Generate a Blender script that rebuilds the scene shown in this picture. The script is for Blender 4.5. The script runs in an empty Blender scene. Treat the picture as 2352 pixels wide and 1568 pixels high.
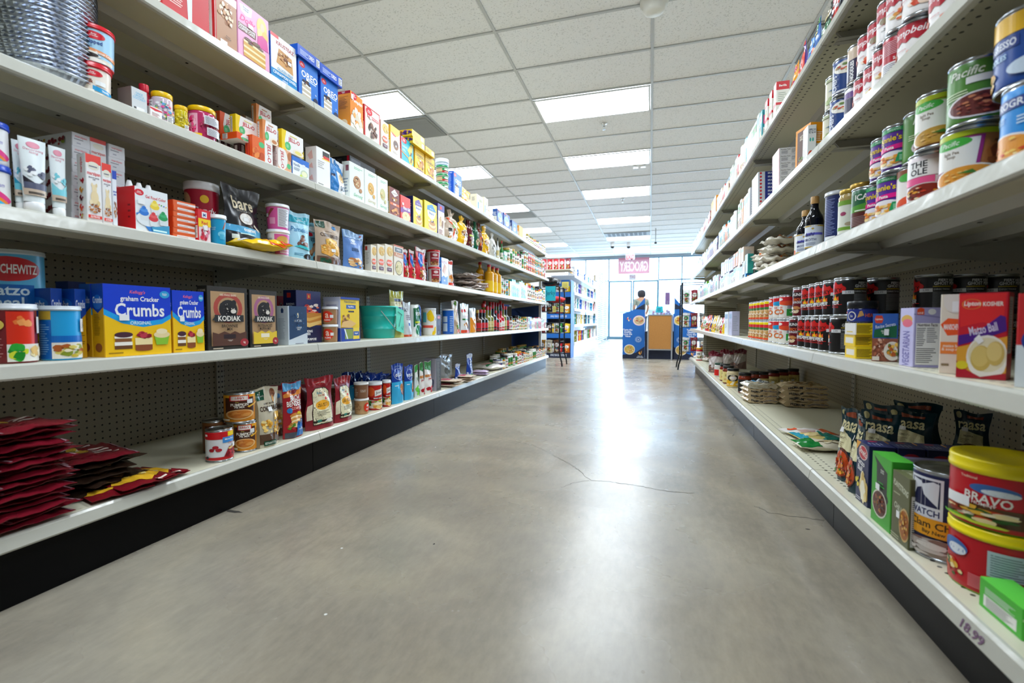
import bpy, bmesh, math, random
from mathutils import Vector, Matrix
from mathutils.geometry import tessellate_polygon
S = bpy.context.scene
COL = S.collection
PI = math.pi
rnd = random.Random(7)

# ------------------------------------------------------------------ camera, sky, exposure
FPX, CX, CY = 1075.0, 1176.0, 784.0            # focal length and centre in pixels of the 2352 x 1568 frame
YAW, PIT = math.radians(16.4148), math.radians(2.530)
CAM = Vector((0, 0, 0.69))
CF = Vector((-math.sin(YAW)*math.cos(PIT), math.cos(YAW)*math.cos(PIT), -math.sin(PIT)))
CR = Vector((math.cos(YAW), math.sin(YAW), 0)); CU = CR.cross(CF)
cd = bpy.data.cameras.new('camera'); cam = bpy.data.objects.new('camera', cd); COL.objects.link(cam)
cd.sensor_width = 36; cd.lens = FPX*36/2352; cd.clip_start = .02; cd.clip_end = 200
cam.matrix_world = Matrix(((CR.x, CU.x, -CF.x, 0), (CR.y, CU.y, -CF.y, 0), (CR.z, CU.z, -CF.z, .69), (0, 0, 0, 1)))
cd.dof.use_dof = True; cd.dof.focus_distance = 2.3; cd.dof.aperture_fstop = 3.2
S.camera = cam
S.view_settings.view_transform = 'Standard'; S.view_settings.look = 'None'
S.view_settings.exposure = 0.22; S.view_settings.gamma = 1; S.view_settings.use_curve_mapping = False
W_ = bpy.data.worlds.new('World'); S.world = W_; W_.use_nodes = True
bg = W_.node_tree.nodes['Background']; bg.inputs[0].default_value = (.52, .74, 1, 1); bg.inputs[1].default_value = 13.0
DIFFUSER = 20.0        # strength of the ceiling light panels
try:
    S.cycles.max_bounces = 10; S.cycles.diffuse_bounces = 4; S.cycles.glossy_bounces = 4
    S.cycles.transparent_max_bounces = 10; S.cycles.sample_clamp_indirect = 8; S.cycles.caustics_reflective = False
    S.cycles.use_denoising = True
except Exception: pass

# ------------------------------------------------------------------ helpers
def hexc(h):
    h = h.lstrip('#')
    if len(h) == 3: h = ''.join(c*2 for c in h)
    v = [int(h[i:i+2], 16)/255 for i in (0, 2, 4)]
    return tuple((c/12.92 if c <= .04045 else ((c+.055)/1.055)**2.4) for c in v) + (1,)
MATS = {}
def mat(h, rough=.45, metal=0., key=None, alpha=None, emit=None, noise=0):
    k = (h, rough, metal, alpha, emit, noise)
    if k in MATS: return MATS[k]
    m = bpy.data.materials.new(key or 'paint_%s' % h.strip('#')); m.use_nodes = True
    nt = m.node_tree; b = nt.nodes['Principled BSDF']; c = hexc(h)
    b.inputs['Base Color'].default_value = c; b.inputs['Roughness'].default_value = rough; b.inputs['Metallic'].default_value = metal
    if noise:
        n = nt.nodes.new('ShaderNodeTexNoise'); n.inputs['Scale'].default_value = noise; n.inputs['Detail'].default_value = 4
        x = nt.nodes.new('ShaderNodeTexCoord'); nt.links.new(x.outputs['Object'], n.inputs['Vector'])
        r = nt.nodes.new('ShaderNodeMixRGB'); r.inputs[1].default_value = tuple(v*.8 for v in c[:3])+(1,); r.inputs[2].default_value = tuple(min(1, v*1.15) for v in c[:3])+(1,)
        nt.links.new(n.outputs['Fac'], r.inputs[0]); nt.links.new(r.outputs[0], b.inputs['Base Color'])
        bp = nt.nodes.new('ShaderNodeBump'); bp.inputs['Strength'].default_value = .3; bp.inputs['Distance'].default_value = .002
        nt.links.new(n.outputs['Fac'], bp.inputs['Height']); nt.links.new(bp.outputs[0], b.inputs['Normal'])
    if emit:
        b.inputs['Emission Color'].default_value = c; b.inputs['Emission Strength'].default_value = emit
    if alpha is not None:            # clear plastic or thin glass: part see-through, part gloss
        t = nt.nodes.new('ShaderNodeBsdfTransparent'); t.inputs[0].default_value = tuple(.4+.6*v for v in c[:3])+(1,)
        mx = nt.nodes.new('ShaderNodeMixShader'); mx.inputs[0].default_value = alpha
        nt.links.new(t.outputs[0], mx.inputs[1]); nt.links.new(b.outputs[0], mx.inputs[2]); nt.links.new(mx.outputs[0], nt.nodes['Material Output'].inputs[0])
    MATS[k] = m; return m

class MB:
    """collects shapes with several materials and links them as one mesh object"""
    def __init__(s): s.v = []; s.f = []; s.m = []; s.sm = []; s.mats = []
    def mi(s, m):
        if isinstance(m, str): m = mat(m)
        if m not in s.mats: s.mats.append(m)
        return s.mats.index(m)
    def face(s, pts, m, smooth=False):
        i = len(s.v); s.v += [tuple(p) for p in pts]; s.f.append(tuple(range(i, i+len(pts)))); s.m.append(s.mi(m)); s.sm.append(smooth)
    def grid(s, P, m, smooth=True, closed=False, flip=False):   # P rows of points; m a material or function(row) -> material
        i = len(s.v); nr, nc = len(P), len(P[0])
        for r in P: s.v += [tuple(p) for p in r]
        for a in range(nr-1):
            mm = s.mi(m(a)) if callable(m) else s.mi(m)
            for b in range(nc-(0 if closed else 1)):
                c = (b+1) % nc
                q = (i+a*nc+b, i+a*nc+c, i+(a+1)*nc+c, i+(a+1)*nc+b)
                s.f.append(q[::-1] if flip else q); s.m.append(mm); s.sm.append(smooth)
    def box(s, x0, y0, z0, x1, y1, z1, m):
        P = [(x0, y0, z0), (x1, y0, z0), (x1, y1, z0), (x0, y1, z0), (x0, y0, z1), (x1, y0, z1), (x1, y1, z1), (x0, y1, z1)]
        for q in ((0, 3, 2, 1), (4, 5, 6, 7), (0, 1, 5, 4), (1, 2, 6, 5), (2, 3, 7, 6), (3, 0, 4, 7)): s.face([P[k] for k in q], m)
    def lathe(s, prof, m, n=32, cx=0, cy=0, cz=0, smooth=True, cap=True, sy=1):   # prof [(r, z)...] from bottom to top
        P = [[(cx+r*math.cos(2*PI*k/n), cy+sy*r*math.sin(2*PI*k/n), cz+z) for k in range(n)] for r, z in prof]
        s.grid(P, m, smooth, True)
        if cap:
            if prof[0][0] > 1e-5: s.face(P[0][::-1], m(0) if callable(m) else m)
            if prof[-1][0] > 1e-5: s.face(P[-1], m(len(prof)-2) if callable(m) else m)
    def tube(s, pts, r, m, n=8):
        pts = [Vector(p) for p in pts]; rows = []
        for i, p in enumerate(pts):
            d = (pts[min(i+1, len(pts)-1)]-pts[max(i-1, 0)]).normalized()
            a = d.cross(Vector((0, 0, 1)) if abs(d.z) < .9 else Vector((1, 0, 0))).normalized(); b = d.cross(a)
            rows.append([p+a*(r*math.cos(2*PI*k/n))+b*(r*math.sin(2*PI*k/n)) for k in range(n)])
        s.grid(rows, m, True, True, True); s.face(rows[0], m); s.face(rows[-1][::-1], m)
    def mesh(s, name):
        me = bpy.data.meshes.new(name); me.from_pydata(s.v, [], s.f)
        for m in s.mats: me.materials.append(m)
        me.polygons.foreach_set('material_index', s.m); me.polygons.foreach_set('use_smooth', s.sm); me.update()
        return me
    def build(s, name, parent=None, loc=None, rot=None):
        return link(name, s.mesh(name), parent, loc, rot)
def link(name, me, parent=None, loc=None, rot=None):
    o = bpy.data.objects.new(name, me); COL.objects.link(o)
    if parent: o.parent = parent
    if loc: o.location = loc
    if rot: o.rotation_euler = rot
    return o
def tag(o, label, cat, group=None, kind=None):
    o['label'] = label; o['category'] = cat
    if group: o['group'] = group
    if kind: o['kind'] = kind
    return o
def struct(o): o['kind'] = 'structure'; return o
def empty(name, loc=(0, 0, 0), rz=0):
    o = bpy.data.objects.new(name, None); COL.objects.link(o); o.location = loc; o.rotation_euler = (0, 0, rz); o.empty_display_size = .05; return o
def copy_tree(o, parent=None):
    c = o.copy(); COL.objects.link(c)
    if parent: c.parent = parent
    for ch in list(o.children): copy_tree(ch, c)
    return c
def nodes(m): return m.node_tree.nodes, m.node_tree.links

# ------------------------------------------------------------------ measured places (metres)
XL, XR = -1.44, 0.53                      # front edges of the shelves
ZL = [.186, .587, .956, 1.304, 1.656]     # shelf heights, baking run
ZR = [.193, .586, .942, 1.272, 1.613]     # shelf heights, soup run
JOINTS = [-.73, .52, 1.77, 3.02, 4.28, 5.53, 6.76]
DEPTH = .565; ZC = 3.02; YF = 17.3        # shelf depth, ceiling, shop front
# ------------------------------------------------------------------ floor
def floor_mat():
    m = mat('#8d8a80', .3, key='polished_concrete', noise=0.001); m.name = 'polished_concrete'
    n, l = nodes(m); n.clear()
    out = n.new('ShaderNodeOutputMaterial'); b = n.new('ShaderNodeBsdfPrincipled'); l.new(b.outputs[0], out.inputs[0])
    tc = n.new('ShaderNodeTexCoord'); 
    def noise(sc, det=5, rough=.6, st=(1, 1, 1), dist=0):
        mp = n.new('ShaderNodeMapping'); mp.inputs['Scale'].default_value = st; l.new(tc.outputs['Object'], mp.inputs[0])
        t = n.new('ShaderNodeTexNoise'); t.inputs['Scale'].default_value = sc; t.inputs['Detail'].default_value = det; t.inputs['Roughness'].default_value = rough
        t.inputs['Distortion'].default_value = dist; l.new(mp.outputs[0], t.inputs[0]); return t.outputs['Fac']
    def ramp(x, stops):
        r = n.new('ShaderNodeValToRGB'); e = r.color_ramp.elements
        e[0].position, e[0].color = stops[0]; e[1].position, e[1].color = stops[-1]
        for p, c in stops[1:-1]:
            k = e.new(p); k.color = c
        l.new(x, r.inputs[0]); return r.outputs[0]
    def mix(t, a, c, f):
        x = n.new('ShaderNodeMixRGB'); x.blend_type = t; x.inputs[0].default_value = f; l.new(a, x.inputs[1]); l.new(c, x.inputs[2]); return x.outputs[0]
    base = ramp(noise(.9, 5, .5, dist=.15), [(.3, hexc('#8d8474')), (.5, hexc('#9c9484')), (.72, hexc('#aca697'))])
    fine = ramp(noise(46, 7, .7, (1, .35, 1)), [(.3, (.72, .72, .72, 1)), (.7, (1.12, 1.12, 1.12, 1))])
    sp = ramp(noise(6, 8, .7, dist=.3), [(.35, (.86, .86, .88, 1)), (.65, (1.06, 1.05, 1.03, 1))])
    c = mix('MULTIPLY', mix('MULTIPLY', base, fine, .55), sp, .8)
    # sweeping trowel arcs around a point by the soup run
    mp = n.new('ShaderNodeMapping'); mp.inputs['Location'].default_value = (.75, -1.2, 0); l.new(tc.outputs['Object'], mp.inputs[0])
    wv = n.new('ShaderNodeTexWave'); wv.wave_type = 'RINGS'; wv.rings_direction = 'Z'; wv.inputs['Scale'].default_value = .8; wv.inputs['Distortion'].default_value = 2.2; wv.inputs['Detail'].default_value = 4
    l.new(mp.outputs[0], wv.inputs[0])
    c = mix('MULTIPLY', c, ramp(wv.outputs['Fac'], [(0, (.93, .93, .94, 1)), (.75, (1, 1, 1, 1)), (1, (1.1, 1.09, 1.06, 1))]), .8)
    l.new(c, b.inputs['Base Color'])
    r = ramp(noise(2.0, 5, .5, dist=.2), [(.3, (.2, .2, .2, 1)), (.75, (.36, .36, .36, 1))]); l.new(r, b.inputs['Roughness'])
    bp = n.new('ShaderNodeBump'); bp.inputs['Strength'].default_value = .12; bp.inputs['Distance'].default_value = .004; l.new(noise(7, 5, .55), bp.inputs['Height']); l.new(bp.outputs[0], b.inputs['Normal'])
    b.inputs['Specular IOR Level'].default_value = .75
    return m
fm = floor_mat(); fb = MB()
fb.face([(-12, -5, 0), (12, -5, 0), (12, YF, 0), (-12, YF, 0)], fm)
ck = mat('#5b564d', .7, key='hairline_crack')
def ground(u, v):
    d = CF*FPX+CR*(u-CX)-CU*(v-CY); t = -CAM.z/d.z; return CAM+d*t
def crack(pts, w=.0016):
    P = [ground(*p) for p in pts]; Q = []
    for a, b in zip(P, P[1:]):
        for k in range(6):
            q = a.lerp(b, k/6); Q.append(q+Vector((rnd.uniform(-1, 1), rnd.uniform(-1, 1), 0))*.006)
    for i in range(len(Q)-1):
        d = (Q[i+1]-Q[i]); nn = Vector((-d.y, d.x, 0)).normalized()*w*rnd.uniform(.4, 1)
        fb.face([Q[i]+nn+Vector((0, 0, .0006)), Q[i]-nn+Vector((0, 0, .0006)), Q[i+1]-nn+Vector((0, 0, .0006)), Q[i+1]+nn+Vector((0, 0, .0006))], ck)
crack([(1120, 1000), (1225, 1022), (1278, 1049), (1308, 1064), (1332, 1082), (1356, 1103), (1398, 1106), (1445, 1112), (1493, 1121), (1552, 1130), (1612, 1133)])
crack([(1356, 1103), (1320, 1108), (1280, 1122)], .001)
crack([(1730, 1160), (1767, 1177), (1820, 1186), (1860, 1190), (1898, 1196)])
crack([(1690, 940), (1684, 968), (1690, 985), (1684, 1005)], .002)
sc = mat('#3c3934', .6, key='scuff')
for u, v, a, b_ in ((535, 1174, .05, .012), (997, 1249, .004, .008), (1855, 1215, .012, .004), (1330, 1188, .004, .003)):
    p = ground(u, v); k = [(p.x+a*math.cos(t)*rnd.uniform(.5, 1), p.y+b_*math.sin(t)*rnd.uniform(.5, 1), .0005) for t in [i*PI/6 for i in range(12)]]
    fb.face(k, sc)
wh = mat('#dcdcd6', .6, key='fleck')
for u, v in ((1088, 1024), (785, 1259), (748, 1411), (1000, 1027)):
    p = ground(u, v); fb.face([(p.x+.004*math.cos(i), p.y+.004*math.sin(i), .0007) for i in range(6)], wh)
struct(fb.build('floor'))

# ------------------------------------------------------------------ ceiling: tiles, T bars
tile = mat('#c3c2bb', .85, key='mineral_tile')
n, l = nodes(tile); b = n['Principled BSDF']; tc = n.new('ShaderNodeTexCoord')
t1 = n.new('ShaderNodeTexNoise'); t1.inputs['Scale'].default_value = 80; t1.inputs['Detail'].default_value = 3; l.new(tc.outputs['Object'], t1.inputs[0])
rp = n.new('ShaderNodeValToRGB'); rp.color_ramp.elements[0].position = .34; rp.color_ramp.elements[0].color = hexc('#d3d6d9'); rp.color_ramp.elements[1].position = .42; rp.color_ramp.elements[1].color = hexc('#f1f3f6')
l.new(t1.outputs['Fac'], rp.inputs[0]); l.new(rp.outputs[0], b.inputs['Base Color'])
bp = n.new('ShaderNodeBump'); bp.inputs['Strength'].default_value = .4; bp.inputs['Distance'].default_value = .004; l.new(t1.outputs['Fac'], bp.inputs['Height']); l.new(bp.outputs[0], b.inputs['Normal'])
bar = mat('#bcbfc0', .4, key='ceiling_bar')
cb = MB(); CXS = [-.01+1.2192*k for k in range(-9, 11)]; PR, R0 = .603, 3.08
cb.face([(-12, -5, ZC), (-12, YF, ZC), (12, YF, ZC), (12, -5, ZC)], tile)
cb.face([(-12, -5, ZC+.1), (12, -5, ZC+.1), (12, YF, ZC+.1), (-12, YF, ZC+.1)], tile)
for x in CXS: cb.box(x-.012, -5, ZC-.009, x+.012, YF, ZC+.002, bar)
for k in range(-13, 24): cb.box(-12, R0+PR*k-.012, ZC-.0085, 12, R0+PR*k+.012, ZC+.002, bar)
struct(cb.build('ceiling'))
# ------------------------------------------------------------------ ceiling light panels
dif = mat('#ecf6ff', .5, key='lit_diffuser', emit=DIFFUSER)
frm = mat('#d9dcdc', .4, key='white_metal_frame')
def troffer():
    e = empty('ceiling_light')
    f = MB(); w, h = 1.19, .575
    for q in ((-w/2, -h/2, w/2, -h/2+.02), (-w/2, h/2-.02, w/2, h/2), (-w/2, -h/2+.02, -w/2+.02, h/2-.02), (w/2-.02, -h/2+.02, w/2, h/2-.02)):
        f.box(q[0], q[1], -.012, q[2], q[3], -.001, frm)
    f.build('frame', e)
    d = MB(); d.face([(-w/2+.02, -h/2+.02, -.006), (-w/2+.02, h/2-.02, -.006), (w/2-.02, h/2-.02, -.006), (w/2-.02, -h/2+.02, -.006)], dif); d.build('diffuser', e)
    return e
tp = troffer(); first = True
LC = {-2: [2, 6, 10, 14, 18, 22], 0: [-1, 3, 6, 9, 13, 17, 21], 2: [-1, 7, 11, 15, 19], -4: [-2, 2, 6, 10, 14, 18, 22], 4: [2, 6, 10, 14, 18, 22], -6: [2, 8, 14, 20], 6: [2, 8, 14, 20]}
LC[-2] = [-2]+LC[-2]; LC[0] = [-5]+LC[0]; LC[2] = [-6]+LC[2]
wd = {-6: 'two aisles beyond the baking run', -4: 'over the aisle behind the baking run', -2: 'over the baking run', 0: 'over the middle aisle', 2: 'over the soup run', 4: 'over the aisle behind the soup run', 6: 'two aisles beyond the soup run'}
ordn = ['first', 'second', 'third', 'fourth', 'fifth', 'sixth', 'seventh', 'eighth', 'ninth', 'tenth', 'eleventh', 'twelfth', 'thirteenth', 'fourteenth', 'fifteenth', 'sixteenth', 'seventeenth', 'eighteenth', 'nineteenth', 'twentieth']
ordn += ['twenty-'+a for a in ordn[:9]]+['thirtieth']+['thirty-'+a for a in ordn[:9]]
for c, rows in LC.items():
    for i, k in enumerate(rows):
        o = tp if first else copy_tree(tp); first = False
        x = -.01+1.2192*(c-.5) if c <= 0 else -.01+1.2192*(c-.5)
        o.location = (x, R0+PR*(k+.5), ZC-.009)
        tag(o, 'lit white ceiling panel %s, %s from the shop window' % (wd[c], ordn[len(rows)-1-i]), 'ceiling light', 'ceiling light panels')
# vents, sprinklers, smoke detector, cameras
gr = mat('#8d908f', .5, key='grey_vent'); dk = mat('#2a2c2e', .5, key='dark_slot'); chrome = mat('#c9ccd0', .2, 1., key='chrome'); blk = mat('#16181b', .5, key='black_plastic')
def vent(x, y, label, lit=False):
    e = empty('ceiling_vent', (x, y, ZC-.009)); m = MB(); m.box(-.59, -.285, -.012, .59, .285, -.004, gr); m.build('vent_plate', e)
    s = MB()
    if lit:
        for i in range(9): s.box(-.5+.115*i, -.2, -.016, -.42+.115*i, .2, -.012, dk)
    else:
        for k in (.24, .18, .12): s.box(-.56, -k, -.0165+k*.01, .56, k, -.0125+k*.01, gr)
    s.build('louvre', e); tag(e, label, 'vent')
vent(-1.83-1.2192, R0+PR*3.5, 'flat grey ceiling vent plate behind the tall yellow boxes')
vent(-1.83-1.2192, R0+PR*11.5, 'grey ceiling vent just beyond the third light over the baking run')
vent(1.83-.01, R0+PR*2.5, 'flat grey ceiling vent plate over the soup run')
vent(-.62, R0+PR*16.5, 'slotted ceiling vent beside the fifth light over the middle aisle', True)
def sprinkler(x, y, label):
    m = MB(); m.lathe([(.035, -.004), (.03, -.012), (.012, -.014), (.012, -.04), (.006, -.045), (.004, -.07), (.02, -.072), (.02, -.075)][::-1], chrome, 16); o = m.build('sprinkler_head', loc=(x, y, ZC)); tag(o, label, 'sprinkler', 'ceiling sprinkler heads')
sprinkler(-.55, 5.72, 'chrome sprinkler head in the tile beyond the first middle light panel')
sprinkler(-.53, 9.28, 'chrome sprinkler head in the tile beyond the third middle light panel')
sprinkler(-.57, 12.8, 'small sprinkler head just before the slotted ceiling vent')
m = MB(); m.lathe([(0, -.09), (.05, -.088), (.075, -.07), (.08, -.03), (.1, -.02), (.1, 0)], mat('#e6e6e0', .5), 28); tag(m.build('smoke_detector', loc=(0, 3.66, ZC-.008)), 'round white smoke detector on the ceiling bar', 'smoke detector')
for x, y, lb in ((-1.1, 14.32, 'dark dome security camera over the doorway, beside the light panel corner'), (-.64, 14.46, 'dark dome security camera in front of the middle light panel')):
    e = empty('dome_camera', (x, y, ZC)); m = MB(); m.lathe([(.06, -.12), (.06, -.0)], mat('#dddddd'), 20); m.build('housing', e)
    m = MB(); m.lathe([(0, -.18), (.03, -.172), (.052, -.15), (.058, -.12)], mat('#15181c', .15), 20); m.build('dome', e); tag(e, lb, 'security camera', 'ceiling dome cameras')
e = empty('smoke_alarm', (-.18, 7.39, ZC)); m = MB(); m.lathe([(.03, -.03), (.06, -.02), (.06, 0)], mat('#e0e0dc'), 16); m.build('housing', e); tag(e, 'small white two-lamp unit on the ceiling beside the second middle light', 'emergency light')
m = MB(); m.box(-.09, -.03, -.05, -.02, .03, 0, frm); m.box(.02, -.03, -.05, .09, .03, 0, frm); m.build('lamp', e)
for x, y, z, lb in ((.11, 12.44, .35, 'thin grey cable hanging from the ceiling over the middle of the aisle'), (-.6, 15.9, .3, 'short dark rod hanging from the ceiling before the exit sign')):
    m = MB(); m.tube([(0, 0, 0), (0, 0, -z)], .01, gr, 6); m.lathe([(.03, -z-.04), (.03, -z)], blk, 10); tag(m.build('hanging_cable', loc=(x, y, ZC)), lb, 'cable')

# ------------------------------------------------------------------ walls and shop front
wallm = mat('#d5d6d2', .7, key='white_wall_paint', noise=3)
m = MB(); m.box(-12.1, -5, 0, -12, YF, ZC, wallm); struct(m.build('wall_left'))
m = MB(); m.box(12, -5, 0, 12.1, YF, ZC, wallm); struct(m.build('wall_right'))
m = MB(); m.box(-12, -5.1, 0, 12, -5, ZC, wallm); struct(m.build('wall_back'))
m = MB(); m.box(-12, YF, 0, -3.05, YF+.12, ZC+.1, wallm); m.box(6.2, YF, 0, 12, YF+.12, ZC+.1, wallm); m.box(-3.05, YF, 2.93, 6.2, YF+.12, ZC+.1, mat('#9aa6b0', .6)); struct(m.build('wall_front'))
alu = mat('#5d7f92', .45, .3, key='window_frame_metal'); alu2 = mat('#aebcc6', .4, .4, key='pale_window_metal')
glass = mat('#f4fbff', .03, key='clear_glass', alpha=.06)
mx = [-3.0, -2.28, -1.45, .27, 1.04, 1.8, 2.6, 3.4, 4.2, 5.0, 6.15]
wn = 0
for a, b in zip(mx, mx[1:]):
    door = (a == -1.45)
    for z0, z1 in (((2.14, 2.93),) if door else ((.1, 2.14), (2.14, 2.93))):
        wn += 1; f = MB(); t = .022
        f.box(a, YF, z0, a+t, YF+.06, z1, alu); f.box(b-t, YF, z0, b, YF+.06, z1, alu)
        f.box(a+t, YF, z1-t*1.6, b-t, YF+.06, z1, alu); f.box(a+t, YF, z0, b-t, YF+.06, z0+t, alu2 if z0 > 1 else alu)
        o = struct(f.build('window_%d' % wn)); g = MB(); g.face([(a+t, YF+.03, z0+t), (b-t, YF+.03, z0+t), (b-t, YF+.03, z1-t), (a+t, YF+.03, z1-t)], glass); g.build('pane', o)
m = MB(); m.box(-3.05, YF, 0, -1.45, YF+.08, .1, alu); m.box(.27, YF, 0, 6.2, YF+.08, .1, alu); struct(m.build('trim_1'))
for i, (a, b) in enumerate(((-1.45, -.63), (-.61, .27))):
    f = MB(); t = .055
    f.box(a, YF, .01, a+t, YF+.05, 2.13, alu); f.box(b-t, YF, .01, b, YF+.05, 2.13, alu); f.box(a+t, YF, 2.07, b-t, YF+.05, 2.13, alu); f.box(a+t, YF, .01, b-t, YF+.05, .12, alu)
    o = struct(f.build('door_%d' % (i+1))); g = MB(); g.face([(a+t, YF+.03, .12), (b-t, YF+.03, .12), (b-t, YF+.03, 2.07), (a+t, YF+.03, 2.07)], glass); g.build('pane', o)
    g = MB(); hx = b-.13 if i == 0 else a+.1; g.tube([(hx-.3, YF-.05, 1.0), (hx, YF-.05, 1.0)], .012, alu); g.tube([(hx-.3, YF-.05, 1.0), (hx-.3, YF, 1.0)], .01, alu, 6); g.tube([(hx, YF-.05, 1.0), (hx, YF, 1.0)], .01, alu, 6); g.build('door_handle', o)
    if i == 0:
        g = MB()
        for z, w in ((1.25, .2), (1.0, .18), (.62, .26)): g.box(a+.12, YF+.022, z, a+.12+w, YF+.026, z+.13, mat('#e6edf5', .6))
        g.build('door_notice', o)
# outside: pale paving and a parked car
m = MB(); m.face([(-30, YF, -.02), (30, YF, -.02), (30, 60, -.02), (-30, 60, -.02)], mat('#c9c9c4', .8, noise=2)); struct(m.build('ground_outside'))
# ------------------------------------------------------------------ shelving bays
steel = mat('#b9b8b0', .34, key='almond_steel'); rail = mat('#c0c0b6', .2, key='price_rail'); kick = mat('#07080a', .3, key='black_kick'); nodes(kick)[0]['Principled BSDF'].inputs['Specular IOR Level'].default_value = .12
n, l = nodes(rail); x_ = n.new('ShaderNodeTexCoord'); y_ = n.new('ShaderNodeTexNoise'); y_.inputs['Scale'].default_value = 22; l.new(x_.outputs['Object'], y_.inputs[0]); z_ = n.new('ShaderNodeBump'); z_.inputs['Strength'].default_value = .35; z_.inputs['Distance'].default_value = .004; l.new(y_.outputs['Fac'], z_.inputs['Height']); l.new(z_.outputs[0], n['Principled BSDF'].inputs['Normal'])
def dots(m, sx, sz, axes, rad, col, lim=None):
    n, l = nodes(m); b = n['Principled BSDF']; tc = n.new('ShaderNodeTexCoord'); sp = n.new('ShaderNodeSeparateXYZ'); l.new(tc.outputs['Object'], sp.inputs[0])
    def M(op, *a):
        k = n.new('ShaderNodeMath'); k.operation = op
        for i, x in enumerate(a):
            if isinstance(x, (int, float)): k.inputs[i].default_value = x
            else: l.new(x, k.inputs[i])
        return k.outputs[0]
    def cell(o, s): return M('MULTIPLY', M('SUBTRACT', M('FRACT', M('DIVIDE', o, s)), .5), s)
    a, c = cell(sp.outputs[axes[0]], sx), cell(sp.outputs[axes[1]], sz)
    d = M('SQRT', M('ADD', M('MULTIPLY', a, a), M('MULTIPLY', c, c))); h = M('LESS_THAN', d, rad)
    if lim: h = M('MULTIPLY', h, M('LESS_THAN', M('ABSOLUTE', M('SUBTRACT', sp.outputs[axes[1]], lim[0])), lim[1]))
    mx = n.new('ShaderNodeMixRGB'); l.new(h, mx.inputs[0]); mx.inputs[1].default_value = b.inputs['Base Color'].default_value[:]; mx.inputs[2].default_value = hexc(col); l.new(mx.outputs[0], b.inputs['Base Color'])
peg = mat('#9c9480', .55, key='pegboard'); dots(peg, .0254, .0254, (1, 2), .0036, '#0a0a0a')
steel_deck = mat('#d3d0b9', .36, key='slotted_deck'); dots(steel_deck, .0254, .0254, (1, 0), .0042, '#35342e', (.052, .026))
slot = mat('#b0aea3', .4, key='slotted_upright'); dots(slot, .016, .0254, (1, 2), .005, '#101010')
hole = mat('#14151a', .8, key='bolt_hole')
def bay(side, y0, y1, Z, label, backtop):
    """local x runs from the shelf lip (0) to the back (DEPTH); mirrored for the baking run"""
    s = -1 if side == 'L' else 1; X0 = XL if side == 'L' else XR; D = DEPTH; g = .0015
    e = empty('shelving_bay', (X0, (y0+y1)/2, 0)); h = (y1-y0)/2-g
    def bx(m, xa, ya, za, xb, yb, zb, mt):
        xa, xb = (xa, xb) if s > 0 else (-xb, -xa); m.box(xa, ya, za, xb, yb, zb, mt)
    def pf(m, prof, ya, yb, mt):      # extrude an (x, z) outline along y
        P = [(s*x, z) for x, z in prof]
        if s < 0: P = P[::-1]
        k = len(P)
        for i in range(k):
            a, b = P[i], P[(i+1) % k]; m.face([(a[0], ya, a[1]), (a[0], yb, a[1]), (b[0], yb, b[1]), (b[0], ya, b[1])], mt)
        m.face([(x, ya, z) for x, z in P], mt); m.face([(x, yb, z) for x, z in P][::-1], mt)
    for k, z in enumerate(Z):
        m = MB(); sd = steel if k else steel_deck
        bx(m, .004, -h, z-.003, D, h, z, steel_deck)
        if k:
            bx(m, D-.006, -h, z-.03, D, h, z-.003, steel)
            for xa, xb in ((.16, .235), (.36, .43)):    # folded stiffening channels under the shelf
                pf(m, [(xa, z-.003), (xb, z-.003), (xb-.012, z-.026), (xa+.012, z-.026)], -h, h, steel)
            for yy in (-h+.12, -.2, .2, h-.12):
                for xx in (.19, .39): pf(m, [(xx, z-.027), (xx+.008, z-.027), (xx+.008, z-.0262), (xx, z-.0262)], yy-.004, yy+.004, hole)
        o = m.build('shelf', e)
        m = MB(); pf(m, [(.004, z+.001), (-.002, z+.001), (-.008, z-.004), (-.013, z-.032), (-.009, z-.037), (.004, z-.037), (.006, z-.030), (.006, z-.003)], -h, h, rail)
        m.build('price_rail', o)
        if k:
            for yy in (-h, h-.004):
                m = MB(); pf(m, [(.03, z-.004), (.05, z-.03), (.2, z-.045), (D-.001, z-.085), (D-.001, z-.004)], yy, yy+.004, steel)
                pf(m, [(.03, z-.0305), (.16, z-.0305), (.16, z-.0315), (.03, z-.0315)], yy-(.016 if yy > 0 else 0), yy+(.02 if yy < 0 else .004), steel)
                m.build('bracket', o)
    m = MB(); bx(m, D, -h, .05, D+.02, h, backtop, peg); m.build('back_panel', e)
    for ya, yb in ((h-.018, h), (-h, -h+.018)): m = MB(); bx(m, D-.008, ya, .03, D+.024, yb, backtop+.02, slot); m.build('upright', e)
    kr = .03 if s < 0 else .064
    m = MB(); bx(m, kr, -h, 0, kr+.02, h, Z[0]-.034, kick); m.build('kick_plate', e)
    tag(e, label, 'shelving', 'shelving bays of the '+('baking' if s < 0 else 'soup')+' run')
nm = ['bay behind the camera', 'bay nearest the camera', 'second bay', 'middle bay', 'fourth bay', 'last bay before the shop window']
what = {'L': ['', 'holding the foil pans', 'holding the teal bucket', 'holding the twisted bread bags', 'holding the oil bottles', 'by the blue display'],
        'R': ['', 'holding the yellow-lidded tubs', 'holding the dark soup cans', 'holding the cracker jars', 'holding the teal cartons', 'by the wire rack']}
for side, Z in (('L', ZL), ('R', ZR)):
    run = 'baking run' if side == 'L' else 'soup run'
    for i in range(6):
        bay(side, JOINTS[i], JOINTS[i+1], Z, ('almond shelving, %s of the %s %s' % (nm[i], run, what[side][i])).strip(), 1.68 if i < 5 else (1.6 if side == 'R' else .9))

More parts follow.
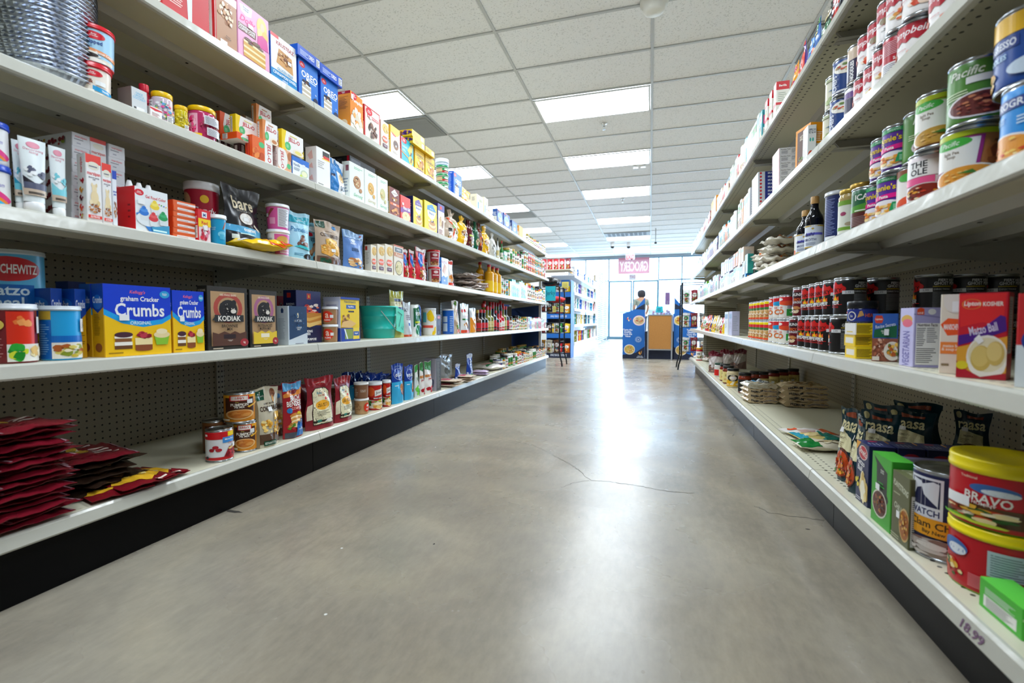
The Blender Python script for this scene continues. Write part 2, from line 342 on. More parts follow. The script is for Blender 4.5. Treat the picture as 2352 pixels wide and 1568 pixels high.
for sd, xa, xb, up, lb in (('L', -2.6, -1.585, -1.565, 'end cap frame with a white post closing the baking run'), ('R', .735, 1.75, .715, 'end cap frame with a tan pegboard closing the soup run')):
    e = empty('end_cap', (up, 6.8, 0)); m = MB(); pw = mat('#d7dbe2', .35) if sd == 'L' else slot
    m.box(-.018, -.02, 0, .018, .02, 1.6, pw); m.build('upright', e)
    m = MB(); m.box(xa-up, -.012, .2 if sd == 'L' else .03, xb-up, .0, 1.2 if sd == 'L' else 1.58, mat('#173a78', .6) if sd == 'L' else peg); m.build('back_panel', e); tag(e, lb, 'shelving')
# ------------------------------------------------------------------ printed art on packs
TXT = {}
def text_tris(s, bold=0., shear=0.):
    bold = min(bold, .022)
    k = (s, bold, shear)
    if k in TXT: return TXT[k]
    c = bpy.data.curves.new('t', 'FONT'); c.body = s; c.size = 1; c.resolution_u = 2; c.align_x = 'CENTER'; c.align_y = 'CENTER'; c.offset = bold; c.shear = shear; c.space_line = .85
    o = bpy.data.objects.new('t', c); me = bpy.data.meshes.new_from_object(o)
    me.calc_loop_triangles(); v = [(p.co.x, p.co.y) for p in me.vertices]
    tr = [[v[i] for i in t.vertices] for t in me.loop_triangles]
    xs = [p[0] for p in v] or [0]; ys = [p[1] for p in v] or [0]
    cx, cy, w, h = (min(xs)+max(xs))/2, (min(ys)+max(ys))/2, max(xs)-min(xs), max(ys)-min(ys)
    tr = [[(x-cx, y-cy) for x, y in t] for t in tr]
    bpy.data.objects.remove(o); bpy.data.meshes.remove(me); bpy.data.curves.remove(c)
    TXT[k] = (tr, w or 1, h or 1); return TXT[k]
# elements. coordinates run 0..1 across and up the face; h is a share of the face height
def r(u0, v0, u1, v1, c): return ('p', [(u0, v0), (u1, v0), (u1, v1), (u0, v1)], c)
def p(pts, c): return ('p', pts, c)
def e(u, v, ru, rv, c): return ('p', [(u+ru*math.cos(2*PI*k/20), v+rv*math.sin(2*PI*k/20)) for k in range(20)], c)
def t(u, v, h, s, c, w=.9, rot=0, b=.02, it=0): return ('t', u, v, h, s, c, w, rot, b, it)
def ring(u, v, ru, rv, c, k=.8):
    return ('m', [[(u+a*ru*math.cos(2*PI*i/20), v+a*rv*math.sin(2*PI*i/20)) for a, i in ((1, j), (1, j+1), (k, j+1), (k, j))] for j in range(20)], c)
def ln(u0, v0, u1, v1, n, c, fill=.45):
    q = random.Random(n*7+int(u0*99)); dv = (v1-v0)/n
    return ('m', [[(u0, v0+dv*i), (a, v0+dv*i), (a, v0+dv*(i+fill)), (u0, v0+dv*(i+fill))] for i in range(n) for a in [u0+(u1-u0)*q.uniform(.6, 1)]], c)
def blobs(u, v, ru, rv, cols, n=14, sd=1, s=.22):        # heap of food: overlapping lumps inside an ellipse
    q = random.Random(sd*31+n); out = []
    for i in range(n):
        a, d = q.uniform(0, 2*PI), math.sqrt(q.random())*.8; k = q.uniform(.6, 1.3)*s
        x, y = u+ru*d*math.cos(a), v+rv*d*math.sin(a); w = q.uniform(0, 1)
        out.append(('p', [(x+ru*k*(1+.15*math.sin(3*j+w*6))*math.cos(2*PI*j/9), y+rv*k*(1+.15*math.cos(2*j+w*5))*math.sin(2*PI*j/9)) for j in range(9)], cols[i % len(cols)]))
    return out
def bowl(u, v, ru, rv, rim, soup, cols, n=22, sd=2): return [e(u, v, ru, rv, rim), e(u, v, ru*.9, rv*.88, soup)]+blobs(u, v, ru*.88, rv*.86, cols, n, sd, .1)
def sticker(u, v, w=.12, h=.06): return r(u, v, u+w, v+h, '#f1f3f5')
def oval(u, v, ru, rv, c, s, tc='#fff', h=None, it=0): return [e(u, v, ru, rv, c), t(u, v, h or rv*1.0, s, tc, ru*1.6, 0, .02, it)]
def stack_cake(u, v, w, h, top='#6b3a22', c1='#f4e3b0', c2='#d9a441'):
    o = []
    for i in range(3): o += [p([(u-w/2, v+h*i/3), (u+w/2, v+h*i/3-.02), (u+w/2, v+h*(i+.6)/3-.02), (u-w/2, v+h*(i+.6)/3)], c2), p([(u-w/2, v+h*(i+.6)/3), (u+w/2, v+h*(i+.6)/3-.02), (u+w/2, v+h*(i+1)/3-.02), (u-w/2, v+h*(i+1)/3)], c1)]
    return o+blobs(u, v+h, w/2, h*.22, [top, '#84502f', '#4e2916'], 10, 3, .3)

def flat(art):
    for a in art:
        if isinstance(a, list): yield from flat(a)
        else: yield a
def put(mb, art, W, H, fn, maxd=None, l0=1):
    """fn(u, v, layer) -> point; maxd: split triangles longer than this (in u) so they follow a curved face"""
    L = l0
    for a in flat(art):
        if a[0] == 't':
            _, u, v, h, s, c, w, rot, b, it = a
            tr, tw, th = text_tris(s, b, it); nl = s.count('\n')+1
            ky = h*H/ max(th, .5*nl) ; kx = min(ky, w*W/tw)
            if abs(rot) == 90: kx = min(ky, w*H/tw); ky = h*W/max(th, .5*nl) if h*W/max(th, .5*nl) < ky else ky
            cs, sn = math.cos(math.radians(rot)), math.sin(math.radians(rot))
            tris = [[(u+(x*kx*cs-y*ky*sn)/W, v+(x*kx*sn+y*ky*cs)/H) for x, y in q] for q in tr]
        else:
            P = [a[1]] if a[0] == 'p' else a[1]; c = a[2]; tris = []
            for q in P:
                if len(q) <= 4: tris += [[q[0], q[i], q[i+1]] for i in range(1, len(q)-1)]
                else: tris += [[q[i] for i in k] for k in tessellate_polygon([[Vector((x, y, 0)) for x, y in q]])]
        m = mat(c, getattr(put, 'rough', .4))
        if maxd:
            st, tris = tris, []
            while st:
                q = st.pop(); d = [max(abs(q[i][0]-q[(i+1) % 3][0]), abs(q[i][1]-q[(i+1) % 3][1])*put.vk) for i in range(3)]; k = d.index(max(d))
                if d[k] > maxd:
                    A, B, C = q[k], q[(k+1) % 3], q[(k+2) % 3]; M_ = ((A[0]+B[0])/2, (A[1]+B[1])/2); st += [[A, M_, C], [M_, B, C]]
                else: tris.append(q)
        for q in tris:
            q = [(min(1.0, max(0.0, x)), min(1.0, max(0.0, y))) for x, y in q] if put.clip else q
            if abs((q[1][0]-q[0][0])*(q[2][1]-q[0][1])-(q[2][0]-q[0][0])*(q[1][1]-q[0][1])) < 1e-9: continue
            mb.face([fn(x, y, L) for x, y in q], m, False)
        L += 1
put.vk = 0; put.clip = True
E0 = .00011
# ------------------------------------------------------------------ packs; local frame: front at y = 0 looking to -y, x across, z up
def P_box(D, w, h, d):
    mb = MB(); c = .0015; bgc = D['bg']; sd = D.get('sd', bgc); tp_ = D.get('tp', bgc)
    A = [(-w/2, 0), (w/2, 0), (w/2, d), (-w/2, d)]
    for (a, b), m in zip(((0, 1), (1, 2), (2, 3), (3, 0)), (bgc, sd, bgc, sd)):
        P0, P1 = A[a], A[b]; m = mat(m, .38); dx, dy = P1[0]-P0[0], P1[1]-P0[1]; L = math.hypot(dx, dy); ux, uy = dx/L*c, dy/L*c
        q0, q1 = (P0[0]+ux, P0[1]+uy), (P1[0]-ux, P1[1]-uy)
        mb.face([(*q0, 0), (*q1, 0), (*q1, h), (*q0, h)], m)
        P2 = A[(b+1) % 4]; ex, ey = P2[0]-P1[0], P2[1]-P1[1]; l2 = math.hypot(ex, ey); n1 = (P1[0]+ex/l2*c, P1[1]+ey/l2*c)
        mb.face([(*q1, 0), (*n1, 0), (*n1, h), (*q1, h)], m)
    O = []
    for k in range(4):
        P0 = A[k]; P1 = A[(k+1) % 4]; Pm = A[k-1]
        for Q in (Pm, P1):
            dx, dy = Q[0]-P0[0], Q[1]-P0[1]; L = math.hypot(dx, dy); O.append((P0[0]+dx/L*c, P0[1]+dy/L*c))
    mb.face([(x, y, h) for x, y in O], mat(tp_, .38)); mb.face([(x, y, 0) for x, y in O][::-1], mat(bgc, .38))
    put.vk = 0; put.rough = .35
    put(mb, D.get('F', []), w, h, lambda u, v, L: ((u-.5)*w, -E0*L, v*h))
    s = D.get('S'); s = side_default(D) if s is None else s
    put(mb, s, d, h, lambda u, v, L: (-w/2-E0*L, (1-u)*d, v*h)); put(mb, s, d, h, lambda u, v, L: (w/2+E0*L, u*d, v*h))
    put(mb, D.get('T', []), w, d, lambda u, v, L: ((u-.5)*w, v*d, h+E0*L))
    return mb, []
def side_default(D):
    lc = D.get('lc', '#ffffff')
    return [r(.12, .12, .88, .5, '#eeeeea'), ln(.18, .14, .82, .48, 9, '#555', .35), ln(.15, .56, .85, .8, 6, lc, .3)]
def bands(D, h, body):
    B = D.get('B')
    if not B: return lambda z: body
    return lambda z: next((mat(c, .35) for zz, c in B if z <= zz*h+1e-6), body)
def cyl_art(mb, D, rr, z0, z1, arc=2.9, key='F', d0=None):
    put.vk = 0; put.rough = .33; H = z1-z0; W = arc*rr
    put(mb, D.get(key, []), W, H, lambda u, v, L: ((rr+.0004+E0*L)*math.sin((u-.5)*arc), rr-(rr+.0004+E0*L)*math.cos((u-.5)*arc), z0+v*H), .05)
def P_can(D, w, h, d):
    rr = w/2; mb = MB(); body = mat(D['bg'], .33); metal = mat('#b9bec4', .22, 1.); t_ = .0022
    prof = [(rr-t_, .004), (rr-t_*.4, .006)]+[(rr-.0004, .008+(h-.016)*i/8) for i in range(9)]+[(rr-t_, h-.005)]
    bf = bands(D, h, body)
    mb.lathe(prof, lambda k: metal if k < 1 or k > 9 else bf(prof[k+1][1]), 40, 0, rr)
    cyl_art(mb, D, rr-.0004, .008, h-.008)
    if D.get('G'):
        put.vk = 0; put.rough = .33; put(mb, D['G'], 1.8*rr, h-.016, lambda u, v, L: ((rr+E0*L)*math.sin((u-.5)*1.8+1.9), rr-(rr+E0*L)*math.cos((u-.5)*1.8+1.9), .008+v*(h-.016)), .05)
    lid = MB(); lid.lathe([(rr-t_, h-.0055), (rr, h-.004), (rr, h-.0005), (rr-.001, h), (rr-.003, h-.0005), (rr-.0035, h-.004), (rr*.7, h-.0035), (rr*.68, h-.0028), (rr*.4, h-.0028), (0, h-.0028)], metal, 40, 0, rr, cap=False)
    bt = MB(); bt.lathe([(rr-.003, 0), (rr, .0005), (rr, .004), (rr-t_, .0055)], metal, 40, 0, rr)
    return mb, [('lid', lid), ('base', bt)]
def P_canister(D, w, h, d):       # paper canister or tub with a plastic lid; taper D['tap'] = bottom/top
    rr = w/2; tap = D.get('tap', 1.); lh = D.get('lh', .07)*h; lid_c = D.get('lid', '#e8ecef'); mb = MB(); body = mat(D['bg'], D.get('ro', .33))
    R = lambda z: rr*.975*(tap+(1-tap)*z/h)
    zs = [0]+[.003+(h-lh-.003)*i/10 for i in range(11)]; prof = [(R(z)-(.002 if i == 0 else 0), z) for i, z in enumerate(zs)]; bf = bands(D, h, body)
    mb.lathe(prof, lambda k: bf(zs[k+1]), 40, 0, rr)
    arc = 2.9; put.vk = 0; put.rough = .33; z0, H = .004, h-lh-.006
    for key, off in (('F', 0), ('G', D.get('go', 2.2)), ('K', -D.get('go', 2.2))):
        put(mb, D.get(key, []), arc*rr, H, lambda u, v, L: ((R(z0+v*H)+.0004+E0*L)*math.sin((u-.5)*arc+off), rr-(R(z0+v*H)+.0004+E0*L)*math.cos((u-.5)*arc+off), z0+v*H), .05)
    lid = MB(); z = h-lh; lr = R(z); lm = mat(lid_c, .3)
    lid.lathe([(lr+.0002, z-.001), (lr+.0025, z+.0005), (lr+.003, z+lh*.35), (lr+.0015, z+lh*.4), (lr+.0022, z+lh*.85), (lr+.001, h), (lr-.003, h), (lr-.005, h-.0015), (0, h-.0015)], lm, 40, 0, rr)
    return mb, [('lid', lid)]
def P_jar(D, w, h, d):            # glass or clear jar: body seen as its contents, lid, label sleeve
    rr = w/2; mb = MB(); lc = D.get('lid', '#222'); lr = D.get('lr', .82)*rr; lh = D.get('lh', .13)*h; nk = D.get('nk', .1)*h; body = mat(D['bg'], .12)
    zb = h-lh-nk; prof = [(rr*.9, 0), (rr, .006), (rr, zb*.5), (rr, zb-.004)]+[(rr+(lr*.96-rr)*(1-math.cos(PI*k/5))/2, zb+nk*k/5) for k in range(1, 6)]+[(lr*.95, h-lh*.6)]
    mb.lathe(prof, body, 32, 0, rr)
    if D.get('fill'):
        for i, c in enumerate(D['fill']): pass
    lb = MB(); z0, z1 = .1*zb, zb*.92
    if D.get('lab'):
        lb.lathe([(rr+.0004, z0), (rr+.0004, z1)], mat(D['lab'], .4), 36, 0, rr, cap=False)
    cyl_art(lb if D.get('lab') else mb, D, rr+.0005, z0, z1)
    ld = MB(); ld.lathe([(lr, h-lh), (lr*1.03, h-lh+.001), (lr*1.03, h-.0015), (lr*.99, h), (0, h)], mat(lc, .3, D.get('lm', 0)), 32, 0, rr)
    return mb, ([('label', lb)] if D.get('lab') else [])+[('lid', ld)]
def P_bottle(D, w, h, d):
    rr = w/2; sh = D.get('sh', .55)*h; nr = D.get('nr', .3)*rr; ch = D.get('ch', .1)*h; body = mat(D['bg'], .07, alpha=D.get('al'))
    sp_ = D.get('sp', .22)*h; mb = MB()
    prof = [(rr*.88, 0), (rr, .008), (rr, sh*.5), (rr, sh)]+[(rr+(nr-rr)*(1-math.cos(PI*k/6))/2, sh+sp_*k/6) for k in range(1, 7)]+[(nr, h-ch*.7)]
    if D.get('ribs'): prof = [(rr*.9, 0)]+[(rr*(.97+.03*math.cos(k*PI)), .008+(sh-.008)*k/14) for k in range(15)]+prof[4:]
    mb.lathe(prof, body, 32, 0, rr)
    parts = []
    if D.get('lab'):
        lb = MB(); z0, z1 = D.get('lz', (.12, .8)); z0 *= sh; z1 *= sh; lb.lathe([(rr+.0006, z0), (rr+.0006, z1)], mat(D['lab'], .4), 36, 0, rr, cap=False); cyl_art(lb, D, rr+.0007, z0, z1); parts.append(('label', lb))
    cp = MB(); cr = nr*D.get('cr', 1.15); cp.lathe([(cr, h-ch), (cr, h-.002), (cr*.93, h), (0, h)], mat(D.get('cap', '#222'), .35), 24, 0, rr); parts.append(('cap', cp))
    return mb, parts
def pouch_fn(D, w, h, d, sd, lying=False):
    q = random.Random(sd); ph = [q.uniform(0, 6.28) for _ in range(8)]; A = D.get('wr', .0026); kind = D.get('shape', 'stand')
    def prof(v):
        if kind == 'stand': return (max(0., 1-(max(0, v-.12)/.8)**1.7) if v > .12 else .93+.07*v/.12) if v < .92 else 0.
        if kind == 'twist': return math.sin(PI*min(1, (v*.93+.12)/.92))**.6 if v < .8 else .18+.5*max(0, (v-.86))*2
        if kind == 'brick': return 1-.35*max(0, (v-.8)/.2)**2
        return max(0., 1-abs(2*v-1)**3.2)**.6            # pillow
    def wid(v):
        if kind == 'twist': return (.86+.14*math.sin(PI*min(1, v/.75))) if v < .7 else (max(.2, 1-(v-.7)/.14*.8) if v < .84 else .22+(v-.84)*1.7)
        if kind == 'stand': return .94-.05*math.sin(PI*v)+.06*max(0, v-.7)/.3
        if kind == 'pinch': return .97-.16*math.sin(PI*min(1, max(0, (v-.35)/.6)))
        return 1-.04*math.sin(PI*v)
    if kind == 'pinch':
        prof = lambda v: (.95 if v < .15 else max(0, 1-((v-.15)/.68)**1.5)) if v < .83 else 0
    def f(u, v, side=-1, off=0.):
        x = (u-.5)*w*wid(v); b = prof(v)*(1-abs(2*u-1)**2.6)
        if kind == 'brick': b = prof(v)*min(1, (1-abs(2*u-1))*9)**.4
        n_ = A*(math.sin(9*u+5*v+ph[0])*math.sin(11*v+ph[1])+.6*math.sin(23*u+7*v+ph[2])*math.sin(17*v-5*u+ph[3]))
        if v > .86 and kind != 'twist': n_ += A*.8*math.sin(31*u+ph[4])
        edge = min(1, 7*min(u, 1-u)); y = d/2+side*(b*d/2+.0006)+n_*edge*(1 if side < 0 else .6)+side*off
        top = D.get('lean', 0)*v*v*h
        z = v*h+(A*1.5*math.sin(7*u+ph[5]) if v > .9 else 0)*min(1, (1-v)*0+1)
        return (x, y+top, max(0, z))
    return f
def P_pouch(D, w, h, d, sd=1):
    f = pouch_fn(D, w, h, d, sd); mb = MB(); nu, nv = 14, 22; ro = D.get('ro', .28); bgm = mat(D['bg'], ro); B = D.get('B')
    bf = (lambda k: next((mat(c, ro) for zz, c in B if (k+.5)/nv <= zz), bgm)) if B else (lambda k: bgm)
    mb.grid([[f(i/nu, j/nv, -1) for i in range(nu+1)] for j in range(nv+1)], bf)
    mb.grid([[f(i/nu, j/nv, 1) for i in range(nu+1)] for j in range(nv+1)], bf, flip=True)
    for k in (0, nu):        # close the sides, bottom and top
        mb.grid([[f(k/nu, j/nv, -1), f(k/nu, j/nv, 1)] for j in range(nv+1)], bf, flip=(k == 0) is False)
    mb.grid([[f(i/nu, 0, -1) for i in range(nu+1)], [f(i/nu, 0, 1) for i in range(nu+1)]], bgm, flip=True)
    mb.grid([[f(i/nu, 1, -1) for i in range(nu+1)], [f(i/nu, 1, 1) for i in range(nu+1)]], bgm)
    put.vk = 1.; put.rough = ro
    put(mb, D.get('F', []), w, h, lambda u, v, L: f(.02+.96*u, .01+.98*v, -1, .0011+E0*L), .06); put.vk = 0
    if D.get('E'):      # print along the bottom edge
        def fe(u, v, L): a, b = Vector(f(u, 0, 1)), Vector(f(u, 0, -1)); c = a.lerp(b, v); c.z -= .0008+E0*L; return c
        put.vk = .3; put(mb, D['E'], w, d*1.05, fe, .06); put.vk = 0
    if D.get('Bk'): put.vk = 1.; put(mb, D['Bk'], w, h, lambda u, v, L: f(.98-.96*u, .01+.98*v, 1, .0011+E0*L), .06); put.vk = 0
    return mb, []
def P_tube(D, w, h, d):           # squeeze tube standing on its cap, flat crimp on top
    mb = MB(); ch = .14*h; d = min(d, w*.55); rows = []
    def f(a, v, off=0):
        th = d/2*(1-v**1.5)+.0012; wd = w/2*(.72+.28*v)
        return ((wd+off)*math.cos(a), d/2+(th+off)*math.sin(a), ch+v*(h-ch))
    mb.grid([[f(2*PI*k/28, j/10) for k in range(28)] for j in range(11)], mat(D['bg'], .3), True, True)
    mb.face([f(2*PI*k/28, 1) for k in range(28)], mat(D['bg'], .3)); put.rough = .3
    put(mb, D.get('F', []), w, h-ch, lambda u, v, L: f(-PI/2+(u-.5)*2.6, v, .0005+E0*L), .06)
    c = MB(); c.lathe([(w*.3, 0), (w*.34, .002), (w*.34, ch-.002), (w*.3, ch)], mat('#eef0f2', .3), 26, 0, d/2)
    return mb, [('cap', c)]
BUILD = dict(box=P_box, can=P_can, canister=P_canister, tub=P_canister, jar=P_jar, bottle=P_bottle, pouch=P_pouch, tube=P_tube)
DEF = {}                                  # designs
def project_u(X, z, u):                   # y of the point (X, y, z) that the photo shows in column u
    a = (u-CX)/FPX; q = CR-CF*a; k = X*q.x+(z-CAM.z)*q.z
    return -k/q.y
def z_at(X, y, v):                        # height of the point above (X, y) that the photo shows in row v
    b_ = (CY-v)/FPX; q = CU-CF*b_
    return CAM.z-(X*q.x+y*q.y)/q.z
CATS = {}
MESHES = {}
def product(kind, dn, w, h, d, name, sd=1):
    D = DEF[dn]; key = (kind, dn, round(w, 3), round(h, 3), round(d, 3), sd if kind == 'pouch' else 0)
    if key not in MESHES:
        mb, parts = BUILD[kind](D, w, h, d, sd) if kind == 'pouch' else BUILD[kind](D, w, h, d)
        MESHES[key] = (mb.mesh(name), [(n_, q.mesh(n_)) for n_, q in parts])
    me, parts = MESHES[key]; o = link(name, me)
    for n_, q in parts: link(n_, q, o)
    return o
# ------------------------------------------------------------------ pack designs
FOOD = ['#c9742e', '#e3a04a', '#8c3b1f', '#f0cf7a', '#b5391f', '#6e8a2e']; CAKE = ['#5b2f1c', '#8a5a33', '#d9b374', '#f3e6c6']
def A(name, bg, *F, **k):
    DEF[name] = dict(bg=bg, F=list(F)); DEF[name].update(k)
def auto(name, bg, c2='#fff', c3='#c33', txt='', food=None, sd=1, **k):
    q = random.Random(sum(map(ord, name))); F = [r(0, .72, 1, .95, c2)] if q.random() < .6 else [e(.5, .74, .38, .14, c2)]
    if txt: F.append(t(.5, .8, .12, txt, c3, .8))
    F += [ln(.2, .56, .8, .66, 2, c3)] + (blobs(.5, .28, .36, .2, food, 12, sd) if food else [e(.5, .3, .3, .17, c2), e(.5, .3, .2, .11, c3)])
    DEF[name] = dict(bg=bg, F=F, **k)
BC = lambda u, v, s=.16: [e(u, v, s, s*.55, '#d8102a'), t(u, v, s*.42, 'Betty\nCrocker', '#fff', s*1.5, 0, .01, .2)]
A('redcake', '#c8161d', p([(.25, .45), (.8, .6), (.85, .98), (.3, .95)], '#f3d978'), p([(.25, .6), (.82, .75), (.83, .8), (.25, .66)], '#5b2f1c'), ln(.12, .2, .5, .34, 4, '#f7d0c8'), p([(.52, .05), (.6, .05), (.62, .5), (.5, .5)], '#dfe5ee'), sd='#c8161d')
A('piecake', '#b98762', r(0, .86, 1, 1, '#f6eee6'), blobs(.5, .62, .42, .26, ['#f2e2cc', '#c9925f', '#e7cfae', '#a8693c'], 30, 4, .14), t(.55, .22, .06, 'Pecan\nStreusel', '#4a2a1a', .6), sticker(.2, .05, .3, .08), r(0, 0, .04, 1, '#c8161d'), sd='#f4efe9', S=[r(.78, 0, 1, 1, '#c8161d'), ln(.15, .1, .6, .9, 26, '#b05a5a', .3)])
A('pinkcake', '#eba6cb', p([(.06, .95), (.45, .98), (.42, .83), (.25, .8), (.1, .84)], '#f4f6fb'), t(.26, .91, .07, 'Duncan\nHines', '#28386e', .33, 0, .02, .2), t(.3, .71, .14, 'Dolly', '#e0218a', .52, 0, .03, .35), e(.76, .79, .17, .17, '#f3cf66'), e(.7, .66, .1, .1, '#f6dd8c'), e(.86, .66, .1, .1, '#ecc058'), e(.77, .8, .07, .075, '#f3c9a8'), p([(.6, .42), (.96, .42), (.92, .62), (.77, .66), (.62, .6)], '#d93a95'), r(0, .5, .55, .62, '#7a4a35'), t(.27, .585, .04, 'CINNAMON CRUMB', '#fff', .5), t(.26, .535, .045, 'COFFEE CAKE', '#fff', .5), stack_cake(.5, .1, .7, .28, '#7a5a44'), p([(.5, 0), (1, 0), (1, .07), (.62, .06)], '#a35a36'), sticker(.3, .62, .16, .07))
A('gfcake', '#f3f1ec', r(0, 0, 1, .26, '#0f8fd0'), r(0, .93, .3, 1, '#e8383d'), t(.55, .85, .08, 'KRUSTEAZ', '#b3273a', .85), p([(.2, .42), (.85, .36), (.8, .7), (.3, .75)], '#d59b56'), blobs(.52, .6, .3, .16, ['#a5693a', '#c58a4d', '#8a5530', '#e9c88f'], 24, 5, .16), t(.52, .3, .055, 'GLUTEN FREE', '#2c86b5', .84), t(.5, .185, .065, 'CINNAMON SWIRL', '#fff', .9), t(.5, .1, .04, 'CRUMB CAKE\n& MUFFIN MIX', '#fff', .6), sticker(.62, .52, .14, .07), sd='#1c57b8')
OREO = [BC(.18, .87, .14), t(.55, .66, .17, 'OREO', '#fff', .84, 0, .05), ln(.4, .53, .9, .58, 1, '#cfe2fb', .6), stack_cake(.38, .08, .46, .36, '#22222a', '#f4f1ea', '#c9bca6'), e(.84, .13, .12, .07, '#14214a'), sticker(.35, .52, .12, .07), t(.84, .28, .05, '9g', '#fff', .2)]
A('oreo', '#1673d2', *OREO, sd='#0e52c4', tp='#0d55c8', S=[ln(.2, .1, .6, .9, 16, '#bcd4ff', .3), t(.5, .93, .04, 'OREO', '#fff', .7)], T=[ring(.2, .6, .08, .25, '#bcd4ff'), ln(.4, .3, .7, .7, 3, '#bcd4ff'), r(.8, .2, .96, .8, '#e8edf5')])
A('oreolid', '#0b4fbf', ln(.1, .25, .5, .75, 4, '#cfe0ff', .35), t(.6, .5, .4, 'OREO', '#fff', .25), r(.82, .15, .97, .85, '#eef1f5'), ln(.83, .2, .96, .8, 7, '#333'), sd='#0d58c9', S=[ring(.4, .5, .14, .3, '#9fc2ff'), ln(.6, .2, .9, .8, 4, '#cfe0ff')])
A('pumpbox', '#f1ead9', p([(0, .3), (1, .22), (1, .98), (0, 1)], '#f08a1d'), t(.55, .8, .12, 'Pumpkin', '#fff', .8, 0, .03, .3), BC(.3, .93, .2), blobs(.5, .35, .45, .28, ['#f7f2e8', '#ece4d4', '#ded3bd', '#f2a650'], 20, 6, .3), r(.03, .8, .22, .93, '#f4f4f4'), sd='#f0962e', S=[r(0, .93, 1, 1, '#b5122b'), t(.5, .965, .04, 'CARAMEL\nAPPLE', '#fff', .8), ln(.15, .55, .85, .88, 12, '#8a4a10', .35), e(.5, .18, .28, .1, '#f4d6a8')])
A('browniebox', '#e9ddcf', r(0, 0, .05, 1, '#c8161d'), r(.95, 0, 1, 1, '#c8161d'), r(0, .96, 1, 1, '#c8161d'), BC(.3, .86, .2), r(.18, .68, .9, .76, '#c8161d'), t(.54, .72, .05, 'MILK CHOCOLATE', '#fff', .66), blobs(.5, .36, .34, .28, ['#4e2a1a', '#6b3b22', '#3a1d12', '#84502f'], 26, 7, .2), sticker(.3, .66, .13, .08), sd='#c8161d')
MAN = [p([(.12, .4), (.3, .5), (.7, .5), (.9, .4), (.7, .3), (.3, .3)], '#ee5a24'), t(.5, .4, .07, 'MANISCHEWITZ', '#fff', .66), r(.2, .12, .8, .24, '#5a2245'), t(.5, .18, .05, 'noodle kugel\nmix', '#fff', .5)]
A('manicream', '#e7ddc8', e(.6, .78, .42, .16, '#e2b95a'), blobs(.62, .78, .36, .14, ['#f0d27f', '#d7a23c', '#f7e3a6'], 14, 3), *MAN, sd='#e9e0cd', S=[r(.1, .8, .45, .95, '#c0392b'), ln(.15, .3, .7, .75, 12, '#8a7d6a', .3)])
A('yelwhite', '#f6f1e4', e(.4, .95, .6, .25, '#f6c51c'), p([(.05, .8), (.25, .7), (.5, .68), (.6, .72), (.3, .76)], '#e33'), e(.55, .42, .28, .16, '#8b5a34'), e(.55, .45, .24, .1, '#5a3320'), ln(.2, .12, .8, .2, 3, '#a99'), sticker(.5, .36, .12, .06), sd='#f5c21a', tp='#f5c21a')
A('tealbox', '#19aebc', BC(.25, .9, .2), t(.3, .66, .14, 'Suddenly', '#d8f4f4', .42), ln(.1, .48, .45, .58, 3, '#d8f4f4'), p([(.5, .6), (.8, .95), (.95, .9), (.85, .58), (.7, .45)], '#e9c84a'), p([(.55, .3), (.75, .5), (.95, .3), (.85, .08), (.7, .1)], '#e9c84a'), p([(.7, .45), (.78, .62), (.85, .58), (.78, .44)], '#5b2f1c'), p([(.72, .2), (.8, .4), (.86, .36), (.8, .16)], '#5b2f1c'), p([(0, .42), (.55, .3), (.55, .34), (0, .46)], '#f2a12c'), r(0, 0, .03, 1, '#e2363c'), sd='#e2363c')
A('cornbread', '#f7c90f', t(.5, .74, .12, 'CORNBREAD', '#3a2a14', .9), ln(.25, .6, .75, .67, 2, '#7a5a10'), blobs(.6, .38, .36, .24, ['#b87333', '#d6994e', '#8c5425', '#e9bd74'], 18, 8, .3), t(.5, .12, .16, 'goodness', '#5e2a8c', .95, 0, .04, .3), sticker(.45, .52, .14, .07), sd='#e7b80b', S=[ln(.25, .5, .8, .9, 9, '#7a5a10'), blobs(.5, .25, .4, .2, ['#9a5a2a', '#c98a45', '#5e2a8c'], 14, 9, .25)])
A('choclid', '#f2c313', ln(.15, .3, .5, .8, 3, '#5a3a10'), r(.7, .2, .92, .85, '#e9e9e4'), sd='#f2c313', S=[p([(.05, .15), (.6, .1), (.6, .8), (.05, .9)], '#8b5027'), p([(.1, .3), (.4, .25), (.4, .7), (.1, .75)], '#a9683a'), blobs(.78, .5, .2, .4, ['#5e2a8c', '#7a45a8', '#3d1a63'], 12, 2, .3)])
A('greentub', '#cfd6cc', r(0, .1, 1, .9, '#2d2f2e'), r(.1, .2, .55, .8, '#cdb48b'), r(.5, .45, 1, .9, '#1f8a4c'), r(.5, .15, 1, .42, '#c62026'), t(.75, .28, .18, 'candied', '#fff', .4), e(.75, .66, .14, .16, '#e8f2e4'), lid='#1f8a50', lh=.2, tap=.93)
A('clearlidtub', '#a9c5e4', r(0, .3, 1, .7, '#e6eef5'), lid='#cfe0f0', lh=.6)
A('nilla', '#f8c318', e(.5, .84, .36, .11, '#ffe873'), t(.5, .72, .14, 'NILLA', '#e3482b', .8), blobs(.5, .3, .4, .22, ['#f0a53a', '#ffe08a', '#d9822b', '#f6f1e0'], 16, 4, .3), shape='pinch')
A('creamcarton', '#eee9cf', p([(.1, .1), (.5, .5), (.6, .9), (.4, .95), (.1, .6)], '#dfe3b8'), r(.15, .15, .3, .55, '#2a93d6'), t(.6, .36, .12, 'Sugar\nFree', '#3a7a9c', .5), ln(.4, .62, .9, .8, 4, '#8a9a70'), sd='#efe9cc', S=[ln(.2, .6, .8, .85, 6, '#667')])
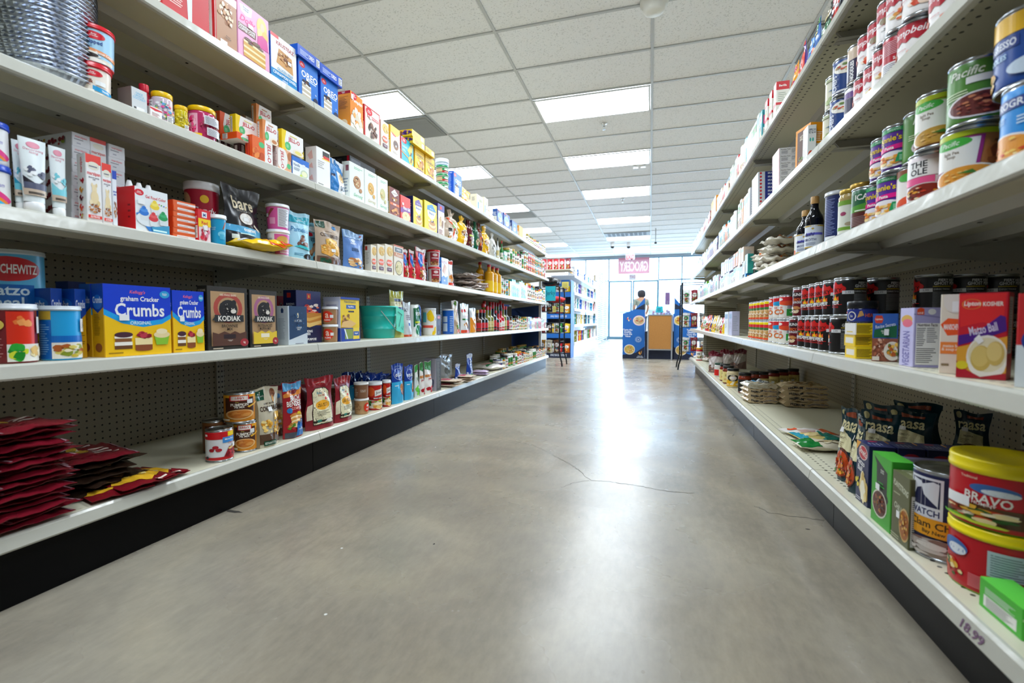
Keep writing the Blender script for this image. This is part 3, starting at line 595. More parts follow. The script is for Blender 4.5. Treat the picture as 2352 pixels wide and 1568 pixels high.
A('creamcake', '#f3eed8', e(.35, .78, .24, .12, '#f0b72a'), e(.35, .78, .14, .07, '#b54a1f'), blobs(.5, .35, .4, .25, ['#f6ead0', '#e0c795', '#fff8ea'], 14, 5, .3))
A('bluecake', '#20489c', e(.5, .5, .42, .34, '#8ab4dd'), blobs(.5, .42, .3, .25, ['#f4e6c0', '#cdd9ea', '#7d9dcb', '#f0cf6a'], 16, 5, .25), t(.5, .87, .12, 'Devils', '#f5c842', .8), e(.2, .94, .15, .05, '#d8102a'), sd='#1b4f9e')
A('navybox', '#23518f', r(.1, .1, .9, .9, '#3d74ad'), t(.5, .7, .12, 'Organic', '#cfe', .7), e(.5, .36, .2, .16, '#e7b98c'), sd='#15397a')
A('orangebox', '#e6a01c', r(.55, 0, 1, 1, '#efe7d6'), t(.75, .7, .12, 'Grits', '#a33', .4), sd='#e2931a', tp='#a34a24')
# icing, sprinkles, gelatin
FT = lambda c, band: [p([(0, .9), (.3, .92), (.42, .8), (.3, .78), (0, .84)], '#d8102a'), e(.5, .82, .2, .12, '#d8102a'), t(.5, .83, .1, 'Betty\nCrocker', '#fff', .32, 0, .01, .2)]
A('whipped', '#a9d6f1', FT(0, 0), t(.45, .6, .15, 'Whipped', '#1d3f8f', .7, 0, .03), t(.4, .48, .06, 'frosting', '#3a5a9a', .4, 0, 0, .3), p([(.4, .42), (.98, .3), (.98, .18), (.42, .3)], '#f3a06a'), t(.7, .3, .07, 'Butter Cream', '#fff', .48), blobs(.35, .12, .5, .2, ['#f6f0e4', '#fffaf0', '#ece2cf'], 14, 3, .35), e(.35, .2, .22, .07, '#2c1a14'), B=[(.07, '#d8232b')], lid='#d3182a', lh=.12, tap=.93)
A('richtub', '#efe4d8', FT(0, 0), t(.35, .52, .15, 'Rich &', '#8a4a3a', .5, 0, .02), t(.4, .38, .07, 'frosting', '#b05a5a', .5, 0, 0, .3), p([(.5, .18), (1, .1), (1, .26), (.5, .36)], '#1b9ad6'), t(.76, .23, .08, 'Vanilla', '#fff', .36), blobs(.25, .1, .3, .12, ['#fffaf2', '#f0e4d4'], 8, 3, .4), sticker(.55, .4, .2, .16), lid='#c81428', lh=.16, tap=.93)
A('spice', '#cfd3d6', t(.5, .7, .3, 'ONCE\nUPON A\nCOCONUT', '#5fb4dc', .8), ln(.15, .1, .85, .26, 1, '#333', .8), r(.3, .08, .8, .25, '#eef'), sd='#6c5f5a', S=[])
A('blackcap', '#1b1c1f')
A('redspr', '#a81c34', blobs(.5, .5, .48, .45, ['#c9284a', '#8d1430', '#e0566f'], 30, 4, .16), lid='#d21a34', lr=.8, lh=.2, nk=.05)
A('whitered', '#f2f0f0', p([(0, .95), (1, .9), (1, .8), (.4, .72), (0, .84)], '#d8102a'), ln(.15, .2, .85, .6, 5, '#a66'), sd='#dfd6d6')
def sprk(n, cols, txt=''): DEF[n] = dict(bg=cols[0], lid='#f5c60c', lr=.98, lh=.16, nk=.03, F=[blobs(.5, .5, .5, .5, cols, 60, 5, .09), r(.02, .35, .25, .95, '#e8e8ea'), ln(.04, .4, .23, .9, 7, '#555'), r(.62, .02, .8, .3, '#f4f4f4'), ln(.64, .05, .78, .28, 6, '#333')]+([t(.14, .3, .1, txt, '#333', .22)] if txt else []))
sprk('sprmix', ['#d9c9d4', '#e7428f', '#4fb36a', '#f2c62e', '#4aa4dc', '#f0f0f0'])
sprk('spryel', ['#d9c41f', '#f3e03a', '#b7a81a', '#efe07a'])
DEF['sprpink'] = dict(bg='#c23a6c', lid='#f5c60c', lr=.98, lh=.15, nk=.03, F=[r(.12, 0, .4, 1, '#f3b3cf'), blobs(.25, .5, .16, .48, ['#e8327c', '#f7c6da', '#f05a98'], 40, 4, .2), blobs(.7, .5, .3, .5, ['#9c2443', '#b83a5c', '#7a1832'], 40, 6, .1), r(.0, .4, .13, .75, '#e9e4dc'), t(.06, .58, .08, 'JUMBO', '#444', .11), r(.55, .55, .95, .93, '#e6e8ee'), ln(.57, .58, .92, .9, 9, '#445', .4), r(.6, .08, .97, .42, '#e6e8ee'), ln(.62, .1, .94, .4, 8, '#445', .4), r(0, 0, .5, .1, '#f5c60c')])
A('wbag', '#e9e4d6', ln(.2, .3, .7, .5, 3, '#8a8470'), shape='pillow', wr=.007, ro=.25)
def jello(n, bgc, sc, dish=None): DEF[n] = dict(bg='#f2efec', sd=bgc, tp=bgc, F=[p([(0, 0), (.22, 0), (.12, .45), (.2, 1), (0, 1)], bgc), p([(.8, 0), (1, 0), (1, .4), (.95, .2)], bgc), t(.55, .62, .26, 'JELL-O', '#c8102e', .68, 0, .035), e(.26, .28, .13, .2, '#52c07a'), ln(.19, .2, .33, .36, 3, '#b8ecc8'), e(.74, .14, .25, .16, dish or '#f7ead2'), e(.74, .14, .17, .09, sc), ln(.35, .82, .8, .9, 1, sc, .5)], S=[r(.15, .1, .45, .9, '#ecebe8'), ln(.18, .12, .42, .88, 10, '#555', .4), r(.6, .6, .9, .95, bgc)])
jello('jorange', '#e8561c', '#e8561c'); jello('jyellow', '#f4d40c', '#f4e27a'); jello('jpeach', '#dd8a4a', '#c98250'); jello('jbrown', '#8d6a4c', '#7a4d30')
A('jdark', '#3a1a22', r(.2, .1, .5, .95, '#d8d6d4'), ln(.22, .15, .48, .9, 10, '#555'), S=[r(.2, .1, .6, .9, '#cfc9c9')])
A('jspine', '#d4481c', r(.1, .08, .9, .9, '#b23a18'), S=[r(.1, .06, .6, .94, '#e8e6e4'), ln(.14, .1, .56, .9, 10, '#666', .4)])
A('jvert', '#e9661f', r(.6, 0, 1, 1, '#f2efec'), t(.8, .5, .26, 'JELL-O', '#c8102e', .8, -90, .035), e(.45, .72, .14, .12, '#52c07a'), blobs(.28, .3, .26, .28, ['#e0621c', '#f08a3a', '#c84c12'], 12, 3, .35), sd='#e9561c', S=[r(.2, .0, .35, 1, '#b5122b'), r(.5, 0, .62, 1, '#b5122b')])
A('jvertp', '#e9ae84', e(.3, .55, .42, .5, '#f5efe9'), t(.3, .5, .26, 'JELL-O', '#c8102e', .8, -90, .035), e(.8, .3, .15, .12, '#52c07a'), e(.9, .75, .2, .2, '#b9703f'), sd='#efece8', S=[ln(.15, .05, .85, .95, 14, '#777', .35)], lc='#777')
A('vanilla', '#eef4f8', p([(0, .78), (1, .7), (1, 1), (0, 1)], '#1a6fd0'), r(0, 0, 1, .06, '#1a5fc4'), t(.25, .62, .13, 'Vanilla', '#2c4f86', .36, 0, .01, .3), ln(.08, .35, .45, .5, 4, '#9ab'), e(.7, .3, .22, .2, '#c9d8c0'), e(.7, .3, .16, .13, '#f0f0c8'), e(.5, .17, .07, .06, '#cfe04a'), sticker(.6, .66, .15, .1), sd='#2a72cc')
A('whitebox', '#f3f3f2', r(.45, .8, .95, .95, '#3a3a38'), r(.5, .76, .95, .84, '#e03a2e'), r(.4, .74, 1, .77, '#f6cf3a'), ln(.1, .5, .6, .7, 4, '#bbb'), r(0, 0, 1, .04, '#f3c62c'), ln(.1, .08, .6, .12, 1, '#888'), sd='#ece6e6', S=[p([(.2, .8), (.6, .92), (.7, .7), (.4, .68)], '#e9b9b4'), p([(.2, .5), (.6, .6), (.7, .45)], '#e9b9b4'), p([(.2, .2), (.6, .3), (.7, .15)], '#e9b9b4')])
A('sugarbag', '#e8eef4', p([(0, 0), (.32, 0), (.4, .6), (.3, 1), (0, 1)], '#2f7fc4'), p([(.32, .7), (1, .62), (1, .7), (.4, 1)], '#3b86c8'), r(.05, .5, .26, .58, '#20264a'), e(.66, .5, .18, .13, '#d8b270'), e(.66, .58, .08, .05, '#7a5a3a'), t(.62, .2, .14, 'SO', '#35506e', .4), shape='pinch')
for i, c in ((1, '#b9824e'), (2, '#dfa844'), (3, '#cfc98a')):
    A('cookie%d' % i, '#eaf2ec', ln(.3, .86, .95, .93, 2, '#4fae7c', .4), e(.5, .52, .26, .17, c), blobs(.5, .52, .24, .15, [c, '#5a3320' if i == 1 else '#e9c56a', '#f0dca8'], 16, i, .16), e(.72, .33, .1, .06, c), t(.55, .16, .11, 'Gerrong', '#4fae7c' if i != 2 else '#b8a04a', .6, 0, 0, .3), sd='#eef4ef', S=[r(.5, .75, .9, .9, '#8a4a5a'), ln(.2, .2, .8, .6, 5, '#9ab')])
A('darkflat', '#1d1f26', r(.05, .2, .4, .8, '#555a66'), sd='#15161b', S=[ln(.1, .2, .7, .8, 6, '#8a8a90', .35), r(.86, 0, .97, 1, '#b5122b')], ro=.15)
A('crunchy', '#7c2218', p([(.5, .97), (.85, .82), (.5, .7), (.15, .82)], '#eef0ea'), t(.5, .82, .05, 'LOUISIANA', '#7c2218', .5), t(.5, .6, .12, 'CRUNCHY\nBAKE', '#f5b81c', .8), r(.05, .4, .95, .48, '#ef6a1e'), t(.5, .44, .06, 'PORK', '#fff', .4), blobs(.5, .2, .42, .14, ['#c9742e', '#e3a04a', '#a8552a'], 12, 4, .3), sticker(.35, .55, .14, .07), sd='#c9a06a')
A('macred', '#e2382f', p([(0, .5), (1, .62), (1, .42), (0, .3)], '#7c2f96'), t(.6, .53, .13, 'Matzo Ball', '#fff', .7, 0, .02, .2), e(.55, .2, .4, .2, '#e6d9a8'), blobs(.55, .22, .3, .14, ['#f0e2a2', '#d9c474', '#fbf3cc'], 10, 3, .35), sticker(.15, .62, .16, .1))
BQ = lambda c: [p([(.22, .86), (.62, .97), (.95, .74), (.2, .72)], c), t(.56, .79, .045, 'Betty Crocker', '#fff', .55), p([(.22, .7), (.9, .72), (.75, .5), (.55, .42), (.28, .52)], '#f2f4f8'), t(.55, .63, .11, 'Bisquick', '#26427c', .6, 0, .03, .15), e(.6, .2, .32, .17, '#eac88a'), e(.6, .22, .3, .13, '#d29a4a'), e(.6, .26, .28, .11, '#f0d79c'), e(.6, .31, .24, .08, '#c98a3a'), blobs(.6, .37, .14, .06, ['#3a2a5a', '#5a3a2a', '#f4f1ea'], 8, 3, .35), sticker(.28, .34, .1, .05)]
A('bisq1', '#f5d31a', *BQ('#6b4fa0'), sd='#20306e', S=[ln(.2, .05, .8, .85, 12, '#d8d0c0')]); A('bisq2', '#f7dc12', *BQ('#2590c8'), sd='#f1d616', S=[t(.5, .5, .3, 'BISQUICK', '#40330a', .7, 90)])
A('purptop', '#e9d9c6', r(0, .78, 1, 1, '#3f3f9c'), r(.3, .84, .6, .94, '#d8102a'), blobs(.5, .45, .3, .2, ['#caa26a', '#e9c58a', '#8a5a3a'], 12, 3, .3), ln(.15, .05, .85, .22, 4, '#8a3a3a'), sd='#3f3f9c')
# middle shelf
A('icing', '#f3f5f8', t(.5, .62, .12, 'Buttercream', '#8b83c8', .5, 0, 0, .3), p([(.3, .2), (.5, .45), (.85, .1), (.4, .02)], '#39b8e8'), p([(.4, .32), (.5, .45), (.85, .1), (.75, .08)], '#f2882a'), p([(.46, .4), (.55, .5), (.95, .2), (.85, .1)], '#e8368c'), p([(.3, .2), (.36, .3), (.6, .06), (.4, .02)], '#35b24c'), lid='#1747c0', lh=.15, lr=.8, nk=.12)
def deco(n, c, dark): A(n, '#eaf3f6', e(.5, .9, .2, .05, '#e48aa2'), t(.5, .8, .09, 'Decorating\nIcing', '#d8788f', .66, 0, 0, .2), blobs(.5, .48, .4, .12, [c, '#f4f8fa', c], 12, 3, .22), p([(.05, .4), (.5, .28), (.95, .42), (.95, .34), (.5, .2), (.05, .3)], dark), r(0, .1, 1, .22, '#cdb9a6'), r(.05, .2, .95, .3, c), ln(.2, .12, .8, .18, 1, '#5a5048', .6))
deco('tubeteal', '#6cc6d8', '#2b98b8'); deco('tubedark', '#5a5f78', '#2a2630'); deco('tubeaqua', '#7fd3e2', '#8ad5e0')
MZ = [r(0, .87, 1, 1, '#e8382c'), e(.5, .84, .4, .06, '#e6e2d2'), ln(.2, .82, .8, .86, 1, '#778'), t(.5, .72, .065, 'marzipan', '#e2434a', .86, 0, .03), t(.5, .655, .05, 'almond candy\nroll', '#4a4a66', .7), e(.5, .5, .16, .07, '#f0ddb4'), e(.36, .56, .06, .03, '#f0ddb4'), e(.64, .56, .06, .03, '#e6cf9f'), e(.5, .38, .26, .1, '#eed9ac'), e(.26, .3, .1, .04, '#f4e4be'), e(.74, .3, .1, .04, '#e4cc98'), blobs(.5, .22, .48, .07, ['#b5713a', '#8f4f22', '#cf8a4c'], 18, 4, .2), r(0, .07, .9, .115, '#e8382c'), t(.45, .092, .03, 'GLUTEN-FREE', '#fff', .6)]
A('marz', '#f3f3f4', *MZ, sd='#f0eff0', S=[t(.5, .84, .3, 'marzipan', '#d8394a', .22, 90), blobs(.5, .6, .22, .06, ['#c0293a', '#a01f30'], 5, 2, .4), blobs(.5, .48, .24, .05, ['#e0a33a', '#d99030'], 5, 3, .4), blobs(.5, .36, .24, .05, ['#8a2a3a', '#5a1f2a'], 5, 3, .4), blobs(.5, .22, .24, .06, ['#d0323a', '#e05a3a'], 5, 3, .4), blobs(.5, .1, .2, .05, ['#c0293a', '#c6c23a'], 5, 5, .4)])
MH = [t(.5, .72, .2, 'marzipan', '#e06a78', .8, 0, .02), ln(.12, .5, .85, .58, 1, '#667', .6), ln(.25, .2, .6, .34, 1, '#aab', .6)]
A('marzflat', '#e9eaf0', *MH, sd='#dfe1e8', S=[ln(.05, .5, .25, .7, 2, '#99a')]+[blobs(.35+.1*i, .42, .06, .3, [c, '#7a1f30'], 4, i+2, .5) for i, c in enumerate(['#a02338', '#c49a3a', '#6b2030', '#c0293a', '#b5323a', '#8aa03a'])])
A('marzred', '#f0f0f3', r(0, .82, 1, 1, '#e8382c'), e(.5, .66, .35, .12, '#e6e2d2'), t(.5, .36, .16, 'marzipan', '#d8504e', .86, 0, .03), ln(.15, .12, .85, .2, 1, '#556', .7))
A('marzblue', '#e9eef6', r(0, .85, 1, 1, '#1846b8'), t(.5, .6, .1, 'almond\npaste', '#1846b8', .8), blobs(.5, .32, .45, .16, ['#b5713a', '#8f4f22', '#cf8a4c'], 18, 4, .2))
def cup(u, v, c, c2): return [p([(u-.1, v-.16), (u+.1, v-.16), (u+.13, v), (u-.13, v)], '#dfe6ea'), e(u, v+.02, .14, .07, c), e(u, v+.08, .11, .05, c2), e(u, v+.13, .06, .04, c)]
A('foodcolor', '#e9eef2', BC(.14, .88, .13), t(.62, .82, .07, 'Gel Food Color', '#e0565c', .62, 0, .02), e(.72, .7, .02, .015, '#e33'), e(.79, .69, .02, .015, '#3a3'), e(.86, .68, .02, .015, '#36c'), e(.93, .67, .02, .015, '#ec3'), cup(.58, .6, '#f0d23c', '#f6e26a'), p([(.02, .4), (.4, .02), (.75, .02), (.2, .45)], '#2f7fd0'), e(.35, .3, .32, .16, '#e6eef4'), cup(.25, .42, '#2a78d4', '#4a93e4'), cup(.82, .38, '#1f9a58', '#3ab374'), cup(.52, .32, '#d93a44', '#e85c62'), p([(.45, .14), (1, .24), (1, 0), (.5, 0)], '#3f9cc8'), ln(.5, .06, .92, .12, 1, '#dff', .6), sticker(.08, .62, .2, .12), sd='#d9151c', tp='#efe9e9', S=[ln(.62, .3, .8, .7, 3, '#8a0a10', .3)])
A('orangeflat', '#e4622a', r(.18, .3, .98, .72, '#efe9ea'), ln(.22, .4, .9, .6, 1, '#c9a0a0', .5), sd='#dd5620', S=[t(.5, .5, .4, 'SWEETENED', '#f3e0cc', .85)])
A('candyred', '#b01432', e(.1, .8, .16, .16, '#c99a72'), e(.55, .84, .09, .07, '#f3c62c'), t(.55, .62, .16, 'Candy', '#f3eef0', .6, 0, .01, .3), t(.58, .47, .1, 'melts', '#f3eef0', .4, 0, 0, .3), r(.1, .3, .38, .42, '#efe4e4'), t(.24, .36, .06, 'HEAT\n& DIP', '#b01432', .24), e(.65, .15, .26, .13, '#d8d2d4'), e(.65, .17, .22, .1, '#8a1426'), p([(.6, .15), (.68, .15), (.86, .4), (.76, .42)], '#a8504a'), sticker(.5, .48, .2, .12), lid='#eceef2', lh=.12, tap=.86)
A('redfood', '#f1d9de', r(0, .72, 1, 1, '#d8202c'), r(.3, .76, .7, .93, '#e9eef4'), t(.5, .84, .1, 'M', '#1d4f9c', .2), p([(0, .72), (1, .72), (1, .5), (0, .46)], '#f5d21a'), t(.5, .6, .1, 'Red', '#d8202c', .6, 0, .03), blobs(.5, .3, .45, .3, ['#e8829c', '#d63a52', '#f7e9ec', '#b51f38'], 20, 3, .2), e(.22, .14, .14, .06, '#d61f3a'), sticker(.4, .38, .3, .14), sd='#d8202c')
A('candyblue', '#1b9fd0', t(.3, .62, .14, 'Candy\nmelts', '#bfeafa', .5, 0, 0, .3), p([(.7, .6), (.78, .62), (.95, .9), (.86, .92)], '#a8583a'), e(.7, .4, .2, .12, '#7cd0ec'), r(.58, .2, .82, .4, '#4fb8dc'), lid='#e9eef2', lh=.13, tap=.88)
A('bare', '#24262b', t(.5, .76, .2, 'bare', '#efe2c2', .84, 0, .035), t(.5, .64, .03, 'BAKED CRUNCHY', '#9a938a', .7), e(.52, .52, .22, .1, '#6a5244'), e(.52, .52, .2, .09, '#f2f0ec'), e(.5, .5, .12, .05, '#d9d6d0'), p([(.7, .42), (.95, .32), (.98, .36), (.75, .46)], '#f0ead8'), p([(0, .4), (1, .36), (1, .22), (0, .3)], '#58aede'), t(.55, .34, .06, 'toasted', '#fff', .5, 0, .02), ln(.3, .26, .8, .29, 1, '#dff', .5), r(.12, .17, .26, .24, '#dfe9e4'), sticker(.42, .48, .15, .06), shape='pinch', ro=.2)
A('yelcandy', '#f3c81a', p([(.6, 0), (1, 0), (1, 1), (.75, 1)], '#e2481f'), r(.1, .2, .4, .6, '#d9dde4'), blobs(.75, .5, .2, .4, ['#f3a91a', '#5a2f1a', '#f6d21c'], 8, 3, .4), shape='pillow', wr=.006, ro=.18)
A('candypink', '#de5da6', r(.5, .08, .95, .96, '#e4e6ec'), ln(.54, .12, .9, .92, 16, '#556', .35), p([(.08, .5), (.16, .5), (.4, .92), (.3, .94)], '#8f4a3a'), r(.22, .2, .42, .5, '#f2a6cf'), sticker(.0, .55, .18, .16), lid='#e9ebf0', lh=.12, tap=.86)
A('candypink2', '#e9e6ec', r(.38, .05, 1, .95, '#de5da6'), e(.66, .66, .22, .22, '#d9b25a'), t(.85, .5, .14, 'Ca', '#fff', .25, 0, 0, .3), r(.55, .1, .95, .28, '#f3d9e6'), t(.75, .19, .08, 'CONFETTI', '#d8408c', .36), ln(.04, .2, .32, .8, 9, '#99a'), lid='#e9ebf0', lh=.12, tap=.86)
A('pamela', '#a8dcf0', r(0, .78, 1, .92, '#27a9bf'), t(.5, .85, .06, 'Chocolate\nBrownie Mix', '#e6f8fa', .7), t(.45, .64, .11, "Pamela's", '#1f7fb4', .85, 0, .01, .2), blobs(.5, .38, .3, .15, ['#4a2a22', '#6b4034', '#8a5a48'], 14, 3, .3), p([(.1, .26), (.8, .2), (.9, .26), (.3, .3)], '#39c0c8'), e(.72, .07, .24, .06, '#2a2420'), ln(.1, .08, .45, .14, 2, '#4a8aa8'), shape='stand')
A('pecan', '#7fc4dc', r(0, .8, 1, .92, '#e8f2f4'), e(.3, .72, .2, .05, '#b81f30'), t(.5, .6, .1, 'SWEET\nPECAN', '#243444', .8), blobs(.5, .3, .4, .22, ['#8a5a3a', '#b58a66', '#5a3a2a'], 12, 4, .3), shape='stand')
def cornb(n, x=0): A(n, '#b9a28c' if n == 'cornbag' else '#bdb29c', r(.02, .84, .34, .98, '#16503a'), t(.18, .91, .06, 'Marie\nCallender\'s', '#e8efe8', .28, 0, 0, .2), e(.76, .9, .1, .05, '#2f7fc0'), t(.5, .68, .085, 'CORN BREAD', '#3b241c', .88, 0, .02), ln(.35, .77, .7, .79, 1, '#5a4030'), p([(.3, .42), (.5, .36), (.75, .42), (.78, .58), (.5, .62), (.28, .58)], '#e3ad42'), p([(.3, .54), (.5, .5), (.78, .56), (.5, .63)], '#f1ca6c'), p([(.1, .24), (.4, .18), (.56, .26), (.55, .42), (.3, .46), (.1, .42)], '#d99a34'), p([(.55, .26), (.8, .2), (.96, .3), (.95, .44), (.7, .48), (.54, .4)], '#e0a840'), blobs(.5, .4, .4, .2, ['#f3d27a', '#c98a2c', '#eebb55'], 18, 5, .1), r(0, 0, 1, .17, '#6a4a3a'), r(.08, .03, .4, .13, '#16503a'), sticker(.45, .3, .16, .07), shape='stand', ro=.3)
cornb('cornbag'); cornb('cornbag2')
A('blueberry', '#5b86c8', r(0, .82, 1, 1, '#93b6dc'), e(.42, .76, .1, .05, '#d6e2f0'), t(.4, .68, .05, 'LAKANTO', '#e8eef8', .5), t(.45, .52, .09, 'BLUEBERRY\nMUFFIN MIX', '#1f3450', .85), blobs(.5, .18, .5, .18, ['#d99a58', '#efc690', '#f6e3c4', '#b8743a'], 20, 4, .22), e(.76, .9, .05, .025, '#2a6a8a'), e(.9, .86, .05, .025, '#1f4f7a'), e(.84, .94, .04, .02, '#b5323a'), shape='stand')
A('potato', '#e8dccb', r(0, .95, 1, 1, '#c45a2a'), r(.1, .78, .9, .92, '#4a5560'), t(.5, .85, .06, 'STREITS', '#fff', .6), p([(0, .76), (1, .76), (1, .6), (0, .64)], '#c2733c'), t(.5, .69, .1, 'Potato', '#f7ead8', .7, 0, 0, .2), bowl(.5, .28, .4, .24, '#6a5a3a', '#d9c98a', ['#f4ecc4', '#b8a458', '#8a8a3a'], 16, 3), sd='#ead9c2')
A('redbluebag', '#d12a3a', p([(.3, .9), (.7, .8), (.5, .5), (.3, .4), (.1, .6)], '#2467c4'), p([(.4, .5), (.7, .55), (.6, .4)], '#2fa04c'), blobs(.5, .22, .42, .2, ['#a8683a', '#d9a05a', '#e8dccc', '#7a452a'], 16, 4, .25), r(0, .9, 1, 1, '#e9e2e2'), shape='pinch', ro=.18)
A('redtub', '#e9e2e4', r(.42, .08, .98, .95, '#a8323e'), e(.7, .78, .14, .1, '#e9d6d6'), ln(.5, .54, .9, .62, 1, '#fff', .6), blobs(.7, .25, .25, .2, ['#b5824a', '#d9b074', '#7a4a26'], 16, 5, .25), lid='#d8202c', lh=.1, tap=.85)
A('wafer', '#eaf0f6', t(.4, .84, .09, 'KRUSTEAZ', '#b3273a', .8), p([(.1, .5), (.4, .8), (.6, .72), (.3, .42)], '#c9855a'), p([(.3, .45), (.6, .75), (.75, .66), (.45, .38)], '#dba679'), p([(0, 0), (.9, 0), (.9, .36), (.6, .28), (.3, .34), (0, .26)], '#1f66b4'), t(.42, .16, .07, 'VANILLA\nWAFFLE', '#fff', .7), sd='#2a7ad0')
A('redwhbag', '#ece8e8', r(0, .85, 1, .97, '#e0432c'), blobs(.5, .3, .4, .2, ['#c9742e', '#e3a04a', '#8c3b1f'], 12, 3, .3), r(0, .0, 1, .12, '#e0432c'), shape='pinch')
A('tortilla', '#cabdb6', blobs(.5, .5, .45, .45, ['#b09888', '#d9cac0', '#e6e2e2', '#a08a7e'], 26, 3, .2), shape='pillow', wr=.008, ro=.15)
A('oilbottle', '#e0a01a', p([(0, .3), (.5, .3), (.5, .75), (0, .75)], '#d8202c'), t(.3, .52, .35, 'La', '#fff', .5), lab='#f2c61e', lz=(.1, .62), cap='#c8202c', sh=.7, sp=.13, nr=.36, ch=.08, ribs=1)
# fourth shelf
A('matzo', '#57b3e0', e(.42, .86, .4, .12, '#c8242c'), t(.42, .86, .09, 'MANISCHEWITZ', '#fff', .7, 0, .02), r(.0, .47, .72, .71, '#1561b0'), t(.4, .59, .2, 'matzo\nmeal', '#d8ecf8', .6, 0, .02), p([(0, 0), (1, 0), (1, .4), (.4, .42), (0, .34)], '#a86a3c'), p([(.25, .2), (1, .22), (1, .4), (.3, .4)], '#c98a50'), e(.3, .16, .34, .14, '#c9c4ba'), r(.35, .26, .65, .4, '#eef0f2'), r(.7, .04, .92, .13, '#3f8a6a'), lid='#c9d3dc', lh=.04)
A('soupred', '#7c1720', r(.34, .32, .8, .98, '#e03018'), blobs(.62, .8, .16, .14, ['#f07a3a', '#f4a05a'], 6, 3, .4), r(.34, 0, 1, .34, '#f0eee6'), blobs(.5, .18, .14, .14, ['#1f8a2a', '#2fae3c', '#d9e23a'], 8, 4, .5), blobs(.82, .16, .14, .14, ['#f3e3b0', '#e9c070', '#fff4d8'], 6, 4, .5), r(.84, .55, 1, .88, '#f4f4f4'), ln(.05, .1, .3, .5, 7, '#d8a0a0', .2), e(.14, .72, .18, .12, '#e6c85a'), lid='#dfe4ea', lh=.1)
A('soupblue', '#22a4e4', r(0, 0, .3, .8, '#0d63b8'), ln(.03, .1, .27, .75, 14, '#8ac4ee', .3), r(0, .82, .3, 1, '#c7a63a'), r(.3, .34, 1, .48, '#0f6cc4'), r(.3, 0, 1, .34, '#eeece2'), blobs(.65, .18, .33, .17, ['#c9b23a', '#e0cf6a', '#8a9a2e', '#b5602a', '#f4ecc8'], 22, 4, .25), r(.82, .56, 1, .84, '#f2f2f2'), t(.92, .7, .14, 'Jo', '#3a2a20', .12, 0, 0, .2), lid='#cfd8e0', lh=.08)
CR_ = [p([(0, .62), (.25, .5), (.55, .44), (.85, .48), (1, .56), (1, 1), (0, 1)], '#0d3fd0'), p([(0, .66), (.25, .54), (.55, .48), (.85, .52), (1, .6), (1, .53), (.85, .45), (.55, .405), (.25, .46), (0, .58)], '#1aa3e8'), t(.48, .9, .06, "Kellogg's", '#e46a8a', .3, 0, .02, .3), t(.52, .8, .09, 'graham Cracker', '#fff', .58, 0, .018), t(.52, .65, .19, 'Crumbs', '#f4f6fa', .74, 0, .045), t(.52, .465, .05, 'ORIGINAL', '#d6ecf6', .32, 0, .03), e(.9, .89, .08, .055, '#2ea3dc'), t(.9, .89, .04, 'favorite\nrecipes', '#fff', .14), r(.13, .1, .38, .15, '#6a4426'), r(.13, .15, .38, .2, '#f4f0e6'), r(.14, .2, .37, .25, '#8a5a34'), r(.13, .25, .38, .28, '#f4f0e6'), e(.26, .3, .13, .04, '#4a2a3a'), r(.42, .08, .68, .16, '#8c4c2a'), e(.55, .08, .13, .02, '#8c4c2a'), r(.42, .15, .68, .25, '#f5e2a8'), blobs(.55, .29, .11, .06, ['#a01f34', '#c23a4e', '#8a1528'], 9, 4, .4), p([(.74, .14), (.92, .14), (.95, .27), (.71, .27)], '#8cc43a'), e(.83, .29, .13, .05, '#eed9a4'), e(.83, .34, .09, .04, '#f6e6bc'), ln(.04, .04, .28, .07, 1, '#a07a10', .6), sticker(.2, .5, .14, .08)]
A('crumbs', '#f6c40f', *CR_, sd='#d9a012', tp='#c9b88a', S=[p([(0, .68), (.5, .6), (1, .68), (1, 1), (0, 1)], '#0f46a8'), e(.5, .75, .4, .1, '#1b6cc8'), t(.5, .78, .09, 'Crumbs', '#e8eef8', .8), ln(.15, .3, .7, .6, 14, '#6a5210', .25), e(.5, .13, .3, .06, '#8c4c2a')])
A('crumbside', '#d9a012', p([(0, .64), (.5, .56), (1, .64), (1, 1), (0, 1)], '#0f46a8'), t(.5, .78, .12, 'Crumbs', '#e8eef8', .84, 0, .04), ln(.15, .2, .8, .5, 10, '#6a5210', .3), sd='#d9a012', S=[p([(0, .64), (.5, .56), (1, .64), (1, 1), (0, 1)], '#0f46a8'), e(.5, .78, .42, .1, '#1b6cc8'), t(.5, .78, .1, 'Crumbs', '#e8eef8', .8, 0, .04), ln(.15, .2, .8, .5, 10, '#6a5210', .3)])
A('yelback', '#d9a514', r(0, .0, .3, 1, '#1b3f96'), sd='#1b3f96')
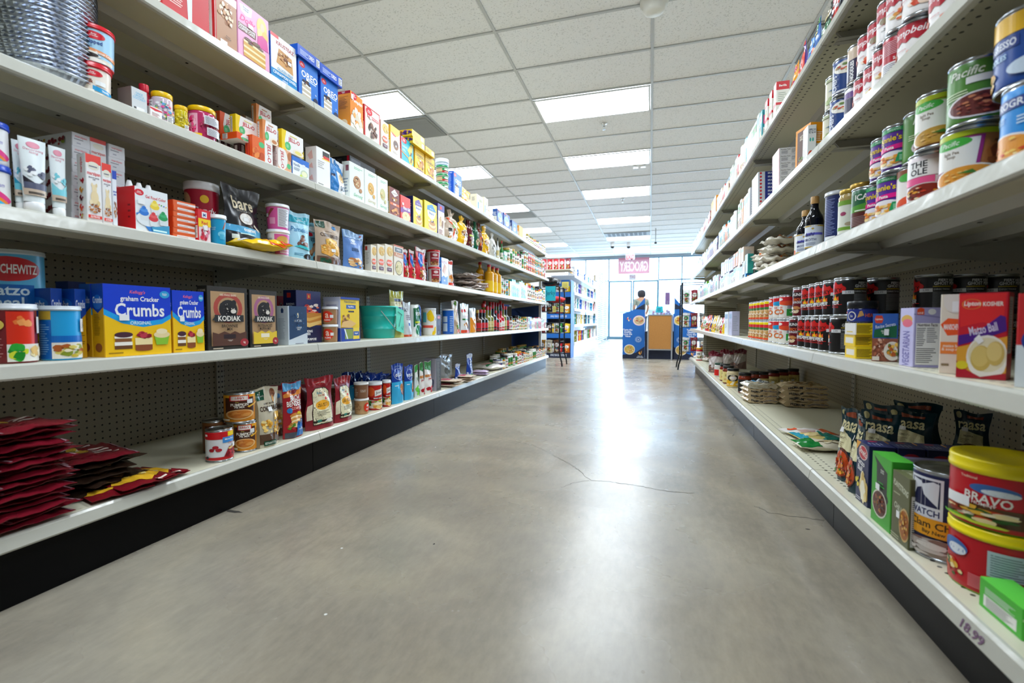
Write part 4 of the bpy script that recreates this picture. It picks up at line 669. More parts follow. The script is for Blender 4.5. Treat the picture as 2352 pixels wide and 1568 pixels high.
def kodiak(n, bgc, arc1, low, low2, t1, t2, c6): A(n, '#33312f', r(.08, .06, .92, .92, '#b8956e'), ring(.5, .66, .36, .24, arc1, .72), t(.5, .87, .035, '100% WHOLE GRAINS', '#f0e0c8', .4), e(.5, .64, .23, .155, '#26262a'), e(.36, .7, .07, .05, '#26262a'), e(.64, .75, .06, .045, '#26262a'), blobs(.5, .65, .2, .13, ['#3c3d40', '#cfc8bc', '#1c1c1f', '#26262a', '#26262a'], 40, 3, .07), e(.6, .61, .07, .035, '#e2dcd2'), e(.63, .55, .05, .03, '#1a1a1c'), r(.14, .44, .86, .55, '#2c2f33'), p([(.08, .47), (.14, .52), (.14, .46)], '#2c2f33'), t(.5, .495, .085, 'KODIAK', '#f2ede4', .56, 0, .04), t(.5, .375, .05, t1, '#2e2620', .52, 0, .02), t(.5, .325, .045, t2, '#2e2620', .4, 0, .02), p([(.08, .06), (.92, .06), (.92, .28), (.75, .25), (.62, .29), (.5, .25), (.36, .29), (.22, .25), (.08, .28)], low), r(.34, .17, .64, .24, low2), t(.5, .14, .025, 'CHOCOLATE\nFUDGE', '#e8dcd0', .3), e(.86, .1, .11, .065, '#a8323c'), t(.86, .1, .045, '6g', '#f4e4dc', .12), ln(.08, .015, .45, .035, 1, '#c9b9a4', .8), sd='#1c1b1b', tp='#24211f', S=[ln(.15, .1, .85, .75, 22, '#6a655e', .3), t(.5, .93, .035, 'KODIAK', '#a09a90', .75)])
kodiak('kodiak1', 0, '#b04a40', '#5a3a30', '#2e2026', 'BROWNIE', 'MIX', 0); kodiak('kodiak2', 0, '#a8648c', '#e8c63a', '#f3ead2', 'PROTEIN-PACKED', 'MUFFIN MIX', 0)
DEF['kodiak2']['T'] = [t(.5, .5, .5, 'TASTE BETTER', '#cfc8bc', .8)]
A('kodback', '#211f1f', r(.1, .1, .9, .85, '#2b2927'), t(.5, .93, .04, 'KODIAK', '#8f8980', .7), sd='#1a1919', S=[ln(.15, .1, .85, .75, 22, '#5a5650', .3), t(.5, .93, .04, 'KODIAK', '#a8a298', .8, 0, .03)])
A('salt', '#1d3f66', r(0, 0, .05, 1, '#c6d2dc'), p([(0, 0), (1, 0), (1, .3), (0, .12)], '#cfd9e2'), e(.5, .76, .04, .07, '#e8dcb4'), t(.5, .62, .06, 'MORTON', '#e6eef4', .4), t(.55, .42, .09, 'KOSHER\nSALT', '#e6eef4', .5, 0, .02), blobs(.5, .62, .45, .32, ['#2a5a8a', '#173354', '#34699c'], 40, 3, .05), ln(.3, .02, .9, .045, 1, '#667', .6), sd='#cdd6dd', S=[p([(.4, .82), (.6, .82), (.62, .9), (.5, .96), (.38, .9)], '#27406a'), ln(.15, .15, .8, .7, 16, '#8a97a4', .3)])
A('baking', '#262c6a', r(.42, .84, .58, .95, '#c8302c'), t(.5, .895, .05, 'a', '#f6c62c', .1), blobs(.6, .66, .4, .12, ['#d8303a', '#f07a5a', '#f6e6e0', '#b51f2a'], 16, 4, .25), r(.1, .34, 1, .58, '#cf8a3a'), p([(0, .36), (.5, .3), (1, .38), (1, .44), (.5, .38), (0, .44)], '#f0c87a'), p([(0, .46), (.5, .42), (1, .5), (1, .54), (.5, .48), (0, .52)], '#e9b45e'), r(0, 0, 1, .3, '#16204a'), t(.45, .2, .1, 'BAKING\nMIX', '#fff', .6, 0, .04), t(.5, .07, .045, 'ALL PURPOSE', '#fff', .6, 0, .02), sd='#1a2254', S=[t(.55, .72, .08, 'BAKING\nMIX', '#e4e8f4', .7), r(.3, .86, .6, .95, '#c8302c')])
A('redcorn', '#c22030', t(.5, .8, .12, 'Corn', '#fff', .7, 0, .02), r(0, 0, 1, .55, '#2a4f96'))
A('redlion', '#a9805a', e(.36, .5, .28, .4, '#e23a1e'), t(.36, .56, .34, 'a', '#f6d8c8', .2), t(.36, .26, .12, 'ALEIAS', '#fff', .34), sticker(.5, .4, .16, .22), lid='#e4e6e8', lh=.14, tap=.93)
A('browntub', '#8a6248', t(.6, .55, .2, 'ITALIAN\nPANKO', '#d8c8b8', .5), ln(.1, .15, .35, .8, 5, '#c9b6a4'), lid='#d9d9d6', lh=.13, tap=.95)
A('crumbtub', '#c39a6c', blobs(.3, .5, .3, .5, ['#b58a5c', '#d2ab7c', '#a67c50'], 30, 3, .12), e(.85, .5, .18, .36, '#e23a1e'), t(.85, .36, .12, 'ALE', '#fff', .14), sticker(.82, .55, .12, .16), lid='#dcdcd8', lh=.13, tap=.93)
A('yeast', '#f4d216', t(.5, .9, .06, "Fleischmann's", '#3a3a3a', .6), r(.3, .74, .8, .83, '#2f5fb0'), t(.55, .785, .05, 'RapidRise', '#fff', .44), ln(.4, .66, .72, .71, 1, '#334', .7), blobs(.28, .5, .26, .14, ['#8a5a2a', '#c98a3a', '#e9bd6a'], 16, 4, .25), p([(.0, .32), (.5, .3), (.8, .4), (.5, .48), (.1, .44)], '#e9bd74'), r(0, 0, 1, .3, '#1b3fa0'), r(.2, .05, .6, .28, '#8aa04a'), p([(.15, .28), (.3, .05), (.36, .05), (.22, .28)], '#e9eef4'), r(.62, .04, .96, .3, '#f2d63a'), r(.64, .12, .94, .22, '#2f5fb0'), t(.79, .17, .05, 'Rapid', '#fff', .25), r(0, .95, 1, 1, '#1b3fa0'), sd='#cdd3ea', tp='#2848a8', S=[r(.1, .6, .9, .9, '#e4e4f0'), r(0, 0, 1, .3, '#2346a4'), ln(.2, .62, .8, .85, 5, '#99b')])
A('yelgreenbag', '#c7ca72', r(0, .86, 1, 1, '#d3d24a'), r(.25, .78, .7, .84, '#1f3f78'), r(0, .66, 1, .77, '#e4dfb0'), r(0, .58, 1, .66, '#284a8a'), e(.82, .76, .08, .05, '#a8502e'), blobs(.5, .72, .3, .03, ['#9a2a2a', '#3a5a2a'], 4, 3, .2), e(.68, .42, .14, .09, '#c9863a'), blobs(.68, .42, .12, .07, ['#b56a2a', '#e0b060'], 6, 3, .4), ln(.3, .12, .7, .3, 4, '#9a9c50'), shape='stand')
A('whitebag', '#ccd4dc', t(.3, .78, .09, 'SALTY', '#556', .5), r(.3, .32, .6, .4, '#2a5a9c'), r(0, 0, 1, .06, '#cf4f22'), ln(.2, .5, .8, .66, 3, '#99a'), shape='stand')
A('sweetener', '#e9f0ee', p([(0, .3), (1, .55), (1, .95), (0, .9)], '#1f6a44'), t(.5, .72, .12, "SWERVE", '#fff', .8), r(.1, .42, .9, .48, '#c9d62a'), e(.5, .2, .35, .16, '#2a8a5a'), r(.75, 0, 1, 1, '#1f4fa0'), shape='brick')
A('whitecan', '#eeeeea', r(.0, .5, .34, .9, '#5fc0d0'), blobs(.6, .72, .16, .2, ['#f6cf1c', '#f2c40f'], 3, 2, .9), r(0, .28, .7, .38, '#ef5a48'), blobs(.8, .16, .14, .16, ['#f6cf1c'], 3, 4, .9), t(.9, .62, .1, 'Q', '#444', .1), lid='#dfe3e6', lh=.05)
A('darkstreit', '#26264a', e(.5, .86, .34, .08, '#c2304a'), t(.5, .86, .05, "Streit's", '#fff', .5), t(.5, .6, .1, 'Onion\nMacaroon', '#d8dcea', .8, 90), ln(.3, .06, .7, .2, 4, '#8a8aa8'), sd='#cfd6de')
A('bluecan', '#1663c8', r(.15, .1, .45, .45, '#c9dcf4'), r(.15, .5, .45, .75, '#c9dcf4'), ln(.6, .1, .85, .8, 9, '#bcd6f4', .4), lid='#d9dfe6', lh=.05)
A('veganbag', '#cdb9a2', p([(.3, .9), (.6, 1), (.7, .85)], '#5a9a3a'), e(.72, .6, .16, .14, '#d8302a'), p([(.2, .3), (.6, .45), (.7, .2), (.4, .12)], '#7a9a3a'), blobs(.4, .5, .35, .3, ['#d9c6ae', '#bfa68c', '#e6d8c6'], 16, 3, .3), r(.3, .02, .9, .12, '#e06a3a'), shape='pinch')
A('co2bag', '#dfe4e6', e(.15, .76, .12, .06, '#d8302a'), e(.45, .76, .12, .06, '#d8302a'), t(.6, .55, .09, 'COCO 2', '#c83a3a', .5), r(.1, .44, .7, .49, '#2a7a3a'), blobs(.5, .26, .3, .12, ['#b8743a', '#d9a25e', '#7a4a26'], 12, 3, .3), r(0, 0, 1, .1, '#e0482c'), shape='stand', ro=.2)
A('silverbag', '#c9ccd2', p([(0, .62), (1, .5), (1, .0), (0, .0)], '#e8962a'), e(.7, .28, .2, .2, '#8a8a92'), r(.3, .38, .8, .46, '#d8a878'), shape='stand', ro=.18)
# bottom deck
A('pouchred', '#701422', r(0, 0, .03, 1, '#a07882'), r(.97, 0, 1, 1, '#a07882'), r(.1, .2, .5, .7, '#741824'), ln(.5, .3, .9, .6, 4, '#d8c8c0'), blobs(.3, .5, .2, .3, ['#d9b23a', '#7a8a3a', '#e9d9a8'], 10, 3, .3), ln(.2, .8, .7, .88, 1, '#d8c8c8', .6), shape='pillow', wr=.004, ro=.16, Bk=[])
A('pouchbrown', '#2e2018', blobs(.5, .5, .45, .4, ['#a8845a', '#8a6440', '#c9a878', '#5a4028'], 22, 3, .3), r(0, .8, 1, 1, '#141010'), shape='pillow', wr=.005, ro=.14)
A('noodlebag', '#74141e', p([(0, .3), (.6, .1), (1, .4), (.8, .95), (.3, .8)], '#d9a82a'), blobs(.5, .55, .35, .3, ['#e6bf4a', '#b8862a', '#f3dc8a', '#8a5a1a'], 26, 3, .16), p([(.6, .0), (1, .0), (1, .4)], '#74141e'), r(.1, .82, .6, .94, '#6c121c'), t(.35, .88, .07, 'Marinara', '#f3e6d8', .45, 0, 0, .3), ln(.65, .05, .95, .1, 1, '#e9d9cc', .7), shape='pillow', wr=.004, ro=.2)
LB = [r(0, .88, .26, 1, '#e9a51c'), r(.68, .8, 1, 1, '#eda41a'), r(.15, .28, .86, .9, '#4a2414'), r(.28, .78, .72, .98, '#d81f2a'), r(.31, .8, .69, .96, '#f4ece4'), t(.5, .88, .11, "Libby's", '#c8202c', .34, 0, .02, .2), t(.45, .73, .06, 'Easy', '#e9c84a', .2, 0, 0, .3), t(.5, .63, .11, 'PUMPKIN', '#f6f0e4', .66, 0, .05), t(.5, .54, .075, 'PIE MIX', '#f6f0e4', .4, 0, .04), ring(.5, .26, .34, .19, '#e8b878', .8), e(.5, .27, .28, .15, '#cf7a2c'), blobs(.5, .27, .24, .11, ['#d88a3a', '#c26a20', '#e0984a'], 12, 3, .3), r(.66, .66, .8, .82, '#eef0f2'), p([(.66, .55), (.95, .7), (.95, .64), (.7, .5)], '#e9b23a'), r(.04, .03, .28, .1, '#e9dcc0')]
A('libby', '#d98a1c', LB, B=[(.06, '#c9741a')])
A('libbyback', '#7a4a20', r(.2, .3, .8, .9, '#4a2414'), t(.5, .6, .12, 'PUMPKIN', '#d8c8b0', .6))
A('cherry', '#e4e6ea', r(0, .0, 1, .1, '#c8161f'), r(0, .74, 1, 1, '#cf1420'), r(.72, .82, 1, .98, '#f3d21a'), r(.58, .6, 1, .8, '#3f8fd8'), t(.78, .72, .06, 'More Fruit', '#fff', .36), t(.84, .57, .09, 'Cherry', '#b01f30', .28, 0, 0, .2), e(.4, .46, .08, .06, '#b5182c'), e(.3, .36, .07, .06, '#a01424'), e(.48, .36, .08, .06, '#b5182c'), p([(.6, .1), (1, .05), (1, .4), (.75, .45)], '#9c1424'), blobs(.82, .22, .18, .14, ['#b51c30', '#7c0f1e', '#d23a48'], 14, 3, .3), p([(.7, .4), (1, .5), (1, .44), (.75, .34)], '#e6c07a'), r(.12, .86, .2, .93, '#f2f2f2'), e(.18, .1, .05, .05, '#333'), r(.86, .4, 1, .56, '#f0f2f4'))
A('honeycorn', '#c4bca6', r(.1, .8, .42, .97, '#16503a'), t(.26, .89, .07, "Marie\nCallender's", '#e8efe8', .28, 0, 0, .2), e(.76, .9, .1, .08, '#7a4a30'), e(.74, .8, .04, .06, '#c98a3a'), t(.56, .73, .03, 'HONEY BUTTER', '#3b241c', .4), t(.6, .65, .085, 'CORN BREAD', '#3b241c', .82, 0, .03), r(.02, .05, .98, .22, '#5a4030'), blobs(.4, .36, .3, .16, ['#e0a63c', '#f0cc74', '#c98a2c', '#f6e09a'], 20, 4, .2), blobs(.75, .3, .22, .16, ['#e6b048', '#f3d484', '#d09232'], 14, 5, .22), p([(.6, .44), (.95, .46), (.95, .56), (.7, .58)], '#eab94e'), r(.2, .02, .62, .1, '#16503a'), t(.41, .06, .04, 'RESTAURANT STYLE', '#e0ece4', .36), sticker(.45, .6, .15, .07), r(0, 0, .1, 1, '#8c7a5c'), shape='stand', ro=.18)
A('birch', '#a8222c', r(0, .86, 1, 1, '#5aa4d4'), p([(0, .8), (.3, .88), (.7, .84), (1, .9), (1, .78), (0, .74)], '#e38a3a'), e(.5, .84, .2, .05, '#7a1c24'), t(.52, .72, .1, 'BIRCH', '#f6f0e8', .5, 0, .04), t(.52, .62, .1, 'BENDERS', '#f6f0e8', .85, 0, .04), t(.6, .53, .05, 'COMPLETE', '#f3b8a8', .6), e(.2, .5, .12, .05, '#2a7ab8'), r(.7, .49, .88, .56, '#eef'), e(.52, .4, .36, .05, '#c98238'), e(.52, .36, .34, .04, '#f0d9a8'), e(.52, .33, .34, .04, '#d69a50'), e(.52, .29, .33, .04, '#f0d9a8'), e(.52, .26, .33, .04, '#d69a50'), e(.52, .22, .32, .04, '#f0d9a8'), p([(.5, .42), (.7, .41), (.68, .46), (.55, .47)], '#f6d23a'), blobs(.2, .2, .16, .08, ['#5a8a2a', '#c8323a', '#c9a23a'], 8, 3, .35), p([(.4, .02), (.98, .02), (.98, .26), (.7, .28), (.42, .24)], '#1d74c4'), t(.7, .15, .045, 'KETO\nCARB FRIENDLY', '#fff', .5, 0, .02), e(.52, .25, .08, .04, '#15508c'), e(.74, .28, .1, .05, '#123f74'), t(.74, .28, .045, '7', '#fff', .1), r(0, 0, .4, .1, '#4a4f5a'), shape='stand')
BR = [r(0, .82, 1, 1, '#8c1a26'), t(.5, .9, .035, 'GLUTEN FREE', '#f0c8c0', .55), r(.22, .85, .78, .95, '#b0242e'), t(.5, .9, .035, 'GLUTEN FREE', '#f6d8d0', .5), p([(.14, .08), (.86, .08), (.86, .72), (.7, .8), (.3, .8), (.14, .72)], '#2c2620'), p([(.16, .095), (.84, .095), (.84, .71), (.69, .785), (.31, .785), (.16, .71)], '#e3dcb8'), t(.5, .68, .1, "Bob's\nRed Mill", '#a8302c', .5, 0, .01, .2), t(.42, .7, .05, 'Bobs', '#2e8a9c', .2), e(.66, .58, .06, .03, '#e0452c'), e(.5, .46, .27, .095, '#f0ab2a'), r(.26, .41, .74, .51, '#f0ab2a'), t(.5, .46, .07, 'ALL-PURPOSE\nBAKING FLOUR', '#2e2418', .46, 0, .03), ln(.28, .26, .75, .36, 4, '#4a4438', .3), r(.26, .13, .4, .18, '#2a8a7a'), p([(.5, .12), (.62, .18), (.8, .16), (.78, .11)], '#f3f0e6'), p([(0, .18), (.13, .2), (.13, .5), (0, .46)], '#e6dcc0')]
A('bobs', '#8c1f2c', *BR, shape='pinch', ro=.3); A('bobsback', '#6d1420', t(.5, .88, .04, 'GLUTEN FREE', '#d8a8a0', .5), shape='stand', ro=.3)
A('josred', '#c8201c', e(.3, .75, .2, .2, '#e8622a'), p([(.5, .55), (.92, .62), (.92, .86), (.5, .8)], '#f2f0ec'), t(.72, .7, .14, 'Jovial', '#2a2420', .36, 8, .01, .2), r(0, .42, 1, .5, '#8c1a1c'), t(.7, .47, .05, 'BREAD CRUMBS', '#fff', .5), p([(0, .05), (1, .05), (1, .42), (.6, .36), (0, .44)], '#e9e6dc'), blobs(.2, .25, .18, .14, ['#2a8a2e', '#1f6a24', '#5aa83a'], 8, 3, .4), blobs(.62, .33, .3, .08, ['#7aa02a', '#c8302a', '#d9d23a'], 10, 4, .3), blobs(.68, .16, .28, .12, ['#f0c87a', '#fff1cc', '#d99a3a'], 8, 4, .45), lid='#d8dce0', lh=.11)
A('equal', '#1c3f9c', t(.5, .93, .04, 'BULK PACK', '#9cb8e8', .5), t(.5, .72, .16, 'equal', '#eef4fc', .8, 0, .01, .15), ring(.5, .74, .4, .15, '#bcd0f0', .94), e(.68, .34, .18, .15, '#8a4a2a'), e(.62, .38, .12, .1, '#c98a5a'), ln(.1, .44, .4, .48, 1, '#e8f6fc', .5), B=[(.55, '#3aaee0')], shape='stand', ro=.18)
A('greenwhite', '#e6ece6', p([(0, .75), (1, .85), (1, 1), (0, 1)], '#4fa85a'), t(.5, .56, .12, 'WAY', '#2a7a3a', .6), blobs(.5, .2, .45, .2, ['#5ac83a', '#8ade5a', '#2f9a2c'], 12, 3, .3), shape='pinch', ro=.2)
A('deepgreen', '#e9e6e2', p([(0, .78), (1, .7), (1, 1), (0, 1)], '#3f8a4a'), r(0, .52, 1, .6, '#c9854a'), t(.5, .46, .1, 'peel', '#b8302a', .7), blobs(.55, .12, .4, .1, ['#d8202c', '#b5182a'], 4, 3, .5), shape='pinch', ro=.2)
A('darkbx', '#2a2624', ln(.2, .1, .8, .9, 20, '#8a847a', .3), r(.15, .9, .85, .97, '#4a4440'), sd='#a8a6b4', S=[blobs(.5, .3, .3, .2, ['#8a8ea8', '#c9b8a4', '#5a5f7a'], 12, 3, .3)])
A('ricepack', '#dccab4', r(.1, .3, .5, .7, '#c86a7a'), r(.55, .3, .9, .7, '#e6dcd0'), ln(.55, .35, .9, .6, 2, '#5a6aa8'), shape='pillow', wr=.002)
A('bluerice', '#1f3f96', r(0, .85, 1, 1, '#c9d3e8'), t(.5, .45, .3, 'sunrise', '#e4ecf8', .85, 90, .03), r(.2, .15, .8, .2, '#3a9a4a'), p([(0, 0), (.3, 0), (.1, .3), (0, .3)], '#c9d3e8'), shape='pinch', ro=.15)
A('clearwhite', '#b9bec0', r(.3, .78, .7, .9, '#3f4a2a'), e(.5, .3, .25, .2, '#7a807e'), ln(.25, .55, .75, .65, 2, '#7a7e80'), shape='stand', wr=.005, ro=.15)
A('whitelie', '#e6e2dc', p([(.1, .3), (.6, .25), (.7, .45), (.2, .5)], '#2f7a4a'), e(.6, .6, .25, .15, '#e9a8a8'), ln(.2, .65, .6, .8, 2, '#c06a6a'), shape='pillow', wr=.006, ro=.2)
A('pinkpack', '#cdb8d6', r(.2, .3, .8, .7, '#e4d8e8'), shape='pillow', wr=.003)
# soup run cans
def camp(n, low): A(n, '#f1efee', p([(0, .58), (.08, .52), (.16, .6), (.26, .54), (.36, .62), (.46, .55), (.56, .63), (.66, .56), (.76, .64), (.86, .57), (1, .62), (1, 1), (0, 1)], '#b5162c'), t(.5, .8, .24, "Campbell's", '#f6eef0', .9, 0, .015, .3), *low, t(.35, .4, .06, 'Homestyle', '#b5162c', .4, 0, 0, .2))
camp('camp1', [blobs(.65, .25, .22, .14, ['#d84a2a', '#e9795a', '#f3d9c4'], 6, 3, .5), blobs(.12, .4, .1, .12, ['#e8602a'], 3, 3, .7)]); camp('camp2', [blobs(.6, .3, .3, .16, ['#f0d38c', '#e6a04a', '#f7ebc0', '#e0622a'], 12, 4, .28)]); camp('camp3', [e(.5, .5, .16, .1, '#8a7a5a'), t(.5, .26, .08, 'Beef\nConsomme', '#333', .6)])
A('campback', '#b5162c', ln(.1, .55, .6, .92, 8, '#f0c0c8', .35), ln(.7, .5, .92, .92, 9, '#f0c0c8', .4), t(.5, .42, .09, '2/$100', '#fff', .7, 0, .03), r(0, 0, 1, .34, '#e9eaee'), ln(.1, .05, .6, .32, 6, '#667', .4))
A('purplecan', '#e9e6ea', r(0, .72, 1, .9, '#6a4a8c'), r(.05, .3, .5, .7, '#3a3450'), ln(.55, .1, .95, .9, 12, '#8a86a0', .4), r(0, .0, 1, .08, '#5a3a86'))
A('purplecan2', '#cdb8a0', r(.0, .0, .5, .65, '#2f2a4a'), r(.5, 0, 1, 1, '#7a5aa4'), ln(.6, .1, .92, .9, 12, '#e0d8ec', .4), t(.25, .3, .12, 'NOODLES', '#fff', .6, 90))
A('bluesoup', '#163f84', r(0, 0, 1, .06, '#e8eaf0'), e(.55, .74, .42, .2, '#f0eee4'), blobs(.55, .74, .38, .17, ['#cf4a2a', '#e9c04a', '#6a8a3a', '#f3e2b0', '#b58a4a'], 26, 5, .16), t(.2, .3, .14, 'CHEFS', '#e6eaf4', .5, 90, .03), B=[(.03, '#dfe3e8')])
A('creamcan', '#d9d6bc', blobs(.5, .3, .45, .25, ['#7a9a5a', '#a8b87a', '#e4e0c8'], 14, 3, .3), r(0, .88, 1, .96, '#a8b48a'), p([(.2, .55), (.9, .7), (.8, .5)], '#3f6a8a'))
A('progresso', '#1a8fe0', t(.5, .8, .12, 'PROGRESSO', '#e9eef8', .9, 0, .04), r(.05, .72, .95, .88, '#233f8c'), t(.5, .8, .11, 'PROGRESSO', '#e9eef8', .84, 0, .04), t(.25, .6, .1, 'CHICKEN\nNOODLE', '#bfe2f8', .4), ln(.5, .48, .95, .62, 3, '#cfe8fa'), bowl(.35, .16, .36, .22, '#e9ecf0', '#e89a3a', ['#f3c860', '#d84a2a', '#f6e3a0', '#e8702a'], 18, 3), G=[], K=[])
A('progyel', '#184a9c', r(0, .72, 1, 1, '#f2bd1c'), r(.1, .52, .6, .68, '#233f8c'), t(.35, .6, .11, 'PROGRESSO', '#e9eef8', .45, 0, .04), t(.3, .42, .08, 'NOODLES', '#bfe2f8', .4), blobs(.22, .14, .22, .16, ['#e8b04a', '#f3d08a', '#c8602a'], 14, 4, .3), e(.7, .2, .2, .12, '#cfe0f2'))
A('pacgreen', '#4f8a34', t(.35, .84, .15, 'Pacific', '#e8f0e2', .6, 0, .02, .3), r(.72, .84, .95, .98, '#e9e81c'), t(.83, .91, .07, 'NEW', '#4f6a14', .16), sticker(.36, .62, .3, .12), ln(.05, .42, .4, .56, 3, '#cfe4b8'), bowl(.55, .24, .44, .23, '#e4e0e4', '#6a2a26', ['#a8503a', '#8a3a2e', '#4e1c1a', '#c9805a'], 34, 3), e(.86, .2, .1, .06, '#5aa894'))
def pacw(n, bdr, soup): A(n, '#b5713f', r(0, .9, 1, 1, '#b9c81c'), p([(.0, .3), (.62, .3), (.68, .88), (.0, .88)], bdr), p([(0, .32), (.58, .32), (.63, .85), (0, .85)], '#eceae4'), e(.28, .8, .26, .1, '#3fae3c'), t(.28, .8, .09, 'Pacific', '#eaf4e4', .4, 0, .01, .3), t(.3, .58, .14, 'Split Pea\nSoup', '#8a7a6a', .5), blobs(.85, .5, .16, .3, ['#8a4a26', '#a8602e', '#6a3018'], 8, 3, .45), bowl(.5, .14, .46, .22, '#f0ece4', soup, [soup, '#e9c070', '#d8a04a'], 20, 4), p([(.4, .2), (.55, .25), (.6, .17)], '#3f7a2a'))
pacw('pacwhite', '#8ac03a', '#c99a3c'); pacw('pacorange', '#9c2f7c', '#e2962c')
A('pacred', '#f0ece8', r(0, .84, 1, 1, '#8a4a2c'), e(.35, .8, .22, .1, '#3fae3c'), t(.4, .55, .1, 'Tomato\nSoup', '#6a5a4a', .5), bowl(.5, .17, .46, .22, '#f4ece6', '#e0502a', ['#e86a3a', '#d8401c', '#3f8a2a'], 12, 4))
A('whole', '#e9dfe4', r(.0, .55, .6, .9, '#f4f4f4'), t(.3, .74, .3, 'THE\nOLE', '#20242c', .5, 0, .05), r(0, .38, .55, .54, '#ef5a96'), p([(.5, .2), (1, .35), (1, .6), (.6, .45)], '#cf1f7a'), bowl(.4, .2, .4, .2, '#d9ccd0', '#8a2a1c', ['#e8a02a', '#c83a1c', '#f3d9b0', '#4a1a12'], 24, 4), e(.8, .84, .12, .07, '#d8cfc4'))
A('annies', '#5c2a9c', r(0, .9, 1, 1, '#1f9a5c'), t(.5, .95, .05, 'ORGANIC', '#d8f0e0', .5, 0, .02), t(.4, .75, .15, "Annie's", '#f4d41c', .7, 0, .03), ring(.2, .6, .1, .08, '#c9b45a', .75), p([(.05, .42), (.8, .48), (.85, .6), (.05, .54)], '#e6178c'), t(.42, .51, .08, 'Pasta', '#fff', .5), e(.45, .22, .42, .2, '#f0ecf4'), blobs(.42, .2, .36, .17, ['#f0a23a', '#f6c86a', '#e8842a', '#fbe0a0'], 22, 4, .2), p([(.55, .12), (1, .14), (1, .36), (.6, .34)], '#1f9a5c'), ln(.62, .16, .95, .3, 4, '#bfe8cc'))
A('navycan', '#1e2c62', r(.5, .06, 1, .96, '#dfe2e8'), t(.75, .92, .05, 'Nutrition Facts', '#223', .42), ln(.53, .12, .97, .86, 14, '#445', .35), ln(.06, .2, .42, .95, 22, '#8a9ad0', .3), r(.1, .04, .4, .16, '#e9edf2'), lid='#c9cdd2')
A('pestojar', '#b9a066', blobs(.5, .5, .48, .5, ['#c9b070', '#a88c50', '#8a7a3a'], 20, 3, .2), lab='#e6e8dc', F=[r(0, .86, 1, 1, '#7aa83a'), r(0, .1, 1, .2, '#7aa83a'), t(.5, .5, .3, 'KOOL', '#a8456a', .7, 90), e(.5, .28, .14, .06, '#b5a48a')], lid='#c9a84a', lm=.6, lr=.9, lh=.1)
DEF['pestojar'] = dict(bg='#b39c62', lab='#e6e8dc', F=[r(0, .86, 1, 1, '#7aa83a'), r(0, .1, 1, .2, '#7aa83a'), e(.3, .6, .1, .06, '#a8456a'), e(.5, .28, .14, .06, '#b5a48a')], lid='#c9a84a', lm=.6, lr=.9, lh=.09, nk=.08)
DEF['tanjar'] = dict(bg='#a88650', lab='#dfe0dc', F=[t(.4, .5, .12, 'SLICED\nGINGER', '#334', .6)], lid='#c9a44a', lm=.6, lr=.92, lh=.09, nk=.06)
A('cocal', '#16603c', t(.4, .8, .16, 'ICAL', '#eef2ea', .75, 0, .04), e(.6, .62, .12, .07, '#b8cf4a'), p([(0, .55), (1, .7), (1, .4), (0, .38)], '#4f9a2e'), r(0, 0, 1, .4, '#5a2420'), ln(.05, .04, .95, .3, 6, '#9a8a88', .3), ln(.2, .42, .7, .47, 1, '#e9f0e0', .6))
DEF['broth'] = dict(bg='#0c1018', lab='#dfe6f2', lz=(.12, .82), F=[r(0, .93, 1, .99, '#c9a840'), r(0, .01, 1, .06, '#c9a840'), e(.45, .84, .05, .04, '#c9a840'), r(.2, .56, .85, .66, '#6a6ad8'), t(.3, .6, .16, 'dashi', '#1c2468', .45, 0, .03, .2), t(.35, .36, .11, 'BROTH', '#3a4478', .5, 0, .02), ln(.15, .12, .6, .26, 3, '#8a94b0')], cap='#c89a58', sh=.58, sp=.24, nr=.42, ch=.13, cr=1.12)
A('paleorange', '#d9d2c0', r(0, 0, 1, .4, '#d86a2a'), blobs(.5, .3, .4, .2, ['#e8922a', '#c8501c'], 8, 3, .4))
A('crackbag', '#dcd7ca', blobs(.5, .5, .46, .4, ['#d8b78c', '#eee6d6', '#c9a478', '#f6f2ea', '#e8e4dc', '#e07a3a'], 30, 3, .16), shape='pillow', wr=.01, ro=.15)
A('hotcan', '#121215', e(.3, .74, .4, .16, '#d01818'), p([(0, .9), (.1, .99), (.15, .88), (.25, .98), (.3, .88), (.42, .97), (.5, .86), (.6, .9), (.66, .7), (0, .66)], '#d01818'), t(.3, .7, .13, 'CHUNKY', '#2a0606', .62, 0, .06), e(.14, .48, .16, .08, '#8a1c14'), ln(.2, .54, .5, .57, 1, '#3f8a2a', .8), blobs(.2, .5, .16, .06, ['#7a1812', '#a8281c', '#5a120e'], 6, 3, .4), p([(.34, .4), (.36, .52), (.4, .48), (.44, .58), (.48, .48), (.53, .52), (.54, .4)], '#e8601a'), p([(.38, .4), (.4, .47), (.44, .52), (.47, .45), (.51, .4)], '#f6c81c'), t(.33, .33, .12, 'PEPPER', '#f0f0f0', .62, 0, .03, .3), p([(.0, .24), (.62, .28), (.62, .265), (.0, .22)], '#d01818'), t(.3, .2, .05, 'STEAK & SAUSAGE', '#c8201c', .58), r(.62, .58, .86, .68, '#d9dce2'), t(.74, .63, .06, '3.99', '#889', .2),
  G=[t(.5, .9, .07, 'FIERY HEAT', '#d8dade', .9, 0, .03), t(.5, .81, .09, 'GHOST PEPPER', '#d8dade', .9, 0, .03), r(.02, .72, .6, .735, '#e8c81c'), t(.3, .65, .05, 'DIRECTIONS', '#b8bcc2', .5), ln(.02, .1, .8, .6, 16, '#8a8e96', .35)])
